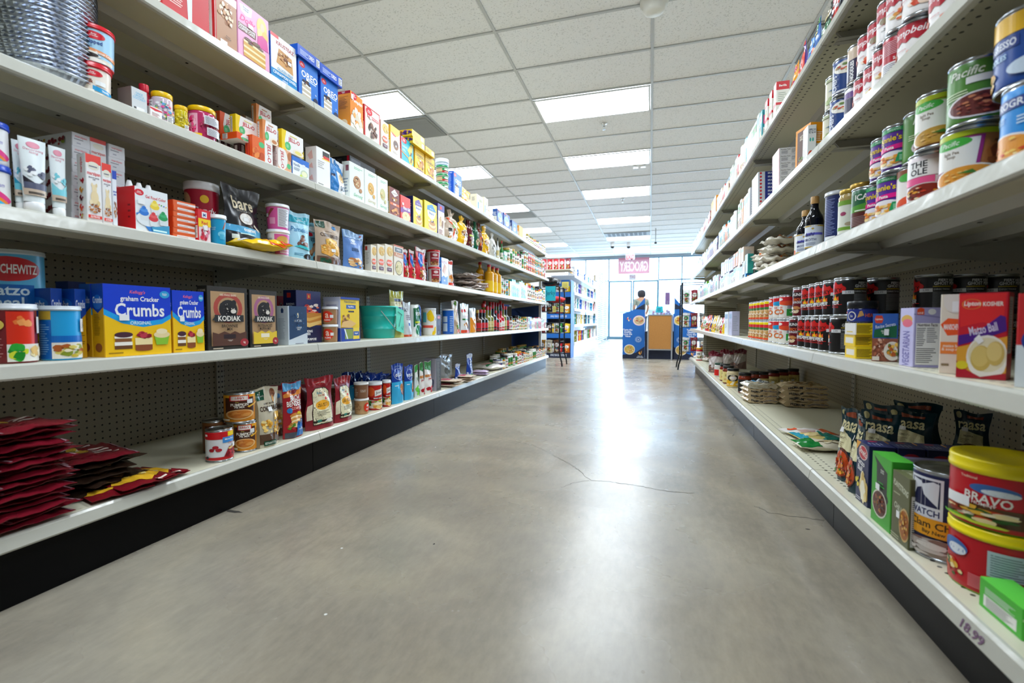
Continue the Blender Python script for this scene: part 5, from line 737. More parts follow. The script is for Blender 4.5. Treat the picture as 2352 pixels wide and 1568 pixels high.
A('hotburger', '#6a1020', p([(.1, .9), (.8, .9), (.9, .82), (.8, .7), (.1, .7)], '#2a1418'), t(.45, .8, .12, 'CHUNKY', '#f0f0f0', .7, 0, .05), t(.45, .6, .1, 'SPICY', '#e8702a', .6, 0, .03), t(.45, .5, .09, 'BURGER', '#e8e8ea', .6, 0, .02), blobs(.4, .22, .32, .16, ['#c98a50', '#e9d2b0', '#8a4a2a', '#e9e4e0'], 14, 4, .3))
A('sausagecan', '#ecebe6', p([(0, .7), (1, .84), (1, 1), (0, 1)], '#d8242c'), p([(.2, .66), (1, .5), (1, .84), (.2, .76)], '#e8502a'), e(.3, .88, .14, .07, '#f0e8e4'), t(.35, .5, .1, 'OX', '#e0502a', .3), ring(.35, .3, .14, .12, '#e0702a', .6), r(.6, .1, .98, .42, '#2a9a3c'), t(.79, .26, .08, 'HEALTHY\nBLEND', '#e8f6e8', .34), ln(.62, .46, .96, .62, 3, '#88a'), sd='#fff')
A('sausagecan2', '#ecebe6', p([(0, .7), (1, .84), (1, 1), (0, 1)], '#d8242c'), p([(0, .66), (.6, .6), (.6, .84), (0, .76)], '#1f9ad0'), ring(.5, .3, .16, .13, '#e0702a', .6), t(.4, .5, .1, 'OX', '#e0502a', .3))
A('yelsoup', '#f0ddc0', r(0, .86, 1, 1, '#f4dc12'), p([(0, .86), (1, .86), (1, .72), (.5, .6), (0, .76)], '#d8202c'), e(.4, .62, .3, .07, '#3f7a3a'), blobs(.5, .3, .4, .26, ['#e6c088', '#c99a5a', '#f3e0bc', '#b5743a'], 18, 4, .26), r(0, 0, 1, .1, '#e8502a'))
DEF['bluelid'] = dict(bg='#14205c', lid='#10141c', lh=.34, lr=1, nk=.001, lab='#1b2f86', F=[ring(.3, .45, .12, .4, '#e9e6da', .8), t(.3, .45, .2, 'Sc', '#e9e6da', .15), p([(.45, .3), (.6, .5), (.55, .9), (.5, .85)], '#c99a5a'), t(.8, .5, .3, 'HEARTY', '#d85a2a', .35, 0, .03), p([(0, .8), (.14, .85), (.14, .7), (0, .65)], '#c8302a')])
A('yelflat', '#f4cf0c', ln(.05, .15, .95, .85, 7, '#7a5a04', .5), sd='#f4cf0c', tp='#f2d23a', S=[r(.15, .25, .85, .75, '#efe9dc')])
A('whflat', '#f4cf0c', ln(.05, .15, .95, .85, 7, '#7a5a04', .5), sd='#e9e6e2', tp='#e6e2dc', S=[ln(.2, .2, .8, .4, 1, '#e8c83a')])
A('lipton1', '#2f62b8', p([(.12, .96), (.36, .96), (.42, .88), (.36, .8), (.12, .8), (.06, .88)], '#d8452f'), t(.24, .88, .05, 'Lipton', '#fff', .26, 0, .02, .1), t(.5, .74, .09, 'Recipe Secrets', '#e4ecf8', .8, 12, .01, .2), p([(.08, .66), (.95, .76), (.95, .5), (.05, .5)], '#14643c'), t(.5, .62, .08, 'Savory\nHerb', '#f0f4ee', .5, 6, .01, .2), r(0, 0, 1, .48, '#9c5a40'), blobs(.35, .28, .4, .24, ['#d89a7a', '#b5684a', '#eac8b0', '#8a4630'], 40, 4, .12), e(.8, .22, .34, .2, '#e9dfd0'), blobs(.82, .26, .28, .16, ['#e09a2a', '#b5581c', '#f0c050', '#6a7a2a'], 16, 4, .26), r(.02, .02, .3, .1, '#e6dcd0'), sticker(.46, .55, .18, .13), sd='#2f62b8')
A('lavender', '#a9a4d8', p([(0, .88), (1, .82), (1, .84), (0, .9)], '#8a86c0'), p([(.1, .88), (.35, .88), (.35, .98), (.22, 1), (.1, .97)], '#e0502a'), t(.22, .91, .03, '6.5OZ', '#fff', .2), e(.62, .93, .14, .05, '#e9e9f0'), r(.08, .04, .9, .74, '#ecebee'), t(.48, .71, .05, 'Nutrition Facts', '#4a3a4a', .7, 0, .03), ln(.11, .36, .42, .68, 10, '#667', .35), ln(.46, .42, .84, .68, 8, '#889', .35), ln(.11, .08, .84, .34, 8, '#556', .3), sd='#c4bfe8', S=[e(.5, .8, .4, .08, '#d8a83a'), e(.55, .74, .36, .07, '#e2607a'), t(.5, .3, .5, 'VEGETARIAN', '#7a74b8', .6, 90)])
A('manimatzo', '#e9e0d0', p([(.02, .62), (.3, .7), (.98, .68), (.98, .5), (.3, .48)], '#ee5a24'), t(.55, .59, .07, 'MANISCHEWITZ', '#fff', .8, 0, .02), r(.04, .25, .95, .4, '#f08a3c'), t(.5, .325, .09, 'matzo ball\n& soup mix', '#f7efe0', .8), e(.6, .92, .5, .16, '#e6e0da'), ln(.1, .1, .5, .16, 1, '#8a7a5a'), sticker(.45, .78, .4, .13), sd='#e9e0d0')
A('liptonred', '#c81a30', p([(0, .98), (.95, .99), (.9, .62), (.5, .66), (.05, .6)], '#e02a2e'), t(.28, .87, .07, 'Lipton', '#f7f4ee', .34, 0, .02, .1), ring(.27, .87, .2, .06, '#e8a040', .93), t(.7, .87, .05, 'KOSHER', '#f7f4ee', .4, 0, .03), p([(.02, .5), (.4, .54), (.85, .74), (.95, .72), (.98, .56), (.6, .48), (.02, .38)], '#4c1c86'), t(.52, .58, .1, 'Matzo Ball', '#d8d0ec', .6, 16, .02, .2), p([(.0, .36), (.3, .4), (1, .5), (1, .0), (0, .04)], '#dfa032'), e(.62, .25, .42, .26, '#ece8e0'), e(.62, .28, .38, .2, '#e0d8b8'), e(.5, .24, .21, .15, '#c9ad5a'), e(.48, .26, .18, .12, '#d6be70'), e(.78, .3, .18, .14, '#cbb060'), e(.76, .32, .15, .11, '#dcc67e'), p([(0, 0), (1, 0), (1, .08), (.5, .02), (.2, .1), (0, .2)], '#b0142c'), e(.12, .15, .13, .05, '#e0cf2a'), p([(.35, .46), (.45, .52), (.55, .44), (.45, .4)], '#eef0f2'), sd='#b51428', S=[r(.1, .3, .8, .95, '#c9c4c8'), ln(.15, .33, .75, .92, 20, '#667', .35)])
A('lipton3', '#c9282c', r(0, 0, 1, .45, '#dfe6ee'), e(.6, .5, .5, .16, '#243f96'), t(.5, .85, .1, 'Lipton', '#fff', .7, 0, .02, .1), blobs(.6, .16, .3, .1, ['#d8a04a', '#f0d090'], 8, 3, .3), sd='#c9282c')
# soup run, bottom deck
A('raasa', '#12343e', e(.13, .93, .08, .05, '#b8b080'), r(.3, .89, .8, .95, '#9c4a30'), t(.5, .76, .13, 'raasa', '#e0d8a8', .84, 0, .04), p([(.12, .42), (.12, .66), (.2, .7), (.86, .6), (.86, .42)], '#ddd6ac'), t(.4, .58, .03, 'CHICKPEA', '#5a4a3a', .4), ln(.18, .46, .5, .54, 3, '#8a7a5a', .3), e(.5, .24, .4, .21, '#5a3028'), e(.5, .23, .36, .18, '#c84a1c'), blobs(.5, .2, .36, .18, ['#e8782a', '#f2a03a', '#a83214', '#3f7a2a', '#d85a1e'], 40, 4, .15), sticker(.2, .66, .22, .07), shape='pinch', ro=.2, wr=.003)
A('streit', '#1c2250', p([(0, 1), (.35, 1), (0, .84)], '#e8a22c'), e(.55, .84, .36, .12, '#c22436'), ring(.55, .84, .36, .12, '#e9dcd4', .9), t(.55, .85, .1, "Streit's", '#f4ece6', .56, -14, .02, .1), t(.36, .62, .2, 'Matzo\nBall', '#f0f0f2', .66, -8, .03), blobs(.66, .28, .32, .26, ['#e9d08a', '#f3e4b4', '#d2b25e', '#f7f0d8'], 9, 4, .5), blobs(.2, .32, .14, .08, ['#e8d23a'], 4, 3, .5), r(.6, .5, 1, .9, '#dfe0d4') if 0 else ln(.1, .04, .5, .1, 2, '#c9c9d8'), sd='#1c2250', tp='#1f2a62', S=[e(.5, .82, .36, .1, '#c22436'), t(.5, .82, .07, "Streit's", '#f4ece6', .6, 0, .02), t(.5, .64, .08, 'Matzo Ball\nMix', '#c9cfe6', .8)], T=[e(.2, .5, .06, .2, '#c22436'), ln(.45, .2, .8, .8, 4, '#c9cfe6', .2)])
A('greenbox', '#3fa82c', p([(.1, .96), (.8, .8), (.8, .5), (.88, .42), (.75, .3), (.3, .4), (.25, .86)], '#1b241e'), t(.55, .78, .06, 'Kettle\n& Fire', '#e0e8dc', .4), ln(.35, .55, .75, .64, 2, '#3a9a3a'), bowl(.45, .3, .38, .2, '#d8dcc8', '#5a2418', ['#a8502a', '#7a6a2a', '#3f1a12', '#c9803a'], 30, 4), sticker(.32, .5, .2, .09), sd='#38a02a', tp='#4cb43a', S=[ln(.4, .1, .6, .7, 12, '#1f6a1a', .3)])
A('olivebox', '#5c5f3c', t(.5, .8, .09, 'PLANTSTRONG', '#d8dcc4', .85, -12, .02), ln(.1, .68, .6, .72, 1, '#a8ac88'), t(.36, .5, .09, 'CHILI', '#d0d4bc', .4, -12, .02), bowl(.76, .3, .3, .24, '#c9a86a', '#a8601c', ['#e8a83a', '#c87a22', '#f0cc6a', '#7a3a14'], 30, 4), sticker(.4, .36, .18, .1), ln(.1, .05, .6, .12, 2, '#a8ac88'), sd='#4a4c34', tp='#6a6c4a', S=[r(.08, .04, .92, .76, '#c4c6c2'), ln(.12, .08, .88, .72, 22, '#444', .4)], T=[t(.5, .5, .3, 'PLANT\nSTRONG', '#c9ccb0', .5), ring(.1, .5, .06, .2, '#c9ccb0')])
A('chowder', '#181e48', r(.08, .46, .5, .96, '#dfe2ec'), r(.11, .6, .47, .93, '#181e48'), p([(.12, .62), (.2, .8), (.3, .84), (.26, .9), (.14, .92)], '#dfe2ec'), p([(.45, .62), (.3, .74), (.26, .86), (.4, .92), (.46, .9)], '#dfe2ec'), t(.29, .53, .08, 'WATCH', '#2a3468', .36), r(.7, .68, .98, .8, '#e3e5ea'), r(0, .24, 1, .46, '#e8a01c'), t(.52, .385, .09, 'Clam Chowder', '#3a2a14', .9, 0, .02), t(.52, .29, .06, 'Bay New England', '#4a3418', .8, 0, .02), blobs(.5, .1, .5, .12, ['#b0a49c', '#d9d2cc', '#8a6a5e', '#c4bcb6'], 26, 4, .26), B=[(.22, '#a89c94')])
A('bravo', '#c40f22', t(.25, .92, .05, 'Traditional', '#f0c8b0', .22), e(.42, .74, .16, .1, '#3a6ab0'), e(.46, .7, .12, .06, '#dfe6f0'), t(.38, .55, .17, 'BRAVO', '#f2ece6', .5, -4, .05), t(.36, .44, .07, 'HOMINY', '#f2ece6', .4, -4, .02), r(0, .08, .62, .42, '#5a3a1c'), blobs(.3, .24, .3, .17, ['#e8b23a', '#c8461c', '#f0d9a0', '#2f5a1c', '#8a2a18', '#f2e6c8'], 34, 4, .22), blobs(.3, .1, .28, .06, ['#5ab82a', '#c8d83a'], 6, 3, .4), sticker(.08, .34, .2, .2), p([(.72, .8), (.98, .84), (.98, .3), (.9, .3)], '#cfd0d6'), ln(.68, .1, .95, .34, 5, '#e8707a', .4), B=[(.06, '#3f9a2c')], lid='#f2dc08', lh=.2, lc='#fff')
A('bravoback', '#c40f22', blobs(.14, .3, .13, .22, ['#e8b23a', '#c8461c', '#f0d9a0', '#2f5a1c'], 20, 4, .26), e(.16, .72, .13, .16, '#3a6ab0'), e(.19, .68, .09, .1, '#dfe6f0'), r(.42, .4, .72, .88, '#b9cad8'), ln(.44, .43, .7, .85, 9, '#567', .35), ln(.3, .08, .8, .34, 8, '#e8808a', .5), e(.98, .35, .1, .2, '#2a1a14'), B=[(.07, '#8ab81c')], lid='#f2dc08', lh=.16)
A('limebox', '#4fc43a', r(0, .6, 1, .68, '#b8f0a0'), sd='#46ba34', tp='#5ed048')
A('oyster', '#d2bc98', blobs(.5, .5, .48, .46, ['#d8c09a', '#b8986a', '#ead8b8', '#9c7c50', '#e2cca6'], 70, 4, .1), shape='brick', wr=.006, ro=.16, E=[blobs(.5, .5, .52, .6, ['#d8c09a', '#b8986a', '#ead8b8', '#9c7c50', '#e2cca6'], 60, 4, .09), t(.3, .5, .42, 'PREMIUM', '#1c2a3c', .4, 0, .04), t(.74, .5, .24, 'SOUP & OYSTER CRACKERS', '#1f4a86', .44, 0, .02)])
A('oystertop', '#d3cdbc', blobs(.5, .2, .46, .2, ['#e9e0cc', '#c9b894', '#f2ecde'], 30, 4, .14), r(.1, .4, .9, .95, '#d8dcdc'), t(.5, .75, .2, 'NABI', '#1c2a3c', .6, 0, .04), r(.25, .5, .75, .62, '#2f8ac0'), shape='brick', wr=.006, ro=.16, E=[blobs(.5, .5, .52, .6, ['#e9e0cc', '#c9b894', '#f2ecde'], 40, 4, .1)])
A('whiteflat', '#e6e2de', e(.2, .8, .1, .14, '#e0582a'), ln(.2, .15, .75, .6, 7, '#e08a6a', .3), r(.75, .1, 1, .9, '#d8602a'), shape='pillow', wr=.003)
A('greenflat', '#e2dac2', p([(0, 0), (.38, 0), (.3, 1), (0, 1)], '#0f7a34'), blobs(.65, .4, .3, .3, ['#d9c89a', '#efe6c8', '#b8a070'], 16, 3, .26), p([(.6, .8), (1, .8), (1, 1), (.6, 1)], '#1f7a6a'), shape='pillow', wr=.004, ro=.18)
A('tealflat', '#d8c47a', r(0, 0, .2, 1, '#2f9ab0'), r(.6, 0, 1, 1, '#1f7a6a'), r(.2, .3, .6, .7, '#e4cf96'), shape='pillow', wr=.004, ro=.18)
DEF['salsa'] = dict(bg='#7a2418', lab='#e6d48a', F=[t(.5, .68, .2, "POWELL'S\nBARBECUE", '#3a2a1a', .7, 0, .03), t(.5, .28, .12, 'PIT FARMS', '#c8402a', .7), sticker(.42, .46, .16, .16)], lid='#15171b', lh=.14, lr=.9, nk=.12)
DEF['salsadk'] = dict(bg='#8a3420', lab='#20201f', F=[t(.5, .68, .2, 'SPICE', '#8a9a6a', .6), t(.6, .35, .16, 'Ghost', '#d8502a', .5), sticker(.3, .25, .2, .14)], lid='#15171b', lh=.14, lr=.9, nk=.12)
DEF['alfredo'] = dict(bg='#e0d0a6', lab='#f0b81c', F=[p([(0, .5), (1, .6), (1, 1), (0, 1)], '#e6d9b4'), ring(.5, .68, .34, .28, '#1b1c1c', .62), e(.5, .68, .2, .17, '#efe6cc'), r(.42, .6, .6, .8, '#d8302a'), sticker(.4, .62, .2, .16), t(.5, .9, .09, 'PRIMA', '#efe6cc', .4, 0, .03), t(.5, .46, .09, 'DELLA', '#efe6cc', .4, 0, .03), p([(.3, .1), (.5, .4), (.6, .38), (.5, .08)], '#f2e8c8'), e(.75, .16, .1, .08, '#f6eed6'), e(.2, .14, .06, .05, '#f6eed6')], lid='#181a1d', lh=.12, lr=.92, nk=.1)
DEF['redlabel'] = dict(bg='#e2dcd8', lab='#e8e4e0', F=[r(0, 0, .5, .7, '#d8201c')], lid='#1c4a3c', lh=.14, lr=.9, nk=.08)
A('maroonbag', '#8a6e6c', p([(0, .3), (.5, .2), (1, .4), (1, .75), (.5, .8), (0, .6)], '#c4bcba'), blobs(.4, .22, .4, .2, ['#5a3a2c', '#8a5a44', '#c9a894'], 24, 4, .16), r(0, .8, 1, 1, '#6c1a2c'), shape='stand', wr=.007, ro=.12)
A('riceknot', '#d8cfc8', blobs(.5, .4, .45, .3, ['#c83a2a', '#3f8a6a', '#e9e2d8', '#b5541f'], 12, 4, .3), shape='pillow', wr=.008, ro=.15)
# bags of snacks on the soup run's top shelf
A('purpbag', '#5c2c9c', r(0, .9, 1, 1, '#e03a2e'), e(.7, .5, .42, .34, '#e0402e'), t(.6, .42, .08, 'EVERYDAY', '#5a1a3a', .5), t(.66, .55, .1, 'KIKI', '#f0e0d0', .4), shape='stand')
A('yelpinkbag', '#f2a41c', r(.1, .8, .9, .92, '#e0568a'), blobs(.5, .4, .4, .26, ['#f6cf3a', '#e8702a', '#d83a6a'], 12, 3, .3), shape='stand')
A('kindbag', '#1e84d8', e(.3, .86, .2, .08, '#e9eef6'), t(.5, .5, .16, 'KIND', '#f0f4fa', .6, 80, .03), blobs(.6, .18, .34, .14, ['#8a3a2a', '#c98a5a', '#e9d9c0'], 12, 3, .3), shape='stand')
A('pastabag', '#2a6ab8', p([(0, .8), (1, .9), (1, 1), (0, 1)], '#3f8a4a'), blobs(.5, .62, .4, .22, ['#e9c83a', '#f3e07a', '#c9a02a'], 14, 4, .24), blobs(.6, .36, .3, .14, ['#e04a2a', '#f07a4a'], 6, 3, .4), t(.5, .2, .13, 'KIND', '#f0f4fa', .8, 0, .03), shape='stand')
A('darkgreen', '#16281f', e(.5, .8, .36, .14, '#d9c89a'), t(.5, .5, .12, 'Lay', '#e0ead8', .5, 0, .02, .3), r(0, 0, 1, .6, '#1f6a3a'), t(.5, .45, .16, 'Lay', '#e9f2e4', .6, 0, .02, .3), blobs(.5, .8, .3, .12, ['#e6d8a4', '#c9b478', '#2a1a10'], 8, 4, .34), shape='stand', ro=.2)
A('coralbag', '#e0504a', r(0, .55, 1, 1, '#d8d0dc'), p([(0, .5), (1, .7), (1, .86), (0, .66)], '#c8303c'), t(.5, .78, .14, 'Berries', '#c82a3c', .8, 10, .02, .3), blobs(.7, .4, .26, .14, ['#3a2a3a', '#8a5a6a', '#e9e2e6'], 8, 4, .34), shape='stand', ro=.2)
A('inkbag', '#1d1d2a', p([(0, .4), (1, .6), (1, .8), (0, .65)], '#d9d9e2'), shape='stand', ro=.2)
A('pastared', '#eceae2', r(0, .82, 1, 1, '#d8202c'), r(0, .42, 1, .52, '#d8303a'), t(.5, .9, .08, 'Barilla', '#fff', .8, 0, .02, .2), blobs(.5, .66, .36, .1, ['#e9dca0', '#c9b870', '#7ab85a'], 10, 4, .3), r(0, 0, 1, .1, '#d8202c'), sd='#efeee8', S=[r(0, .8, 1, 1, '#d8202c'), r(0, .44, 1, .5, '#d8303a'), t(.5, .9, .05, 'Barilla', '#fff', .8), ln(.15, .54, .85, .76, 5, '#9a9', .3), ln(.15, .1, .85, .4, 6, '#9a9', .3)])
A('matzobox', '#24348c', r(0, 0, .36, 1, '#dfe4ea'), e(.14, .6, .06, .3, '#d8202c'), t(.72, .5, .5, 'BRAND', '#e9eef6', .42, 0, .05), sd='#dfe6ee', S=[r(.1, .2, .9, .8, '#eef2f6'), ln(.2, .3, .8, .7, 2, '#99b')], lc='#99b')
A('nutrbox', '#e4e6ea', r(.1, .1, .9, .9, '#f0f1f3'), t(.35, .76, .16, 'Nutrition Facts', '#2a2c34', .5, 0, .03), ln(.12, .15, .6, .62, 4, '#667', .4), ln(.66, .2, .88, .8, 5, '#889', .35), sd='#e6a8b4', tp='#e2b8c0', S=[ln(.2, .2, .8, .8, 3, '#fff')])
A('orangepanel', '#5a3324', r(0, .0, .12, 1, '#f09a1c'), r(.88, 0, 1, 1, '#f09a1c'), r(0, .93, 1, 1, '#f09a1c'), t(.5, .76, .12, 'KETTLE\nBROTH', '#e9dcc8', .6), blobs(.5, .2, .36, .16, ['#8a5a2a', '#c98a3a', '#5a7a2a'], 16, 4, .25), sd='#f09a1c')
A('msoup', '#eef0f2', t(.5, .84, .12, 'KETTLE CO', '#2a3a5c', .8, 0, .04), e(.3, .62, .1, .05, '#4ac0b0'), e(.6, .62, .1, .05, '#4ac0b0'), e(.4, .2, .34, .14, '#d84a2a'), sd='#dfe3e8')
auto('tealcarton', '#2a9a94', '#35b0a8', '#0f6a66', '', sd=3, **{}); DEF['tealcarton']['F'] = [ln(.12, .55, .88, .92, 8, '#15706a', .35), r(.08, .1, .92, .45, '#2fa49c')]; DEF['tealcarton']['sd'] = '#bfe0ec'; DEF['tealcarton']['tp'] = '#c9e4e8'
A('blueflat', '#1478c8', r(.1, .3, .3, .7, '#e9a04a'), t(.6, .5, .4, 'ORGANIC', '#cfe4f6', .6), sd='#1478c8')
for nm_, c in (('carton_pale', '#d9e2ee'), ('carton_peach', '#e6cdb8'), ('carton_white', '#eef2f6'), ('carton_orange', '#d9883a'), ('carton_lilac', '#c4c4e2'), ('carton_grey', '#b9c2b9')):
    A(nm_, c, r(.1, .7, .9, .9, '#8aa8c8'), ln(.15, .3, .85, .6, 5, '#8a94a4', .3), S=[ln(.15, .2, .85, .85, 9, '#9aa4b4', .3)])
PAL = dict(red='#c8202c', crimson='#8c1a2c', orange='#e8701c', yellow='#f2c818', green='#2f8a3c', lime='#8ac83a', teal='#1f9aa8', blue='#1f62c0', navy='#1c2c6a', purple='#6a3a9c', pink='#e05a96', white='#e9ecee', cream='#e6dcc0', brown='#6a4228', black='#1c1c20', grey='#9aa0a6', amber='#c98a14', olive='#7a7c34')
q = random.Random(5)
for cn, c in PAL.items():
    ac = [x for x in PAL.values() if x != c]; c2 = '#f0eeea' if cn != 'white' else q.choice(['#c8202c', '#1f62c0', '#2f8a3c']); c3 = q.choice(ac)
    fd = FOOD if q.random() < .5 else [q.choice(ac), q.choice(ac), '#f0e0b0']
    A('P'+cn, c, r(0, .66, 1, .9, c2), ln(.25, .74, .75, .84, 1, c3, .8 if q.choice(range(6)) else .8), blobs(.5, .3, .38, .22, fd, 12, len(cn), .28), ln(.2, .56, .8, .63, 2, c2), S=[r(.1, .1, .9, .5, '#e9e9e6'), ln(.15, .14, .85, .46, 7, '#667', .35), r(.1, .6, .9, .85, c3)], lid='#c9ccd0', lh=.1, nk=.08)
    DEF['J'+cn] = dict(bg=c, lab='#e9e6dc' if q.random() < .6 else c2, F=[ln(.25, .62, .8, .8, 1+q.choice(range(5))//3, '#333', .7), blobs(.5, .3, .3, .2, fd, 8, 3, .35)], lid=q.choice(['#c8202c', '#1c1c20', '#c9a84a', '#e9e6dc', '#2f6a3c', '#e8a01c']), lr=.92, lh=.14, nk=.08)
    DEF['B'+cn] = dict(bg=c, lab=q.choice(['#e9e6dc', '#d8c88a', '#f0f0ee', '#c8202c']), lz=(.15, .8), F=[ln(.25, .5, .8, .7, 1+q.choice(range(4))//2, '#333', .7), r(.2, .1, .8, .3, c)], cap=q.choice(['#1c1c20', '#c9a84a', '#2f4a2c', '#c8202c']), sh=.52, sp=.16, nr=.32, ch=.14)
    A('G'+cn, c, e(.5, .62, .36, .16, c2), ln(.28, .57, .75, .67, 2, c3, .6), blobs(.5, .28, .38, .2, fd, 12, len(cn)+2, .28), shape='stand', ro=.2)
DEF['twistY'] = dict(bg='#f0bd12', F=[e(.5, .42, .32, .14, '#e9dcc4'), blobs(.5, .42, .3, .12, ['#c9a27a', '#8a5a3a', '#5a8a3a'], 12, 3, .3), r(.2, .1, .8, .2, '#e8a81c')], shape='twist', wr=.006, ro=.14)
DEF['twistC'] = dict(bg='#cdb9a4', F=[p([(0, .75), (.2, .78), (.6, .45), (.5, .1), (.3, .1), (.4, .45)], '#e8501c'), ln(.4, .2, .6, .4, 2, '#fff', .6), blobs(.6, .5, .3, .3, ['#e6d2b4', '#c9a87c', '#8ab05a'], 16, 3, .25)], shape='twist', wr=.007, ro=.12)
DEF['twistM'] = dict(bg='#5a1420', F=[r(.2, .42, .8, .48, '#b8c83a'), blobs(.5, .26, .36, .16, ['#b89a74', '#8a6a4a', '#d9c8ac'], 14, 3, .28)], shape='twist', wr=.006, ro=.14)
DEF['twistG'] = dict(bg='#0f5a3a', F=[e(.5, .3, .3, .13, '#c9b48c'), blobs(.5, .3, .28, .12, ['#8a6a4a', '#d9c8ac', '#6a8a4a'], 12, 3, .3)], shape='twist', wr=.006, ro=.14)
DEF['twistB'] = dict(bg='#6a2a1c', F=[p([(.2, .2), (.9, .5), (.9, .7), (.2, .5)], '#d8602a'), blobs(.5, .3, .3, .2, ['#b88a5a', '#8a5a34'], 10, 3, .3)], shape='twist', wr=.006, ro=.14)
DEF['twistW'] = dict(bg='#cfd0cc', F=[blobs(.5, .4, .36, .3, ['#e4e2dc', '#b8b8b4', '#8a8a86'], 16, 3, .25)], shape='twist', wr=.006, ro=.12)
# ------------------------------------------------------------------ stocking the shelves
SP = {'L': ['on the bottom baking deck', 'on the fourth baking shelf', 'on the middle baking shelf', 'on the second baking shelf', 'on the top baking shelf'],
      'R': ['on the bottom soup deck', 'on the fourth soup shelf', 'on the middle soup shelf', 'on the second soup shelf', 'on the top soup shelf']}
ROUND = ('can', 'canister', 'tub', 'jar', 'bottle')
SEEN = {}
def uniq(lb):
    SEEN[lb] = SEEN.get(lb, 0)+1
    if SEEN[lb] > 1: print('DUPLICATE LABEL', lb)
    if len(lb.split()) > 16: print('LONG', len(lb.split()), lb)
    return lb
def base_z(s, k): return (ZL if s == 'L' else ZR)[k]+.0006
def settle(o, s, k, X, y, z, yaw, name, label, group=None):
    o.location = (X, y, z); o.rotation_euler = (0, 0, yaw)
    tag(o, uniq(label), CATN.get(name, name.split('_')[-1]), group)
CATN = {}
GRP = dict(pink='pink edged cartons in a pile', navyb='navy cracker boxes in a pile', hot='black soup cans in two tiers', sausage='white and orange cans in two tiers', yelsoup='yellow noodle cans in two tiers', blue_sweetener_bags_in_a_file='blue sweetener bags in a file')
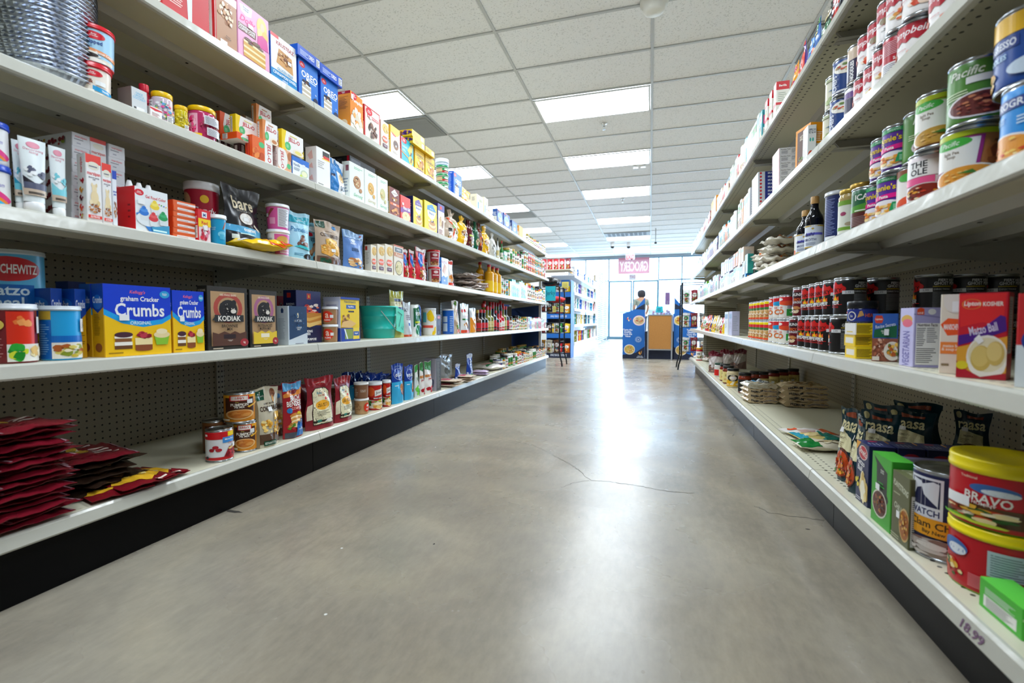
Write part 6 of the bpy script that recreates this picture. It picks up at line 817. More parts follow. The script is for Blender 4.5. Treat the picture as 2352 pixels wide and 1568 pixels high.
def stock(s, k, text):
    sg = 1 if s == 'L' else -1; lip = XL if s == 'L' else XR; prev = dict(top=base_z(s, k))
    for line in text.strip().split('\n'):
        line = line.strip()
        if not line or line[0] == '#': continue
        f = [q.strip() for q in line.split('|')]; a = f[0].split(); label = f[1].replace('%S', SP[s][k]); o_ = dict(x.split('=') for x in (f[2].split() if len(f) > 2 else [])); O = {q: (float(v) if q != 'g' else v) for q, v in o_.items()}
        kind, dn, u0, u1, vt, name = a[0], a[1], float(a[2]), float(a[3]), a[4], a[5]
        sb = O.get('sb', .022); X = lip-sg*sb; z = base_z(s, k)
        if 'on' in O: z = prev['top']
        z += O.get('z', 0); zm = z+.07
        if kind in ROUND:
            A0, A1 = [CF*FPX+CR*(u-CX)-CU*(CY-CY) for u in (u0, u1)]; t0, t1 = math.atan2(A0.x, A0.y), math.atan2(A1.x, A1.y)
            mid, hf = (t0+t1)/2, abs(t1-t0)/2; bx = math.sin(mid)
            tt = X/(bx+sg*math.sin(hf)); cx_, cy_, rr = tt*bx, tt*math.cos(mid), abs(tt*math.sin(hf)); w = O.get('w', 2*rr); rr = w/2
            if 'w' in O:        # known size: touch the column of the edge the photo shows
                if s == 'R': cx_ = X+rr; cy_ = (cx_*math.cos(t0)-rr)/math.sin(t0)
                else: cx_ = X-rr; cy_ = (cx_*math.cos(t1)+rr)/math.sin(t1)
            if vt == '-': h = O['h']
            else: h = z_at(cx_, cy_-rr*.0, float(vt))-z if not O.get('ft') else z_at(cx_+sg*rr, cy_, float(vt))-z
            h = O.get('h', h); yaw = math.atan2(-cx_, cy_)*1+math.radians(O.get('ya', 0))
            # front (-y local) towards the camera: direction (-cx, -cy)
            yaw = math.atan2(-cy_, -cx_)+PI/2+math.radians(O.get('ya', 0))
            c = Vector((cx_, cy_)); off = Vector((math.sin(yaw), -math.cos(yaw)))*rr          # origin sits at the front of the pack
            P = c+off; d = w
            ob = product(kind, dn, w, h, d, name); settle(ob, s, k, P.x, P.y, z, yaw, name, label, GRP.get(O.get('g'), O.get('g')))
            prev = dict(top=z+h+.0004, h=h, w=w); ctr = (cx_, cy_, rr); dirv = Vector((-sg, 0))*(w+O.get('gap', .004))
        elif O.get('fy'):
            y = project_u(X, zm, u0); a_ = (u1-CX)/FPX; q = CR-CF*a_; x1 = -(y*q.y+(zm-CAM.z)*q.z)/q.x
            yaw = math.radians(O.get('rot', O.get('ya', 0))); w = abs(x1-X); xc = (X+x1)/2
            if 'rot' in O:      # turned about its corner on the lip
                cs, sn = math.cos(yaw), math.sin(yaw); w = -(X*q.x+y*q.y+(zm-CAM.z)*q.z)/(cs*q.x+sn*q.y); xc = X+w/2*cs; y = y+w/2*sn
            h = O.get('h') or z_at(xc, y, float(vt))-z; d = O.get('d', .05); ob = product(kind, dn, w, h, d, name, int(u0)); settle(ob, s, k, xc, y, z, yaw, name, label, GRP.get(O.get('g'), O.get('g')))
            prev = dict(top=z+h+.0004, h=h, w=w); dirv = Vector((0, 1))*(d+O.get('gap', .004))
        else:
            y0, y1 = project_u(X, zm, u0), project_u(X, zm, u1); w = abs(y1-y0); y = (y0+y1)/2; w = O.get('w', w-.001)
            h = O.get('h') or z_at(X, y, float(vt))-z; d = O.get('d', .05 if kind == 'box' else min(.09, w*.5))
            yaw = sg*PI/2+math.radians(O.get('ya', 0)); ob = product(kind, dn, w, h, d, name, int(u0)); settle(ob, s, k, X, y, z, yaw, name, label, GRP.get(O.get('g'), O.get('g')))
            if 'rx' in O: ob.rotation_euler = (math.radians(O['rx']), 0, yaw)
            prev = dict(top=z+h+.0004, h=h, w=w); dirv = Vector((-sg, 0))*(d+O.get('gap', .004))
        if O.get('dbg'): print(label, round(w, 3), round(h, 3))
        for i in range(1, int(O.get('n', 1))):
            c = copy_tree(ob); c.location = ob.location+Vector((dirv.x*i, dirv.y*i, 0)); c['label'] = uniq('%s, %s in the file behind the front one' % (' '.join(label.split()[:4]).strip(','), ordn[i]))
            if 'g' not in O: c['group'] = ob['group'] = ' '.join(label.split()[:4])+' filed front to back'
        if prev['h'] < .01 or prev['h'] > .4 or prev['w'] > .4: print('ODD SIZE', label, prev)
def row(s, k, kind, u0, u1, w, h, name, cols, sb=.02, tiers=1, rows=1, z=0, grp=None, jit=.004, pos=None):
    """a run of small packs far down the shelf, from column u0 to u1 of the photo"""
    sg = 1 if s == 'L' else -1; lip = XL if s == 'L' else XR; X = lip-sg*sb; zb = base_z(s, k)+z
    a, b = sorted((project_u(X, zb+.05, u0), project_u(X, zb+.05, u1))); n = max(1, int((b-a)/(w+.005))); q = random.Random(int(u0*7+k)); cols = cols.split(); st = (b-a)/n
    d = w if kind in ROUND else (.06 if kind != 'pouch' else min(.06, w*.5))
    for i in range(n):
        for j in range(rows):
            for t_ in range(tiers):
                cn = cols[(i//2+j) % len(cols)] if q.random() < .7 else q.choice(cols); hh = h*(1 if tiers > 1 else q.choice((.86, 1, 1, 1.08)))
                ob = product(kind, cn, w, hh, d, name, (i+j) % 3)
                y = a+st*(i+.5); yaw = sg*PI/2; x = X-sg*j*(d+.006)
                if kind in ROUND: ya = sg*PI/2-sg*math.radians(40); rr = w/2; cc = Vector((x-sg*rr, y)); P = cc+Vector((math.sin(ya), -math.cos(ya)))*rr; x, y, yaw = P.x, P.y, ya
                ob.location = (x, y, zb+t_*(hh+.0005)); ob.rotation_euler = (0, 0, yaw)
                c = next((c for c in sorted(PAL, key=len, reverse=True) if cn[1:] == c), '')
                bits = ['' if c and c in name else c, name.replace('_', ' ')+' '+SP[s][k]+',', ordn[n-1-i], (pos or 'from the far end')+(', back row' if j == 1 else '')]
                if tiers > 1: bits[0] = ('upper ', 'lower ', 'middle ')[(1, 0)[t_ > 0] if tiers == 2 else (1, 2, 0)[t_]]+c
                tag(ob, uniq(' '.join(bits).replace('  ', ' ').strip()), CATN.get(name, name.split('_')[-1]), grp or '%ss %s' % (name.replace('_', ' '), SP[s][k]))
def lie(s, k, u, sb, z, dn, w, h, d, rz, name, label, group=None, v=0, tilt=0):
    """a bag or flat pack lying down: front face up; centre at column u of the photo, sb metres behind the lip"""
    sg = 1 if s == 'L' else -1; X = (XL if s == 'L' else XR)-sg*sb; zz = base_z(s, k)+z; y = project_u(X, zz, u)
    o = product('pouch', dn, w, h, d, name, int(u+z*900)); a = math.radians(rz)
    M_ = Matrix.Translation((X, y, zz)) @ Matrix.Rotation(a, 4, 'Z') @ Matrix.Rotation(math.radians(tilt), 4, 'X') @ Matrix.Translation((0, -h/2, d/2+.002)) @ Matrix.Rotation(-PI/2, 4, 'X') @ Matrix.Translation((0, -d/2, 0))
    o.matrix_world = M_; tag(o, uniq(label.replace('%S', SP[s][k])), CATN.get(name, name.split('_')[-1]), group); return o

stock('L', 4, '''
box redcake 371 481 - cake_mix_box|red box with a slice of yellow cake %S|h=.2
box piecake 493 545 - cake_mix_box|brown pecan streusel box with a white spine %S|h=.195 d=.055
box pinkcake 547 619 24 cake_mix_box|pink coffee cake box with a blonde figure %S
box gfcake 622 682 93 cake_mix_box|white gluten free box with a blue base %S
box oreo 686 731 147 cookie_mix_box|blue cookie mix box, closer one of the two %S
box oreolid 683 735 - cookie_mix_box|blue box lying on the closer upright blue box %S|on=1 h=.045 d=.19 sb=.01
box oreo 737 777 186 cookie_mix_box|blue cookie mix box, further one of the two %S
box oreolid 735 786 - cookie_mix_box|blue box lying on the further upright blue box %S|on=1 h=.045 d=.19 sb=.01
box pumpbox 805 834 218 cake_mix_box|white frosted cake box with an orange side %S|d=.08
box browniebox 837 873 251 brownie_box|red edged chocolate brownie box %S|d=.04
box manicream 875 893 280 cake_mix_box|cream kugel mix box with an orange emblem %S
box yelwhite 897 919 293 cake_mix_box|yellow and white mix box with a brown bowl %S
box tealbox 921 950 322 cake_mix_box|turquoise cake box with a red edge %S|d=.03
box cornbread 953 975 345 cornbread_box|yellow cornbread box, closer one of the two %S
box choclid 948 977 - cake_mix_box|yellow box lying on the closer cornbread box %S|on=1 h=.04 d=.17 sb=.0
box choclid 946 975 - cake_mix_box|yellow box topmost in the lying pair %S|on=1 h=.04 d=.17 sb=.0
box cornbread 977 998 362 cornbread_box|yellow cornbread box, further one of the two %S
box choclid 975 998 - cake_mix_box|yellow box lying on the further cornbread box %S|on=1 h=.04 d=.17 sb=.0
tub greentub 1003 1033 - candied_fruit_tub|lowest green rimmed tub in the stack %S|h=.062
tub greentub 1003 1033 - candied_fruit_tub|second green rimmed tub up in the stack %S|h=.062 on=1
tub greentub 1003 1033 - candied_fruit_tub|third green rimmed tub up in the stack %S|h=.062 on=1
tub clearlidtub 1003 1033 - plastic_tub|clear tub with a pale blue lid topping the stack %S|h=.05 on=1
box oreo 1042 1061 399 cookie_mix_box|single blue cookie box between tubs and yellow bag %S
pouch nilla 1063 1089 433 wafer_bag|yellow wafer bag %S|d=.07
box creamcarton 1095 1110 450 sweetener_carton|cream carton with a blue label %S|d=.06
box creamcarton 1112 1121 455 sweetener_carton|second narrower cream carton %S|d=.06
pouch creamcake 1122 1140 478 cake_mix_bag|cream and yellow cake mix bag %S
box bluecake 1142 1155 483 cake_mix_box|blue cake box, closer one of the pair %S
box bluecake 1157 1171 492 cake_mix_box|blue cake box, further one of the pair %S
box navybox 1176 1188 509 grits_box|slate blue mix box %S
box orangebox 1192 1208 523 grits_box|amber box with a pale side, last box %S
''')
row('L', 4, 'jar', 1212, 1254, .075, .105, 'small_jar', 'Jolive Jamber Jred Jyellow Jblue')
stock('L', 3, '''
tub richtub 190 279 - frosting_tub|red rimmed rich frosting tub under the whipped one %S|h=.092
tub whipped 193 289 - frosting_tub|red lidded whipped frosting tub on another tub %S|on=1 h=.105
tub richtub 180 235 - frosting_tub|red lidded frosting tub half hidden behind the pair %S|h=.092 sb=.15
box spice 300 338 205 spice_box|grey spice box with pale blue print %S|d=.055
box whitered 343 372 248 sprinkle_box|tiny white and red box %S|d=.035
jar redspr 336 364 - sprinkle_bottle|red bottle of sprinkles with a red cap %S|sb=.07 h=.12
jar sprmix 365 414 217 sprinkle_jar|clear jar of mixed sprinkles with a yellow lid %S|sb=.03
jar spryel 416 447 246 sprinkle_jar|small jar of yellow sprinkles %S|sb=.03
jar sprpink 446 509 252 sprinkle_jar|large jar of pink sprinkles with a yellow lid %S|sb=.015
box jdark 512 530 - gelatin_box|dark maroon gelatin box standing behind the pink jar %S|sb=.12 h=.085 d=.03
box jorange 505 560 - gelatin_box|bright orange gelatin box above the dark one %S|sb=.12 z=.09 h=.085 d=.03
box jyellow 541 593 - gelatin_box|yellow gelatin box on the lying orange one %S|sb=.05 h=.072 z=.085 d=.03
box jorange 543 610 - gelatin_box|orange gelatin box lying flat below the yellow one %S|sb=.03 z=.06 h=.024 d=.08
box jdark 550 571 - gelatin_box|dark gelatin box under the lying orange one %S|sb=.06 h=.058 d=.03
box jvert 579 626 - gelatin_box|orange gelatin box standing on end %S|h=.09 sb=.012 d=.035
box jvertp 638 669 - gelatin_box|peach gelatin box standing on end %S|h=.09 sb=.012 d=.035
box vanilla 671 710 - pudding_box|blue and white vanilla pudding box %S|h=.086 d=.03
box jpeach 603 638 - gelatin_box|peach gelatin box leaning on the upright orange one %S|sb=.02 z=.091 h=.082 d=.03
box jyellow 647 697 - gelatin_box|yellow gelatin box set on two upright boxes %S|sb=.02 z=.091 h=.084 d=.03
box jpeach 588 624 - gelatin_box|peach gelatin box high in the pile %S|sb=.08 z=.174 h=.08 d=.025
box jpeach 632 668 - gelatin_box|peach gelatin box at the back of the pile %S|sb=.12 z=.13 h=.085 d=.03
box jbrown 560 583 - gelatin_box|brown gelatin box at the back of the pile %S|sb=.16 z=.14 h=.085 d=.03
box jyellow 615 650 - gelatin_box|yellow gelatin box hidden low in the pile %S|sb=.08 h=.085 d=.04
box jorange 632 668 - gelatin_box|orange gelatin box hidden low behind the pudding %S|sb=.12 h=.125 d=.03
box jbrown 560 583 - gelatin_box|brown gelatin box hidden behind the dark one %S|sb=.16 h=.135 d=.03
box whitebox 727 759 343 cereal_box|tall plain white box with a gold band %S|d=.06
pouch sugarbag 764 802 367 sugar_bag|blue and white sugar bag with a fudge picture %S|d=.06
box cookie1 803 837 378 cookie_box|pale green box picturing a chocolate chip cookie %S|d=.045
box cookie2 838 866 394 cookie_box|pale box picturing a golden oat cookie %S|d=.045
box cookie3 867 891 409 cookie_box|pale green box picturing a nut cookie %S|d=.045
box darkflat 803 862 - tea_box|black box lying across the pale cookie boxes %S|h=.05 d=.12 z=.185 sb=.05
box crunchy 895 918 433 breading_box|maroon crunchy coating box %S
box macred 920 943 452 matzo_mix_box|red and purple dumpling mix box %S
box bisq1 949 971 455 pancake_mix_box|yellow pancake mix box with a navy side %S|d=.06
box bisq2 975 1004 466 pancake_mix_box|bright yellow pancake mix box with blue peak %S|d=.06
box purptop 1006 1021 470 pancake_mix_box|beige box with a purple top %S|d=.05
jar Jblack 1026 1041 524 spice_jar|stout dark jar with a pale label %S
pouch twistC 1031 1060 486 bread_bag|clear twisted bread bag with an orange strip %S|d=.09
pouch twistY 1060 1080 497 bread_bag|yellow twisted bread bag beside the clear one %S|d=.09
pouch twistM 1077 1094 506 bread_bag|maroon twisted bread bag, closer one %S|d=.08
pouch twistG 1094 1103 510 bread_bag|green twisted bread bag between two maroon ones %S|d=.07
pouch twistB 1103 1112 514 bread_bag|rust twisted bread bag with an orange band %S|d=.07
pouch twistY 1112 1130 520 bread_bag|yellow twisted bread bag beside the white one %S|d=.09
pouch twistW 1131 1143 538 bread_bag|grey white twisted bag %S|d=.07
bottle Bwhite 1140 1147 546 oil_spray_bottle|slim white bottle with a cap beyond the twisted bags %S
bottle Bgreen 1149 1156 553 oil_spray_bottle|slim green bottle beyond the twisted bags %S
box Pgreen 1158 1165 577 spice_box|bright green packet box %S
''')
for i in range(8):
    stock('L', 3, 'box jspine %f %f - gelatin_box|orange gelatin box, %s in the slanting file %%S|sb=%f h=.085 d=.022' % (478+i*3, 505+i*3, ordn[i], .2+.026*(7-i)))
row('L', 3, 'jar', 1168, 1205, .08, .17, 'spice_jar', 'Jwhite Jgreen Jcrimson Jred Jbrown', pos='beyond the green packet')
row('L', 3, 'can', 1206, 1254, .085, .12, 'food_can', 'Pwhite Pred Porange Pgreen Pteal', tiers=2)
# foil pans
pan = mat('#b4bdce', .3, 1., key='foil'); tr_ = []
pm = MB(); N = 96
def scal(rr, z, amp): return [((rr+amp*math.cos(k*PI))*math.cos(2*PI*k/N), (rr+amp*math.cos(k*PI))*math.sin(2*PI*k/N), z) for k in range(N)]
pm.grid([scal(.098, 0, 0), scal(.112, .03, .001), scal(.116, .034, 0), scal(.1185, .033, 0), scal(.1185, .0355, 0), scal(.115, .036, 0), scal(.111, .031, .0006), scal(.097, .002, 0)], pan, False, True)
pm.face([(.098*math.cos(2*PI*k/24), .098*math.sin(2*PI*k/24), .001) for k in range(24)], pan)
pme = pm.mesh('foil_pan')
for i in range(26):
    o = link('foil_pan', pme); o.location = (-1.585, .885+.001*math.sin(i*1.3), base_z('L', 3)+.0115*i); o.rotation_euler = (.012*math.sin(i*2.1)*(i > 0), .012*math.cos(i*1.7)*(i > 0), i*.37)
    tag(o, 'round foil pan, %s from the bottom of the tall nested stack' % ordn[i], 'baking pan', 'nested round foil pans')
stock('L', 2, '''
tub icing -48 42 365 icing_tub|white icing tub with a rainbow swirl, lower of two %S|sb=.03 h=.1
tub icing -48 42 255 icing_tub|white icing tub with a blue lid, upper of two %S|sb=.03 on=1 h=.1
tube tubeteal 33 68 322 icing_tube|teal icing tube beside the white tubs %S|sb=.05
tube tubedark 52 118 318 icing_tube|white icing tube with a dark cookie drawing %S|sb=.015
tube tubeaqua 119 160 337 icing_tube|pale aqua icing tube beside the marzipan boxes %S|sb=.03
box marz 199 235 356 marzipan_box|white marzipan carton with bear, front one %S|d=.035
box marz 236 258 376 marzipan_box|white marzipan carton with bear, second one %S|d=.035
box marzblue 259 270 392 marzipan_box|blue topped almond paste carton %S|d=.035
box foodcolor 309 387 436 food_colour_box|food colour box with four frosted cupcakes %S|d=.075
box redfood 455 484 482 food_colour_box|small red and yellow food colour carton %S|d=.03
tub candyred 431 514 424 candy_tub|large dark red candy tub with a white lid %S|sb=.11
tub candyred 384 440 434 candy_tub|dark red candy tub mostly hidden behind orange boxes %S|sb=.2 h=.16
tub candyblue 487 527 495 candy_tub|blue candy tub with a white lid %S|sb=.015
pouch bare 524 615 432 coconut_bag|tall black coconut bag with pale lettering %S|sb=.05 d=.07
tub candypink2 617 671 530 candy_tub|pink candy tub supporting another %S|sb=.015
tub candypink 616 671 472 candy_tub|pink candy tub with a barcode, on another tub %S|sb=.015 on=1
pouch pamela 674 721 487 baking_mix_bag|pale blue brownie mix bag %S|d=.06 ya=-6
pouch pecan 706 738 512 nut_bag|blue nut bag tucked behind the brownie mix %S|sb=.075 d=.04
pouch cornbag 733 794 509 cornbread_bag|tan cornbread mix bag %S|d=.06
pouch blueberry 797 846 532 muffin_mix_bag|blue berry muffin mix bag %S|d=.06
box manicream 867 884 562 matzo_mix_box|cream dumpling mix box, middle of three %S|d=.04
box manicream 852 865 563 matzo_mix_box|cream dumpling mix box, closest of three %S|d=.04
box manicream 885 903 562 matzo_mix_box|cream dumpling mix box, last of three %S|d=.05
box potato 905 927 564 soup_mix_box|cream and brown potato soup box %S|d=.04
pouch redbluebag 930 943 572 cookie_bag|red and blue cookie bag, closest of the three %S|d=.05
pouch redbluebag 946 958 574 cookie_bag|red and blue cookie bag, middle of the three %S|d=.05
pouch redbluebag 961 985 570 cookie_bag|red and blue cookie bag, last of the three %S|d=.05
tub redtub 984 1013 - snack_tub|red lidded snack tub under another %S|h=.12 ya=-15
tub redtub 981 1012 - snack_tub|red lidded snack tub on top of another %S|h=.12 on=1 ya=-15
tub redtub 930 958 - snack_tub|red lidded snack tub behind the cookie bags %S|h=.17 sb=.13
tub redtub 963 984 - snack_tub|red lidded snack tub behind the last cookie bag %S|h=.18 sb=.13
box wafer 1014 1030 593 waffle_mix_box|blue and white vanilla waffle box %S|d=.05
pouch redwhbag 1034 1045 598 snack_bag|white and orange snack bag %S|d=.04
''')
for i in range(12): lie('L', 2, 1060+(i % 4)*7, .13+.02*(i % 3), .013*i+.002, 'tortilla', .2, .2, .02, 20*i, 'flatbread_pack', 'clear flatbread pack, %s up in the shiny pile %%S' % ordn[i], 'clear flatbread packs in a pile')
for i in range(5): lie('L', 2, 1090+i*1.5, .07+.015*(i % 2), .012*i+.002, 'tortilla', .17, .17, .02, 33*i, 'flatbread_pack', 'clear flatbread pack, %s up, lower pile beside the oil %%S' % ordn[i], 'clear flatbread packs in a pile')
stock('L', 2, '''
bottle oilbottle 1113 1134 608 oil_bottle|golden oil bottle, closest in front %S|sb=.02
bottle oilbottle 1135 1143 612 oil_bottle|golden oil bottle, second in front %S|w=.09 h=.27
bottle oilbottle 1144 1152 615 oil_bottle|golden oil bottle, third in front %S|w=.09 h=.27
bottle oilbottle 1094 1112 602 oil_bottle|golden oil bottle standing behind the flatbread %S|sb=.12
bottle oilbottle 1120 1130 602 oil_bottle|golden oil bottle standing in the back row %S|sb=.2 w=.09 h=.27
''')
row('L', 2, 'canister', 1153, 1170, .07, .17, 'canister', 'Pwhite Pred Pwhite Pteal', pos='beyond the oil bottles')
row('L', 2, 'box', 1171, 1212, .07, .19, 'slim_carton', 'Pyellow Pteal carton_white Pgreen', pos='before the far jars')
row('L', 2, 'jar', 1213, 1253, .09, .19, 'tall_jar', 'Jred Jgreen Jorange Jyellow Jteal')
for i, (x, z_, c) in enumerate(((3, .0, 'marzflat'),)): pass
def flatbox(s, k, u, sb, z, dn, w, h, d, rz, name, label, group=None):
    sg = 1 if s == 'L' else -1; X = (XL if s == 'L' else XR)-sg*sb; y = project_u(X, base_z(s, k)+z, u); o = product('box', dn, w, h, d, name); o.location = (X, y, base_z(s, k)+z); o.rotation_euler = (0, 0, sg*PI/2+math.radians(rz))
    tag(o, uniq(label.replace('%S', SP[s][k])), CATN.get(name, name.split('_')[-1]), group); return o
MZG = 'marzipan cartons stacked lying down'
for lv in range(7): flatbox('L', 2, 187, .11, .0372*lv, 'marzflat', .045, .0368, .21, 0, 'marzipan_box', 'lying marzipan carton, %s up in the first stack %%S' % ordn[lv], MZG)
for lv in range(4): flatbox('L', 2, 227, .11, .0655*lv, 'marzred', .041, .065, .17, 0, 'marzipan_box', 'red topped marzipan carton, %s up in the second stack %%S' % ordn[lv], MZG)
for lv in range(7): flatbox('L', 2, 269, .11, .0372*lv, 'marzflat', .046, .0368, .17, 0, 'marzipan_box', 'lying marzipan carton, %s up in the third stack %%S' % ordn[lv], MZG)
for lv in range(7): flatbox('L', 2, 424, .035, .0178*lv, 'orangeflat', .075, .0174, .11, -4+2*(lv % 3), 'gelatin_packet', 'flat orange packet, %s up in the pile %%S' % ordn[lv], 'flat orange packets in a pile')
lie('L', 2, 590, .02, .001, 'yelcandy', .2, .11, .04, 82, 'candy_bag', 'crumpled yellow candy bag lying before the black bag %S')
lie('L', 2, 630, .022, .02, 'yelcandy', .12, .1, .03, 60, 'candy_bag', 'small yellow and red candy bag against the pink tub %S')
for i in range(3):
    m = MB(); m.lathe([(.011, 0), (.0075, .018), (.005, .027), (0, .028)], mat('#eef0f2', .25), 16); o = m.build('piping_tip', loc=(-1.51, 1.045+.028*i, base_z('L', 2)+.1285), rot=(0, 0, 0)); tag(o, 'white piping nozzle standing on the food colour box, %s one' % ordn[i], 'piping nozzle', 'white piping nozzles')
stock('L', 1, '''
canister soupred -24 88 698 soup_canister|red soup powder canister picturing vegetables %S|sb=.018 ya=8
canister soupblue 89 189 703 soup_canister|blue soup powder canister picturing noodles %S|sb=.018 ya=8
canister matzo -35 112 577 matzo_canister|tall sky blue meal canister behind two low ones %S|sb=.16
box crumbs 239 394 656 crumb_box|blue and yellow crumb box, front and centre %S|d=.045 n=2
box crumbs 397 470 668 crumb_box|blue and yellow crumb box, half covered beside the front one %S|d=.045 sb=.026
box crumbside 174 200 - crumb_box|crumb box seen edge on behind the blue canister %S|d=.13 h=.19 sb=.07
box crumbside 119 146 - crumb_box|crumb box seen edge on beside the tall canister %S|d=.13 h=.19 sb=.1
box yelback 160 287 - cracker_box|plain mustard box lying at the back near the pegboard %S|sb=.36 h=.23 d=.06
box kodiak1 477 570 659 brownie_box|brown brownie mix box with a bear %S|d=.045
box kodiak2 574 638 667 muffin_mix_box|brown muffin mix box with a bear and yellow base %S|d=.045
box salt 662 706 703 salt_box|dark blue and white coarse salt box %S|d=.06
box redcorn 640 662 680 starch_box|red starch box showing behind the salt %S|sb=.2 d=.05
box baking 681 738 668 baking_mix_box|navy baking mix box with waffles %S|sb=.075 d=.07
tub redlion 741 777 745 crumb_tub|clear tub of crumbs under a red badged one %S|h=.085
tub redlion 740 777 698 crumb_tub|tub with a round red badge, upper one %S|on=1 h=.085
box yeast 782 826 683 yeast_display_box|yellow and blue yeast display box %S|d=.1
pouch yelgreenbag 906 938 668 sugar_bag|tall yellow green bag behind the teal bucket %S|sb=.03 d=.07
pouch whitebag 933 951 694 salt_bag|white bag with an orange foot %S|d=.05
pouch sweetener 952 968 700 sweetener_bag|green and white sweetener bag %S|d=.06
canister whitecan 971 1002 708 drink_canister|white canister with yellow blobs %S
box darkstreit 1003 1013 722 macaroon_box|narrow navy carton %S|d=.07
canister bluecan 1016 1043 710 salt_canister|blue canister beside the navy carton %S
pouch veganbag 1045 1060 690 baking_bag|tan bag with a red dot %S|d=.06
pouch co2bag 1063 1082 697 baking_bag|silver white bag with red print %S|d=.05
pouch silverbag 1084 1098 707 baking_bag|silver and orange bag %S|d=.05
bottle Bbrown 1100 1107 705 vinegar_bottle|amber vinegar bottle beside the silver bag %S|w=.08 h=.2
bottle Bolive 1108 1122 690 vinegar_bottle|large pale bottle with a green cap %S|w=.1 h=.27 sb=.06
''')
for i in range(3): stock('L', 1, 'box kodback %f %f - brownie_box|black brownie mix box, %s in the slanting file %%S|sb=%f h=.178 d=.05' % (444-24*i, 474-24*i, ordn[i], .09+.055*i))
row('L', 1, 'bottle', 1110, 1172, .08, .24, 'cooking_bottle', 'Bblack Bolive Bgreen Bred Bbrown Bwhite', pos='from the jars')
row('L', 1, 'bottle', 1118, 1165, .08, .3, 'tall_cooking_bottle', 'Bblack Bgreen Bolive', sb=.12, pos='from the jars')
row('L', 1, 'jar', 1174, 1212, .085, .15, 'pickle_jar', 'Jamber Jbrown Jgreen', sb=.02, pos='before the cartons')
row('L', 1, 'box', 1213, 1253, .085, .14, 'carton', 'Pblue Pcream Pgreen Pred Pwhite')
# teal bucket with a paper note
e0 = empty('bucket', (-1.572, 2.49, base_z('L', 1))); m = MB(); tl = mat('#27c4b8', .3, key='teal_plastic'); R_ = .112
m.lathe([(R_*.8, 0), (R_*.82, .003), (R_*.86, .05), (R_*.885, .052), (R_*.885, .058), (R_*.87, .06), (R_*.93, .125), (R_*.95, .127), (R_*.95, .133), (R_*.94, .135), (R_*.985, .178), (R_*1.02, .18), (R_*1.02, .19), (R_*.97, .19), (R_*.95, .17), (R_*.79, .01), (0, .006)], tl, 48, cap=False); m.face([(R_*.8*math.cos(2*PI*k/32), R_*.8*math.sin(2*PI*k/32), .001) for k in range(32)], tl); m.build('tub', e0)
m = MB(); m.tube([(R_*1.03*math.cos(a), R_*1.03*math.sin(a), .16-.12*math.sin((a+.9)/2.5*PI)) for a in [-.9+2.5*i/14 for i in range(15)]], .0025, mat('#c9d0d0', .3, 1.), 6); m.build('handle', e0)
tag(e0, 'teal plastic bucket with a paper note, on the fourth baking shelf', 'bucket')
m = MB(); nt_ = mat('#5fdcc0', .6); P = [[(.001*math.sin(j*2+i), -.045+.09*i/4, .14*j/6-.02*(i/4)) for i in range(5)] for j in range(7)]; m.grid(P, nt_); m.grid([[(x-.001, y, z) for x, y, z in rw] for rw in P], nt_, flip=True)
put.vk = 0; put.rough = .6; put(m, [p([(.2, .85), (.75, .78), (.75, .75), (.2, .82)], '#17424a'), p([(.6, .74), (.64, .74), (.34, .2), (.3, .2)], '#17424a'), p([(.62, .22), (.8, .12), (.9, .3), (.88, .31), (.79, .15), (.63, .25)], '#17424a')], .09, .14, lambda u, v, L: (.0022+E0*L, -.045+.09*u, .14*v-.02*u))
o = m.build('paper_note', loc=(-1.452, 2.53, base_z('L', 1)+.045), rot=(0, 0, .0)); tag(o, 'mint paper note with ink strokes hanging on the teal bucket', 'note')
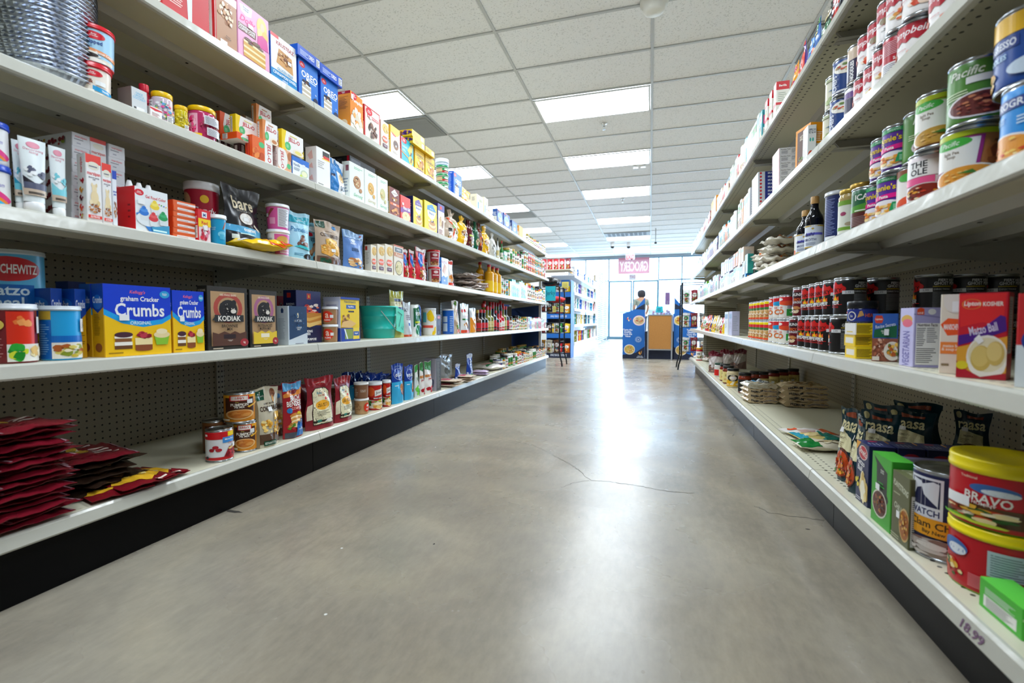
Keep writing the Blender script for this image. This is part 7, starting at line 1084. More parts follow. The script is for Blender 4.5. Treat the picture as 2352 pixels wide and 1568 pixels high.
stock('L', 0, '''
can libbyback 458 516 962 pie_mix_can|brown pie mix can half hidden behind the stack %S|sb=.13
can libby 531 585 971 pie_mix_can|orange pie mix can under another %S|sb=.03 h=.115 ya=-4
can libby 509 583 893 pie_mix_can|orange pie mix can standing on two others %S|sb=.03 z=.1155 h=.115
can cherry 464 530 982 cherry_can|white and red cherry pie filling can %S|sb=.012
pouch honeycorn 592 656 890 cornbread_bag|beige cornbread bag with a clear wrap %S|sb=.015 d=.07
pouch cornbag 612 668 - cornbread_bag|second beige cornbread bag behind the front one %S|sb=.11 d=.07 h=.19
pouch birch 661 706 878 pancake_mix_bag|red pancake mix bag with a blue badge %S|sb=.02 d=.06
pouch bobs 715 773 866 flour_bag|maroon flour bag, closer of two in front %S|sb=.02 d=.06 ya=-8 
pouch bobs 776 822 864 flour_bag|maroon flour bag, further of two in front %S|sb=.02 d=.06 ya=6
pouch bobsback 634 690 - flour_bag|dark red flour bag behind the pancake mix %S|sb=.13 d=.06 h=.215
pouch bobsback 694 735 - flour_bag|dark red flour bag behind the closer maroon one %S|sb=.11 d=.06 h=.205
tub crumbtub 811 845 - crumb_tub|pale crumb tub under a brown one %S|h=.085 ya=-10
tub browntub 811 845 - crumb_tub|brown breadcrumb tub on a pale one %S|h=.085 on=1
tub crumbtub 753 783 - crumb_tub|pale crumb tub between the maroon bags %S|h=.085 sb=.09
tub browntub 753 783 - crumb_tub|brown breadcrumb tub between the maroon bags %S|h=.085 on=1 sb=.09
canister josred 842 876 876 crumb_canister|red breadcrumb canister, closer one %S
canister josred 877 896 872 crumb_canister|red breadcrumb canister, further one %S
pouch equal 907 934 835 sweetener_bag|blue sweetener bag, closer of two in front %S|d=.05
pouch equal 936 956 839 sweetener_bag|blue sweetener bag, further of two in front %S|d=.05
pouch greenwhite 958 966 838 sweetener_bag|green and white sweetener bag, first of three %S|d=.04
pouch deepgreen 969 978 832 sweetener_bag|white bag with green top, second of three %S|d=.04
pouch deepgreen 981 998 830 sweetener_bag|white bag with green top, last of three %S|d=.05
box darkbx 1002 1013 822 tea_box|dark carton with a pale side %S|d=.09
pouch clearwhite 1012 1045 - rice_bag|clear white bag leaning at the back %S|sb=.3 h=.2 d=.05
pouch bluerice 1050 1062 - rice_bag|blue rice bag standing behind the packets %S|sb=.06 h=.15 d=.04
pouch bluerice 1076 1090 812 rice_bag|blue rice bag with green writing in front %S|sb=.03 d=.04
can Pnavy 1134 1154 822 coffee_can|navy and white can beside the white bag %S|w=.1 h=.11
''')
for i in range(7): stock('L', 0, 'pouch equal %f %f - sweetener_bag|blue sweetener bag, %s from the front in the dark file %%S|sb=%f h=.17 d=.045 g=blue_sweetener_bags_in_a_file' % (888-16*i, 918-16*i, ordn[i], .09+.055*i))
for i in range(3): lie('L', 0, 1028+8*(i % 2), .05, .018*i+.001, 'ricepack', .14, .2, .018, 90, 'rice_packet', 'pale flat rice packet, %s up in the first pile %%S' % ordn[i], 'pale rice packets')
for i in range(3): lie('L', 0, 1062, .05, .018*i+.001, 'ricepack', .14, .2, .018, 90, 'rice_packet', 'pale flat rice packet, %s up in the second pile %%S' % ordn[i], 'pale rice packets')
for i in range(2): lie('L', 0, 1104, .06, .022*i+.001, 'pinkpack', .1, .14, .022, 90, 'tea_packet', 'lilac packet, %s of the pair %%S' % ('lower', 'upper')[i], 'lilac packets')
lie('L', 0, 1125, .13, .002, 'whitelie', .32, .22, .06, 75, 'rice_bag', 'large white rice bag lying down %S')
row('L', 0, 'jar', 1158, 1253, .085, .13, 'sauce_jar', 'Jcream Jwhite Jbrown Jred Jorange Jamber', rows=2)
row('L', 0, 'jar', 1150, 1215, .085, .15, 'dark_green_jar', 'Jgreen Jblack Jgreen', sb=.33, z=.0, pos='from the back far corner')
CATN['meal_pouch'] = 'pouch'
for i in range(17):
    lie('L', 0, 22+10*math.sin(i*1.9), .1+.012*math.sin(i*2.3), .0145*i+.002, 'pouchred', .16, .22, .017, 88+9*math.sin(i*1.3), 'meal_pouch', 'dark red meal pouch, %s from the bottom of the tall stack' % ordn[i], 'dark red meal pouches in a stack')
for i in range(5):
    lie('L', 0, 205+7*math.sin(i*2.2), .17, .019*i+.002, 'pouchbrown', .17, .22, .02, 84+15*math.sin(i*1.7), 'meal_pouch', 'brown and black meal pouch, %s from the bottom of the low pile' % ordn[i], 'brown meal pouches in a pile')
lie('L', 0, 205, .16, .098, 'pouchred', .17, .22, .015, 76, 'meal_pouch', 'dark red pouch topping the low brown pile')
for i, (u_, sb_, z_, rz) in enumerate(((250, .09, .002, 78), (330, .1, .002, 95), (300, .075, .014, 84))):
    lie('L', 0, u_, sb_, z_, 'noodlebag', .15, .2, .014, rz, 'noodle_pouch', ('red noodle pouch flat by the lip, below the brown pile', 'red noodle pouch flat, closest to the cherry can', 'red noodle pouch lying across the two others')[i], 'red noodle pouches')
# ---- soup run
stock('R', 4, '''
pouch inkbag 1918 1935 - snack_bag|ink black snack bag just behind the coral one %S|h=.2 d=.05
pouch coralbag 1898 1920 - snack_bag|coral and lilac snack bag %S|h=.19 d=.05 ya=-12
pouch darkgreen 1876 1899 22 snack_bag|black and green snack bag %S|d=.05 ya=-10
pouch pastabag 1859 1874 54 snack_bag|blue pasta snack bag %S|d=.04 ya=-10
pouch kindbag 1849 1858 88 snack_bag|bright blue narrow snack bag %S|d=.04
pouch purpbag 1825 1847 110 snack_bag|purple snack bag with a red circle %S|d=.04 ya=-14
pouch yelpinkbag 1814 1822 148 snack_bag|amber and pink snack bag %S|d=.04
box pastared 1776 1782 - pasta_box|red and white pasta box, closest of the three %S|h=.19 d=.055
box pastared 1766 1772 - pasta_box|red and white pasta box, second of the three %S|h=.19 d=.055
box pastared 1756 1762 - pasta_box|red and white pasta box, last of the three %S|h=.19 d=.055
''')
row('R', 4, 'box', 1676, 1750, .06, .18, 'pasta_carton', 'carton_grey Pwhite carton_white Pteal Pcream Pred', pos='from the amber box')
row('R', 4, 'box', 1646, 1672, .07, .15, 'snack_carton', 'carton_peach Pred Pcream', pos='from the far amber box')
stock('R', 4, 'box orangebox 1633 1644 - grits_box|amber edged carton standing tall %S|h=.2 d=.1')
row('R', 4, 'box', 1601, 1631, .09, .14, 'dry_goods_box', 'Pcream Pwhite Pcrimson Pgrey Pyellow')
stock('R', 3, '''
can camp1 2104 2190 - soup_can|red and white can at the frame top, biggest one %S|h=.105 w=.078 ya=-26
can camp1 2106 2190 - soup_can|red and white can on the biggest one %S|h=.105 w=.078 on=1 ya=-26
can camp1 2036 2106 - soup_can|red and white tomato soup can, lower one %S|h=.105 w=.075 ya=-26
can camp1 2044 2106 - soup_can|red and white tomato soup can, upper one %S|h=.105 w=.075 on=1 ya=-26
can campback 2004 2048 - soup_can|soup can turned to its text side %S|h=.105 w=.068 sb=.01 ya=0
can camp2 2009 2048 - soup_can|red and white chicken soup can on the turned one %S|h=.105 w=.068 sb=.01 on=1 ya=-26
can camp2 1982 2012 - soup_can|red and white can under the beef consomme %S|h=.105 w=.068 sb=.01 ya=-26
can camp3 1989 2012 - soup_can|red and white beef consomme can %S|h=.105 w=.068 on=1 sb=.01 ya=-26
can camp2 1963 1988 - soup_can|small red and white can, fourth from the snack bags, lower %S|h=.105 w=.066 ya=-26
can camp3 1969 1988 - soup_can|small red and white can, fourth from the snack bags, upper %S|h=.105 w=.066 on=1 ya=-26
can camp1 1942 1966 - soup_can|small red and white can beside the purple pair, lower %S|h=.105 w=.066 ya=-26
can camp1 1948 1966 - soup_can|small red and white can beside the purple pair, upper %S|h=.105 w=.066 on=1 ya=-26
can purplecan 1922 1947 - soup_can|lilac and white can, lower %S|h=.11 w=.072
can purplecan2 1926 1947 - soup_can|tan and purple noodle can, upper %S|h=.11 w=.072 on=1
can bluesoup 1890 1918 - soup_can|blue vegetable soup can, lower %S|h=.112 w=.076 sb=.01
can bluesoup 1894 1918 - soup_can|blue vegetable soup can, upper %S|h=.112 w=.076 on=1 sb=.01
can creamcan 1875 1893 - soup_can|cream green can, lower %S|h=.11 w=.07
can creamcan 1879 1893 - soup_can|cream green can, upper %S|h=.11 w=.07 on=1
box msoup 1855 1875 - broth_carton|white soup carton with an orange dish %S|fy=1 h=.14 d=.06
box orangepanel 1835 1853 - broth_carton|orange edged broth carton with a brown panel %S|h=.155 d=.05 ya=15
''')
for i in range(6): stock('R', 3, 'box nutrbox 1790 1834 - dumpling_box|pink edged white carton, %s up in its pile %%S|fy=1 h=.0305 d=.12 sb=.012 z=%f g=pink' % (ordn[i], .031*i))
for i in range(11): stock('R', 3, 'box matzobox 1742 1786 - cracker_box|flat navy and white cracker box, %s up in its pile %%S|fy=1 h=.0185 d=.16 sb=.012 z=%f g=navyb' % (ordn[i], .0189*i))
row('R', 3, 'box', 1694, 1722, .055, .18, 'soup_carton', 'carton_white carton_orange Pwhite carton_lilac', pos='beside the navy pile, counted from it')
row('R', 3, 'box', 1650, 1692, .06, .16, 'mix_carton', 'carton_grey carton_white Pblue Porange Pcream Pteal', pos='from the packets near the far end')
row('R', 3, 'box', 1601, 1648, .09, .15, 'dry_goods_box', 'Pwhite Pcream Pnavy Pgrey')
stock('R', 2, '''
can progresso 2274 2395 - large_soup_can|bright blue chicken soup can, lower and biggest %S|h=.125 w=.1 ya=-36
can progyel 2254 2395 - large_soup_can|blue and yellow noodle can on the lower row %S|h=.125 w=.1 on=1 ya=-40
can progyel 2240 2285 - large_soup_can|navy striped can between the blue and orange soups %S|h=.115 w=.085 sb=.09 ya=60
can pacorange 2141 2245 325 large_soup_can|white label can with sweet potato soup, lower %S|ya=-4 w=.09 h=.116
can pacgreen 2152 2262 - large_soup_can|big green bean soup can, upper %S|w=.09 h=.12 on=1
can whole 2070 2145 338 large_soup_can|white and pink minestrone can with black letters %S|w=.082 h=.113
can pacwhite 2083 2158 - large_soup_can|lime topped split pea can, upper %S|w=.082 h=.117 on=1
can pacred 2046 2083 - large_soup_can|white tomato soup can, lower %S|w=.08 h=.113 sb=.04
can pacgreen 2056 2095 - large_soup_can|green bean soup can partly hidden, upper %S|w=.08 h=.117 on=1 sb=.04 ya=30
can annies 2001 2053 - pasta_can|purple pasta can, lower closer one %S|w=.076 h=.112 ya=-24
can annies 2010 2053 - pasta_can|purple pasta can, upper closer one %S|w=.076 h=.112 on=1 ya=-24
can annies 1976 2010 - pasta_can|purple pasta can, lower further one %S|w=.074 h=.112 sb=.03 ya=-24
can annies 1985 2010 - pasta_can|purple pasta can, upper further one %S|w=.074 h=.112 on=1 sb=.03 ya=-24
can cocal 1945 1982 - bean_can|green and maroon bean can %S|w=.078 h=.115 sb=.01
jar tanjar 1939 1978 - pickle_jar|tan jar with a gold lid behind the bean can %S|w=.075 h=.168 sb=.06
jar pestojar 1916 1942 - pickle_jar|slim green labelled jar with a gold lid %S|w=.058 h=.145
canister navycan 1885 1932 - oat_canister|navy canister showing its nutrition panel %S|w=.09 h=.178 sb=.035
bottle broth 1842 1884 452 broth_bottle|dark broth bottle with tan cap, closer one %S|sb=.018
bottle broth 1822 1856 463 broth_bottle|dark broth bottle with tan cap, further one %S|w=.064 h=.18
canister paleorange 1818 1828 - broth_carton|pale and orange carton edge beside the dark bottles %S|w=.06 h=.11 sb=.05
''')
for i in range(7): lie('R', 2, 1793-3*(i % 3), .09+.02*(i % 2), .021*i+.002, 'crackbag', .13, .15, .028, -80+12*(i % 3), 'cracker_bag', 'clear bag of crackers, %s up in the crumpled heap %%S' % ordn[i], 'clear cracker bags in a heap')
for i in range(4): lie('R', 2, 1768-2*i, .06, .024*i+.002, 'crackbag', .1, .13, .028, -70-25*i, 'cracker_bag', 'clear bag of crackers, %s up, small heap by cartons %%S' % ordn[i], 'clear cracker bags in a heap')
stock('R', 2, '''
box blueflat 1713 1745 - gluten_free_box|low blue box under the teal cartons %S|fy=1 h=.032 d=.1 sb=.02
box tealcarton 1717 1731 - cracker_carton|teal carton on the low blue box, aisle side %S|fy=1 h=.115 d=.08 z=.033 sb=.025
box tealcarton 1732 1746 - cracker_carton|teal carton on the low blue box, shelf side %S|fy=1 h=.115 d=.08 z=.033 sb=.075
''')
row('R', 2, 'box', 1653, 1710, .075, .105, 'white_carton', 'carton_lilac carton_white Pwhite', tiers=1, pos='from its far end')
row('R', 2, 'box', 1656, 1708, .085, .1, 'peach_carton', 'carton_peach carton_orange carton_lilac', z=.106, pos='from its far end')
row('R', 2, 'box', 1602, 1650, .09, .14, 'dry_goods_box', 'Pgreen Pcrimson Pblack Pwhite Plime')
HG = 'black hot soup cans in two tiers'
for i, (u0, u1, dsg) in enumerate(((1911, 1985, 'hotcan'), (1886, 1945, 'hotcan'), (1868, 1915, 'hotcan'), (1854, 1892, 'hotcan'), (1838, 1872, 'hotcan'), (1818, 1852, 'hotburger'))):
    for tr in (0, 1):
        h_ = .117; stock('R', 1, 'can %s %f %f - soup_can|%s soup can, %s tier, %s back from the blue lidded jars|w=.084 h=%f z=%f ya=%d sb=.016 g=hot' % (dsg, u0-(0 if tr else 7), u1-(0 if tr else 8), 'black and red spicy' if dsg == 'hotcan' else 'maroon burger', ('lower', 'upper')[tr], ordn[i], h_, tr*(h_+.0005), -75 if (i == 0 and not tr) else -46 if i < 2 else -34))
for i in range(4):
    for tr in (0, 1):
        for j in ((0, 1) if i else (0,)):
            sb_ = .112+.09*i; u_ = (1983, 2094, 2169, 2240)[i]
            if j: continue
            stock('R', 1, 'can hotcan %f %f - soup_can|black soup can in the back file, %s tier, %s in from the aisle|w=.084 h=.117 z=%f ya=%d sb=%f g=hot' % (u_, u_+70, ('lower', 'upper')[tr], ordn[i], tr*.1175, -60 if i else -45, sb_))
stock('R', 1, '''
jar bluelid 1944 2005 - seasoning_tub|dark lidded navy seasoning tub on yellow boxes %S|w=.07 h=.06 z=.0985 sb=.014 ya=-10
box yelflat 1967 2008 - bouillon_box|small yellow box, bottom of the three under the navy tub %S|fy=1 h=.032 d=.075 sb=.012
box yelflat 1965 2006 - bouillon_box|small yellow box, middle of the three under the navy tub %S|fy=1 h=.032 d=.075 sb=.014 z=.0325
box whflat 1967 2008 - bouillon_box|small yellow box with a white end, top of the three %S|fy=1 h=.032 d=.075 sb=.012 z=.065
box lipton1 2004 2063 720 soup_mix_box|blue and green savoury soup mix box %S|fy=1 d=.03 sb=.022 rot=-22
box lavender 2098 2164 706 broth_carton|lavender broth carton showing its nutrition panel %S|fy=1 d=.06 sb=.035
box manimatzo 2158 2218 706 matzo_mix_box|cream dumpling mix box with an orange emblem %S|fy=1 d=.04 sb=.02 rot=-30 h=.155
box liptonred 2199 2314 672 matzo_mix_box|big red and purple dumpling mix box %S|fy=1 d=.045 sb=.013 rot=-38
box lipton3 2334 2450 672 matzo_mix_box|red box with a blue band cut by the frame edge %S|fy=1 d=.045 sb=.02 rot=-38
''')
for i, (u0, u1, dsg) in enumerate(((1788, 1832, 'sausagecan'), (1774, 1810, 'sausagecan2'), (1764, 1790, 'sausagecan'))):
    for tr in (0, 1): stock('R', 1, 'can %s %f %f - sausage_can|white and orange can, %s tier, %s back from the maroon burger cans|w=.076 h=.108 z=%f ya=-30 g=sausage' % (dsg, u0, u1, ('lower', 'upper')[tr], ordn[i], tr*.1085))
for i in range(6):
    for tr in (0, 1): stock('R', 1, 'can yelsoup %f %f - soup_can|yellow and red noodle can, %s tier, %s back from the white cans|w=.07 h=.104 z=%f ya=-30 g=yelsoup' % (1753-10.5*i*(1-.07*i), 1777-11.5*i*(1-.07*i), ('lower', 'upper')[tr], ordn[i], tr*.1045))
stock('R', 1, '''
box carton_lilac 1674 1681 - soup_carton|tall lilac white carton %S|h=.17 d=.05
box carton_white 1664 1672 - soup_carton|tall white carton beside the lilac one %S|h=.17 d=.05
''')
row('R', 1, 'pouch', 1609, 1661, .12, .15, 'snack_pouch', 'Gorange Gcream Gyellow Gnavy Gred Gwhite', sb=.03)
# bottom deck
stock('R', 0, '''
tub bravoback 2194 2362 1268 hominy_tub|lower red tub with a yellow lid, text side out|sb=.03 w=.15 h=.12 ya=0
tub bravo 2191 2362 - hominy_tub|upper red tub with a yellow lid and stew picture|on=1 w=.152 h=.125 sb=.03 ya=4
box limebox 2352 2440 1400 herb_box|lime green box at the frame corner %S|h=.05 d=.1 sb=.03 fy=1
can chowder 2108 2232 1104 chowder_can|large navy and yellow chowder can %S|sb=.022 ya=-6 w=.115 h=.185
box olivebox 2048 2088 1105 chili_box|olive green chilli box with a bowl of chilli %S|d=.045 sb=.012 h=.155
box greenbox 2001 2046 1075 chili_box|bright green chilli box with a black plaque %S|d=.045 sb=.012 h=.17
box streit 1966 1994 1045 matzo_mix_box|navy dumpling mix box, front of its long file %S|d=.06 sb=.03 h=.165 n=9
box lavender 2020 2075 - broth_carton|lavender carton lying behind the green boxes %S|sb=.1 h=.145 d=.1
pouch raasa 1934 1966 975 curry_pouch|teal curry pouch, closest to the navy boxes %S|sb=.035 d=.055 ya=-10 h=.22
pouch raasa 1914 1946 - curry_pouch|teal curry pouch, first of the pair by the lip %S|sb=.045 d=.055 ya=8 h=.225
pouch raasa 1990 2030 - curry_pouch|teal curry pouch, second row, aisle side %S|sb=.17 d=.05 ya=40 h=.2
pouch raasa 1996 2036 - curry_pouch|teal curry pouch, peeping over the second row %S|sb=.25 d=.05 ya=40 h=.2
pouch raasa 2060 2110 - curry_pouch|dark teal curry pouch in the third row %S|sb=.31 d=.05 ya=50 h=.19
pouch raasa 2075 2125 - curry_pouch|dark teal curry pouch behind the third row %S|sb=.39 d=.05 ya=50 h=.2
pouch raasa 2205 2250 - curry_pouch|dark teal curry pouch against the back, alone %S|sb=.5 d=.04 ya=50 h=.19
jar alfredo 1671 1695 829 sauce_jar|cream sauce jar with a black ring label %S|w=.085 h=.14 sb=.03
jar salsadk 1697 1722 833 sauce_jar|dark brown sauce jar beside the cream one %S|w=.085 h=.14 sb=.06
jar salsa 1661 1676 832 sauce_jar|yellow labelled sauce jar beside the cream one %S|w=.085 h=.14 sb=.03
jar salsa 1654 1668 832 sauce_jar|yellow labelled sauce jar, second from the cream one %S|w=.085 h=.14 sb=.03
jar redlabel 1642 1656 838 sauce_jar|small jar with a dark green lid and red label %S|w=.075 h=.12 sb=.03
jar salsa 1737 1765 - sauce_jar|yellow labelled sauce jar in the shade, first of four %S|w=.085 h=.14 sb=.19
jar salsa 1762 1788 - sauce_jar|yellow labelled sauce jar in the shade, second of four %S|w=.085 h=.14 sb=.29
jar salsa 1783 1812 - sauce_jar|yellow labelled sauce jar in the shade, third of four %S|w=.085 h=.14 sb=.37
jar salsa 1808 1836 - sauce_jar|yellow labelled sauce jar in the shade, last of four %S|w=.085 h=.14 sb=.46
jar salsadk 1722 1742 - sauce_jar|dark brown sauce jar in the second row %S|w=.085 h=.14 sb=.15
pouch maroonbag 1628 1646 800 bean_bag|maroon bean bag slumped upright, aisle side %S|sb=.05 d=.09 ya=45 h=.2 w=.17
pouch maroonbag 1652 1676 - bean_bag|maroon bean bag slumped upright, second one %S|sb=.2 d=.09 ya=45 h=.2 w=.17
pouch maroonbag 1680 1706 - bean_bag|maroon bean bag slumped upright, third one %S|sb=.34 d=.09 ya=45 h=.2 w=.17
jar Jred 1599 1604 - spice_bottle|red capped pale bottle at the far corner %S|w=.08 h=.16 sb=.03
''')
for i in range(4): lie('R', 0, 1742, .115, .0285*i+.002, 'oyster' if i < 3 else 'oystertop', .17, .15, .0275, 6, 'cracker_bag', 'cracker bag, %s up in the aisle side pile %%S' % ordn[i], 'soup cracker bags in two piles')
for i in range(4): lie('R', 0, 1840, .325, .031*i+.002, 'oyster', .24, .15, .03, 4-2*i, 'cracker_bag', 'cracker bag, %s up in the shelf side pile %%S' % ordn[i], 'soup cracker bags in two piles')
lie('R', 0, 1862, .14, .002, 'whiteflat', .2, .14, .02, 15, 'noodle_packet', 'white and orange packet lying flat %S')
lie('R', 0, 1874, .12, .018, 'tealflat', .17, .11, .016, 10, 'noodle_packet', 'tan and teal packet lying on the white one %S')
lie('R', 0, 1890, .115, .002, 'greenflat', .2, .11, .03, 6, 'noodle_packet', 'green and cream packet lying by the teal pouches %S')
for i in range(3): lie('R', 0, 1609+9*i, .12+.02*i, .002, 'riceknot', .12, .15, .04, -60+40*i, 'rice_bag', 'small speckled bag lying at the far end, %s one %%S' % ordn[i], 'speckled bags at the far end')
# 18.99 sticker on the deck lip
o = [c for c in bpy.data.objects if c.name.startswith('shelving_bay') and abs(c.location.y-1.145) < .02 and c.location.x > 0]
if o:
    m = MB(); put.rough = .3; put(m, [t(.5, .5, .6, '18.99', '#7a5a7a', .9, 0, .02, .2)], .09, .035, lambda u, v, L: (XR-.0135+.004*v-E0*L, .985-.09*u, ZR[0]-.033+.028*v)); x = m.build('price_mark'); x.parent = o[0]; x.matrix_parent_inverse = Matrix.Translation(-o[0].location)
# ------------------------------------------------------------------ beyond the runs
def wire_basket(par, x0, x1, y0, y1, z0, z1, m):
    b = MB()
    for z in (z0, (z0+z1)/2, z1): b.tube([(x0, y0, z), (x1, y0, z), (x1, y1, z), (x0, y1, z), (x0, y0, z)], .004, m, 5)
    n = int((x1-x0)/.03)
    for i in range(n+1):
        x = x0+(x1-x0)*i/n; b.tube([(x, y0, z1), (x, y0, z0), (x, y1, z0), (x, y1, z1)], .002, m, 4)
    b.build('wire_basket', par)
wire = mat('#101318', .35, .4, key='black_wire')
def wire_rack(x0, x1, y0, y1, h, tiers, label, foot):
    e0 = empty('wire_rack', ((x0+x1)/2, (y0+y1)/2, 0)); cx, cy = (x0+x1)/2, (y0+y1)/2
    for x in (x0, x1):
        for y in (y0, y1):
            f = foot if x == (x1 if foot > 0 else x0) else 0
            b = MB(); b.tube([(x-cx, y-cy, h), (x-cx, y-cy, .2), (x-cx+f*.3, y-cy, .14), (x-cx+f*.8, y-cy-.01, .07), (x-cx+f, y-cy-.02, .0)], .011, wire, 8); b.build('post', e0)
    for z0, z1 in tiers: wire_basket(e0, x0-cx, x1-cx, y0-cy, y1-cy, z0, z1, wire)
    b = MB(); b.tube([(x0-cx, y0-cy, h), (x1-cx, y0-cy, h)], .008, wire, 6); b.tube([(x0-cx, y1-cy, h), (x1-cx, y1-cy, h)], .008, wire, 6); b.build('top_rail', e0)
    return tag(e0, label, 'display rack', 'black wire racks at the run ends')
def loose(kind, dn, w, h, d, x, y, z, yaw, name, label, group=None, rx=0):
    o = product(kind, dn, w, h, d, name, int(abs(x)*90+z*50)); o.location = (x, y, z); o.rotation_euler = (rx, 0, yaw); return tag(o, uniq(label), CATN.get(name, name.split('_')[-1]), group)
TL = [(.19, .37), (.5, .66), (.83, .96)]
wire_rack(-1.78, -1.31, 6.98, 7.4, 1.2, TL, 'black wire rack with baskets beyond the baking run', .045)
wire_rack(.43, .9, 6.98, 7.4, 1.22, [(.25, .42), (.6, .76), (.93, 1.06)], 'black wire rack with baskets beyond the soup run', -.045)
for (z0, z1), cols, nm, tw in zip(TL, (('Bk', 'Pbrown'), ('Gwhite', 'Gcrimson'), ('Gblack', 'Gwhite')), ('paper_bag', 'snack_bag', 'jerky_bag'), ('lowest', 'middle', 'top')):
    for i in range(4):
        dn = ['Gbrown', 'Gamber', 'Gcream', 'Gbrown'][i] if z0 < .3 else ['Gwhite', 'Gcrimson', 'Gblack', 'Gwhite'][i]
        loose('pouch', dn, .1, .2 if z0 < .3 else .15, .04, -1.72+.115*i, 7.08+.03*(i % 2), z0+.006, .1*(i-1.5), nm, '%s, %s along the %s basket of the wire rack by the baking run' % (nm.replace('_', ' '), ordn[i], tw), 'bags in the wire rack by the baking run')
for (z0, z1), tw in zip([(.25, .42), (.6, .76), (.93, 1.06)], ('lowest', 'middle', 'top')):
    for i in range(4): loose('pouch', ['Gwhite', 'Gcrimson', 'Ggrey', 'Gbrown'][i], .1, .2, .03, .49+.115*i, 7.1+.03*(i % 2), z0+.006, .1*(i-1.5), 'magazine', 'packet %s along the %s basket of the wire rack by the soup run' % (ordn[i], tw), 'packets in the wire rack by the soup run', -.12)
m = MB(); m.box(-.078, 0, 0, .078, .003, .22, mat('#22bdd0', .6)); put.rough = .6; put(m, [t(.5, .5, .4, 'Jerky', '#0f5a78', .9, 0, .01)], .156, .22, lambda u, v, L: ((u-.5)*.156, -E0*L, v*.22)); tag(m.build('paper_sign', loc=(-1.445, 6.955, .99)), 'turquoise handwritten jerky sign on the wire rack', 'sign')
yl = mat('#d8cf6a', .6)
for i, (x, z, y, w, h) in enumerate(((-1.3, 1.22, 7.42, .11, .09), (-1.385, .82, 6.95, .05, .09), (-1.27, .82, 6.95, .05, .09))):
    m = MB(); m.box(-w/2, 0, 0, w/2, .003, h, yl); put(m, [ln(.15, .2, .85, .85, 3, '#8a8440', .3)], w, h, lambda u, v, L: ((u-.5)*w, -E0*L, v*h)); tag(m.build('price_note', loc=(x, y, z)), 'yellow price note, %s' % ('largest and highest, above the blue display', 'beside the rack post on its basket side', 'beside the rack post on its aisle side')[i], 'note')
def blob(name, pts, m, label, cat, loc):
    b = MB(); q = random.Random(3); rows = []
    sx, sy, sz = pts
    for i in range(9):
        a = PI*i/8; rows.append([(sx*math.sin(a)*math.cos(2*PI*k/16)*(1+.18*math.sin(3*k+i)), sy*math.sin(a)*math.sin(2*PI*k/16)*(1+.15*math.cos(2*k+i)), -sz*math.cos(a)*(1+.1*math.sin(k*2))) for k in range(16)])
    b.grid(rows, m, True, True); tag(b.build(name, loc=loc), label, cat)
blob('cloth_bag', (.14, .08, .05), mat('#c81a1e', .6), 'crumpled red cloth bag draped over the wire rack', 'bag', (-1.4, 7.14, 1.015))
blob('plastic_bag', (.16, .12, .08), mat('#0b0c0e', .25), 'black plastic bag on top of the wire rack by the baking run', 'bag', (-1.5, 7.2, 1.285))
# cardboard shelf display facing the aisle
cb_ = mat('#1565b8', .55, key='blue_card'); cn_ = mat('#111c38', .55, key='navy_card'); cg = mat('#6a6e7c', .7, key='grey_card')
e0 = empty('cardboard_display', (-1.63, 8.6, 0)); m = MB(); w_ = .23
m.box(-w_, 0, 0, -w_+.006, .32, 1.44, cb_); m.box(w_-.006, 0, 0, w_, .32, 1.44, cb_); m.build('side_panel', e0)
m = MB(); m.box(-w_+.006, .3, 0, w_-.006, .306, 1.44, cg); m.build('back_panel', e0)
SZ = [.0, .37, .73, 1.13]
for i, z in enumerate(SZ):
    m = MB(); z1 = z+(.09 if i else .1); m.box(-w_+.006, .002, z1-.012, w_-.006, .3, z1-.004, cg); m.box(-w_+.006, 0, z, w_-.006, .006, z1, cn_ if i == 0 else cb_)
    put.rough = .5
    if i in (0, 2): put(m, [t(.5, .5, .4, 'ONLY IN OUR STORES', '#dfe6f4', .7, 0, .02)], .44, z1-z, lambda u, v, L: ((u-.5)*.44, -E0*L, z+v*(z1-z)))
    m.build('tray', e0)
tag(e0, 'blue cardboard snack display with four trays', 'display stand')
for i, z in enumerate(SZ):
    cs = (['Gwhite', 'Gred', 'Gorange'], ['Gyellow', 'Ggreen', 'Gyellow'], ['Gbrown', 'Gcrimson', 'Gamber'], ['Gyellow', 'Gwhite', 'Gyellow'])[i]
    for j in range(3): loose('pouch', cs[j], .13, .17, .05, -1.775+.145*j, 8.63, z+.1, 0, 'snack_bag', 'snack bag %s across, on the %s tray of the blue cardboard display' % (ordn[j], ('lowest', 'second', 'third', 'top')[i]), 'bags on the blue cardboard display')
m = MB(); m.box(-.1, 0, 0, .1, .004, .11, cb_); tag(m.build('header_card', loc=(-1.52, 8.57, 1.33)), 'plain blue card beside the yellow price note', 'sign')
# white shelving unit beyond, along the aisle
e0 = empty('shelving_unit', (-1.62, 10.965, 0)); wsh = mat('#e3e6ea', .3, key='white_steel'); y0, y1 = -2.035, 2.035; ZG = [.27, .62, .93, 1.24, 1.57]
m = MB(); m.box(-.235, y0, 0, .225, y0+.02, 1.26, wsh); m.build('end_panel', e0)
m = MB(); m.box(-.235, y0+.02, .0, -.215, y1, 1.6, wsh); m.build('back_panel', e0)
m = MB(); m.box(-.2, y0+.02, 0, .2, y1, .22, wsh); m.build('kick_plate', e0)
for z in ZG: m = MB(); m.box(-.215, y0+.021, z-.015, .23, y1-.001, z, wsh); m.box(.23, y0+.021, z-.05, .236, y1-.001, z+.002, wsh); m.build('shelf', e0)
m = MB(); m.box(.12, y1, 0, .18, y1+.05, 1.95, mat('#a89c84', .5)); m.build('upright', e0)
tag(e0, 'white shelving unit full of leaning bags, beyond the baking run', 'shelving')
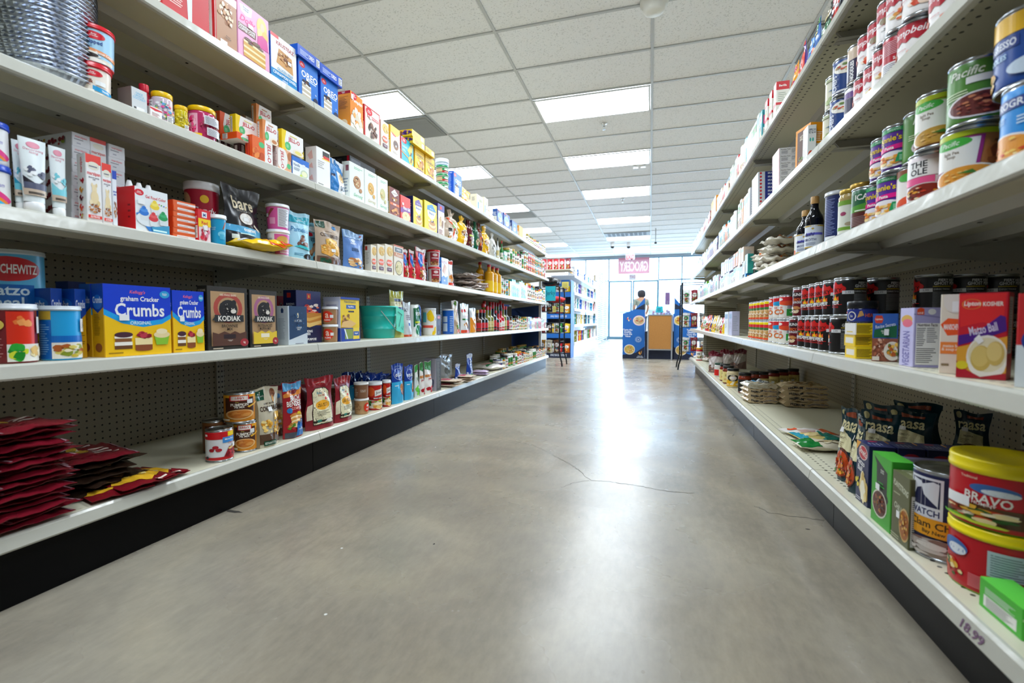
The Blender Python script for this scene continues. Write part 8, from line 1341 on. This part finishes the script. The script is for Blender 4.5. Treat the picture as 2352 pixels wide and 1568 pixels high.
m = MB(); m.box(-.28, -.2, 0, .28, .2, .02, mat('#cfc7ae', .5)); tag(m.build('wall_shelf', loc=(-1.64, 8.43, 1.585)), 'beige shelf board carrying the red bags above the blue display', 'shelf')
for j in range(5): loose('pouch', 'Gred' if j != 4 else 'Gcrimson', .1, .2, .06, -1.86+.11*j, 8.35, 1.606, 0, 'chip_bag', 'red chip bag on the beige board, %s from the baking run' % ordn[j], 'red chip bags on the beige board')
gc = 'Gwhite Ggrey Gwhite Gblue Gwhite Gred Gwhite Gcream Gnavy Gwhite Gteal Gpurple'.split(); q = random.Random(11)
for k, z in enumerate(ZG):
    for j in range(23):
        cn = q.choice(gc if k > 1 else gc+['Ggreen', 'Gteal', 'Golive', 'Gyellow'])
        loose('pouch', cn, .15, .21 if k < 4 else .17, .04, -1.46, 9.03+.173*j, z+.001, .62, 'snack_bag', 'leaning snack bag, %s along the %s white shelf beyond the baking run' % (ordn[j], ('lowest', 'second', 'third', 'fourth', 'top')[k]), 'leaning bags on the white shelving unit', 0)
# slatted white panels
for i, (ya, yb, zt) in enumerate(((14.0, 15.5, 2.22), (15.62, 17.1, 2.1))):
    e0 = empty('slatted_panel', (-1.5, (ya+yb)/2, 0)); hh = (yb-ya)/2
    m = MB()
    for k in range(int((zt-.1)/.062)): z = .08+.062*k; m.box(-.012, -hh+.03, z, .012, hh-.03, z+.032, wsh)
    m.build('slat', e0)
    m = MB(); m.box(-.022, -hh+.03, .05, -.013, hh-.03, zt, mat('#6f95a6', .6, key='slatwall_backing')); m.build('back_panel', e0)
    for y in (-hh, hh-.03): m = MB(); m.box(-.02, y, 0, .02, y+.03, zt+.03, wsh); m.build('post', e0)
    tag(e0, 'white slatted panel, %s' % ('nearer the white shelving unit', 'nearer the glass doors')[i], 'slatted panel', 'white slatted panels')
# blue bin display with side panels, header peaks
LOGO = [ring(.72, .42, .14, .062, '#bcd6f4', .9), ring(.72, .42, .1, .045, '#bcd6f4', .8), p([(.72, .4), (.76, .43), (.72, .425), (.68, .43)], '#e8f0fa')]
def side(label, x0, x1, mir, loc_y, D_=.5):
    w = x1-x0; e0 = empty('bin_display', ((x0+x1)/2, loc_y, 0)); sx = -1 if mir else 1
    O = [(-w/2, 0), (w/2, 0), (w/2, .89), (w/2, 1.11), (w/2-.17, .9), (-w/2+.12, .86), (-w/2, .82)]
    O = [(sx*x, z) for x, z in O]; O = O[::-1] if mir else O
    m = MB(); m.face([(x, 0, z) for x, z in O], cb_); m.face([(x, .008, z) for x, z in O][::-1], cb_)
    for k in range(len(O)): a, b = O[k], O[(k+1) % len(O)]; m.face([(a[0], 0, a[1]), (a[0], .008, a[1]), (b[0], .008, b[1]), (b[0], 0, b[1])][::-1], cb_)
    H = .9; F = [p([(1, 0), (1, .27) if not mir else (1, .05), (.6, .13), (0, .08 if not mir else .27), (0, 0)], '#111c38'),
        e(.74, .83, .27, .11, '#f0c0c8') if not mir else e(.26, .83, .3, .11, '#e6e0c0'), bowl(.74 if not mir else .26, .83, .25, .1, '#e8e0d8', '#c9b08a' if not mir else '#d8b03a', ['#8a4a2a', '#d83a2a', '#e9d2a0', '#5a2a1a', '#e8c83a'], 26, 3),
        bowl(.32, .2, .25, .11, '#e9e4dc', '#c9a85a', ['#e9c83a', '#d84a2a', '#5a8a3a', '#f0e4c0', '#b5702a'], 26, 5), t(.24 if not mir else .75, .56, .18, 'Taste the\nQuality,\nLove the\nValue', '#e8f0fa', .42, 0, .03), LOGO if not mir else [ring(.26, .42, .14, .062, '#bcd6f4', .9), ring(.26, .42, .1, .045, '#bcd6f4', .8)],
        blobs(.3, .86, .12, .06, ['#f0d8b0', '#d83a2a', '#f0d8b0'], 5, 3, .25), p([(.72, .13), (.78, .16), (.84, .1), (.8, .09)], '#e8a03a'), p([(.84, .15), (.88, .18), (.86, .1)], '#e8a03a'), t(.8, .045, .05, 'ONLY IN\nOUR STORES', '#cfd8ea', .3)]
    put.rough = .5; put(m, F, w, H, lambda u, v, L: ((u-.5)*w, -E0*L*2, v*H*.93)); m.build('front_card', e0)
    m = MB(); m.box(-w/2, .008, 0, -w/2+.006, D_, .78, cb_); m.box(w/2-.006, .008, 0, w/2, D_, .82, cb_); m.box(-w/2+.006, D_-.006, 0, w/2-.006, D_, .82, cb_); m.box(-w/2+.006, .008, .6, w/2-.006, D_-.006, .606, cb_); m.build('bin', e0)
    m = MB(); P_ = [(sx*(w/2-.17), .9), (sx*w/2, .89), (sx*w/2, 1.0)]; P_ = P_[::-1] if mir else P_; m.face([(x, -.002, z) for x, z in P_], cn_); m.build('flap', e0)
    tag(e0, label, 'display stand', 'blue cardboard bin displays')
side('blue cardboard bin display with printed bowls, to the door side of the board', -.48, -.09, False, 8.8)
side('blue cardboard bin display with printed bowls, nearer the soup run', .41, .8, True, 8.8)
m = MB(); m.box(-.085, 8.82, 0, .405, 9.2, .5, cn_); tag(m.build('display_base'), 'navy cardboard base between the two blue bins', 'display base')
# cork board on legs
e0 = empty('cork_board', (.17, 8.66, 0)); al = mat('#b9bec4', .3, .8, key='aluminium'); ck_ = mat('#b07a3c', .8, noise=60, key='cork')
m = MB(); m.box(-.19, 0, .19, .19, .012, .78, ck_); m.build('board', e0)
m = MB(); m.box(-.215, -.006, .17, -.19, .018, .8, al); m.box(.19, -.006, .17, .215, .018, .8, al); m.box(-.19, -.006, .17, .19, .018, .19, al); m.box(-.19, -.006, .78, .19, .018, .8, al); m.build('frame', e0)
for x in (-.2, .2):
    m = MB(); m.tube([(x, .0, .2), (x, -.03, 0)], .012, al, 8); m.tube([(x, .02, .7), (x, .1, 0)], .01, al, 8); m.build('leg', e0)
tag(e0, 'plain cork board in an aluminium frame on legs', 'board')
# clear candy bin behind the board
e0 = empty('candy_bin', (.17, 8.95, .5)); pl = mat('#dfe6f4', .1, key='clear_plastic', alpha=.25)
m = MB(); m.box(-.2, -.12, .0, .2, -.117, .4, pl); m.box(-.2, .117, .0, .2, .12, .4, pl); m.box(-.2, -.117, 0, -.197, .117, .4, pl); m.box(.197, -.117, 0, .2, .117, .4, pl); m.box(-.197, -.117, 0, .197, .117, .006, pl); m.build('tray', e0); tag(e0, 'clear plastic bin of lollipops behind the cork board', 'bin')
q = random.Random(4)
for i in range(26):
    x, y = -.17+.34*((i*7) % 26)/25, -.09+.17*((i*5) % 9)/8; m = MB(); c = ['#b04a8a', '#5a4ab0', '#d83a4a', '#e9e4ee', '#3a8ad0', '#8a3ab0'][i % 6]; m.lathe([(.002, 0), (.002, .22+.12*q.random())], mat('#e9e9ea'), 5); z = m.v[-1][2]; m.lathe([(0, -.022), (.018, -.012), (.024, 0), (.018, .013), (0, .022)], mat(c, .3), 10, cz=z+.02)
    LP = m.build('lollipop', loc=(.17+x, 8.95+y, .508), rot=(q.uniform(-.12, .12), q.uniform(-.12, .12), 0)); tag(LP, '%s lollipop, %s from the door side of the clear bin' % (['magenta', 'violet', 'red', 'white', 'blue', 'purple'][i % 6], ordn[(i*7) % 26]), 'lollipop', 'lollipops in the clear bin')
m = MB(); m.box(-.06, 0, 0, .06, .003, .11, mat('#22bdd0', .6)); put(m, [ln(.2, .2, .8, .8, 2, '#0f5a78', .4)], .12, .11, lambda u, v, L: ((u-.5)*.12, -E0*L, v*.11)); tag(m.build('price_note', loc=(.16, 8.822, .84)), 'turquoise price note on the clear lollipop bin', 'note')
m = MB(); m.lathe([(.07, 0), (.07, .012), (.008, .02), (.008, 1.08)], al, 16); m.box(-.045, -.004, 1.0, .045, .004, 1.24, mat('#7a5a86', .5)); tag(m.build('sign_stand', loc=(.32, 9.6, 0)), 'slim metal stand with a small purple card', 'sign stand')
# signs by the glass, and a panel standing in for a reflection
m = MB(); rd = mat('#b87888', .6, key='banner_red'); wht = mat('#e8e2ea', .6); x0, x1, z0, z1 = -1.12, -.04, 2.36, 2.93
m.box(x0, 0, z0, x1, .004, z1, rd); put.rough = .6; put(m, [r(.02, .05, .98, .86, '#c892a2'), t(.5, .46, .62, 'GROCERY', '#f0eaf2', .9, 0, .06)], x1-x0, z1-z0, lambda u, v, L: (x1-u*(x1-x0), -E0*L*3, z0+v*(z1-z0)))
tag(m.build('grocery_banner', loc=(0, YF-.02, 0)), 'faded red banner reading GROCERY backwards over the doors', 'banner')
e0 = empty('exit_sign', (-.66, 16.2, 2.72)); m = MB(); m.box(-.15, -.02, 0, .15, .02, .19, mat('#70787e', .5)); m.tube([(0, 0, .19), (0, 0, .3)], .01, al, 6); m.build('housing', e0)
m = MB(); tr, tw, th = text_tris('EXIT', .06, 0); em = mat('#e8101c', .5, emit=2.2, key='exit_red')
for q_ in tr: m.face([(x*.26/tw, -.022, .095+y*.15/th) for x, y in q_], em)
m.build('letters', e0); tag(e0, 'lit red EXIT sign hanging before the glass doors', 'exit sign')
m = MB(); m.box(-.12, 0, 0, .12, .01, .2, mat('#a8adb4', .5)); put(m, [t(.5, .5, .5, 'EXIT', '#7a3a4a', .8, 0, .04)], .24, .2, lambda u, v, L: (.12-u*.24, -E0*L*3, v*.2)); tag(m.build('exit_reflection_panel', loc=(-.62, YF-.03, 2.15)), 'grey panel painted as a backwards EXIT reflection above the doors', 'sign')  # EXIT sign's mirror image, painted on a small added panel
# parked car outside
e0 = empty('car', (-1.0, 21.2, 0)); cw = mat('#dfe3e8', .25, key='car_paint'); cg_ = mat('#b9c4cc', .1, key='car_glass'); m = MB()
prof = [(-2.2, .35), (-2.25, .7), (-2.1, .92), (-1.3, 1.0), (-.6, 1.42), (.7, 1.45), (1.5, 1.05), (2.1, .98), (2.25, .7), (2.2, .35)]
for s_ in (-1, 1): m.face([(x, s_*.85, z) for x, z in (prof if s_ < 0 else prof[::-1])][::-1], cw)
for a, b in zip(prof, prof[1:]+prof[:1]): m.face([(a[0], -.85, a[1]), (a[0], .85, a[1]), (b[0], .85, b[1]), (b[0], -.85, b[1])], cw)
m.build('body', e0); m = MB()
for s_ in (-1, 1): m = MB(); m.face([(-1.15, s_*.856, 1.02), (-.55, s_*.856, 1.34), (.62, s_*.856, 1.37), (1.25, s_*.856, 1.04)], cg_); m.build('side_window', e0)
for x in (-1.35, 1.4):
    for y in (-.8, .72): m = MB(); m.lathe([(.2, -.0), (.32, .0), (.33, .02), (.33, .16), (.2, .18)], mat('#15171a', .7), 28); o = m.build('wheel', e0, (x, y+.1, .33), (PI/2, 0, 0)); m = MB(); m.lathe([(0, .02), (.19, .0), (.2, .16), (0, .17)], mat('#a8adb2', .3, .8), 20); m.build('hubcap', o)
    m = MB(); m.tube([(x+.4*math.cos(a), -.86, .36+.4*math.sin(a)) for a in [PI*k/12 for k in range(13)]], .03, blk, 6); m.build('wheel_arch', e0)
tag(e0, 'pale car parked outside the glass doors', 'car')
# ------------------------------------------------------------------ person by the doors, seen from behind
def skin(name, V, E_, R_, m, parent=None, lv=2, root=0):
    me = bpy.data.meshes.new(name); me.from_pydata(V, E_, []); o = bpy.data.objects.new(name, me); COL.objects.link(o)
    if parent: o.parent = parent
    md = o.modifiers.new('s', 'SKIN'); sv = me.skin_vertices[0].data if me.skin_vertices else None
    if sv is None: bpy.context.view_layer.objects.active = o; sv = me.skin_vertices[0].data
    for i, r_ in enumerate(R_): sv[i].radius = r_ if isinstance(r_, tuple) else (r_, r_)
    sv[root].use_root = True; md.use_smooth_shade = True
    o.modifiers.new('d', 'SUBSURF').levels = lv; o.modifiers['d'].render_levels = lv; me.materials.append(m); return o
pe = empty('person', (-.27, 15.3, 0), .25)
sk = mat('#b88a6c', .55, key='skin'); shirt = mat('#8d9488', .8, key='olive_grey_top'); trous = mat('#2a3040', .8, key='dark_trousers'); hairm = mat('#1c1a22', .5, key='dark_hair')
V = [(0, 0, .92), (0, .01, 1.08), (0, 0, 1.24), (0, -.01, 1.36), (0, .0, 1.43), (0, .02, 1.5), (0, .03, 1.58), (0, .02, 1.64)]; E_ = [(i, i+1) for i in range(7)]; R_ = [(.15, .1), (.13, .09), (.16, .1), (.14, .08), (.05, .05), (.055, .06), (.078, .09), (.05, .06)]
for s_ in (-1, 1):
    b0 = len(V); V += [(s_*.17, -.01, 1.35), (s_*.22, .0, 1.1), (s_*.2, .14, .92), (s_*.185, .2, .88)]; R_ += [.05, .04, .032, (.035, .02)]; E_ += [(3, b0), (b0, b0+1), (b0+1, b0+2), (b0+2, b0+3)]
    for k, (a, l_) in enumerate(((-.03, .05), (-.012, .065), (.006, .07), (.024, .06))): c0 = len(V); V += [(s_*.185+a, .235, .87), (s_*.185+a, .235+l_*.6, .855), (s_*.185+a, .23+l_*.85, .835)]; R_ += [.009, .008, .007]; E_ += [(b0+3, c0), (c0, c0+1), (c0+1, c0+2)]
    c0 = len(V); V += [(s_*.185-s_*.04, .22, .875), (s_*.185-s_*.055, .245, .865)]; R_ += [.01, .008]; E_ += [(b0+3, c0), (c0, c0+1)]
    b0 = len(V); V += [(s_*.09, 0, .82), (s_*.1, .01, .48), (s_*.1, -.02, .1), (s_*.1, .1, .035)]; R_ += [(.085, .09), (.06, .065), (.042, .045), (.042, .032)]; E_ += [(0, b0), (b0, b0+1), (b0+1, b0+2), (b0+2, b0+3)]
skin('body', V, E_, R_, sk, pe)
V = [(0, 0, .93), (0, .01, 1.08), (0, 0, 1.24), (0, -.01, 1.36)]; E_ = [(0, 1), (1, 2), (2, 3)]; R_ = [(.17, .12), (.15, .11), (.175, .12), (.16, .095)]
for s_ in (-1, 1): b0 = len(V); V += [(s_*.18, -.01, 1.34), (s_*.215, .0, 1.16)]; R_ += [.064, .056]; E_ += [(3, b0), (b0, b0+1)]
skin('shirt', V, E_, R_, shirt, pe)
V = [(0, 0, .9)]; E_ = []; R_ = [(.165, .12)]
for s_ in (-1, 1): b0 = len(V); V += [(s_*.09, 0, .8), (s_*.1, .01, .48), (s_*.1, -.02, .1)]; R_ += [(.095, .1), (.075, .08), (.06, .06)]; E_ += [(0, b0), (b0, b0+1), (b0+1, b0+2)]
skin('trousers', V, E_, R_, trous, pe)
V = [(0, -.02, 1.4), (0, -.025, 1.5), (0, -.01, 1.6), (0, .01, 1.655)]; skin('hair', V, [(0, 1), (1, 2), (2, 3)], [(.115, .06), (.15, .09), (.14, .11), (.09, .09)], hairm, pe)
m = MB()
for s_ in (-1, 1): m.lathe([(0, -.008), (.008, 0), (0, .008)], mat('#f0f0f0', .3), 8, s_*.03, .122, 1.6); m.lathe([(0, -.004), (.005, 0), (0, .004)], blk, 8, s_*.03, .129, 1.6)
m.lathe([(.012, 0), (.006, .03)], sk, 8, 0, .125, 1.555); m.box(-.022, .115, 1.53, .022, .124, 1.536, mat('#8a4a44')); m.build('face', pe)
tag(pe, 'dark-haired person in a grey green top by the doors, back to the aisle', 'person')
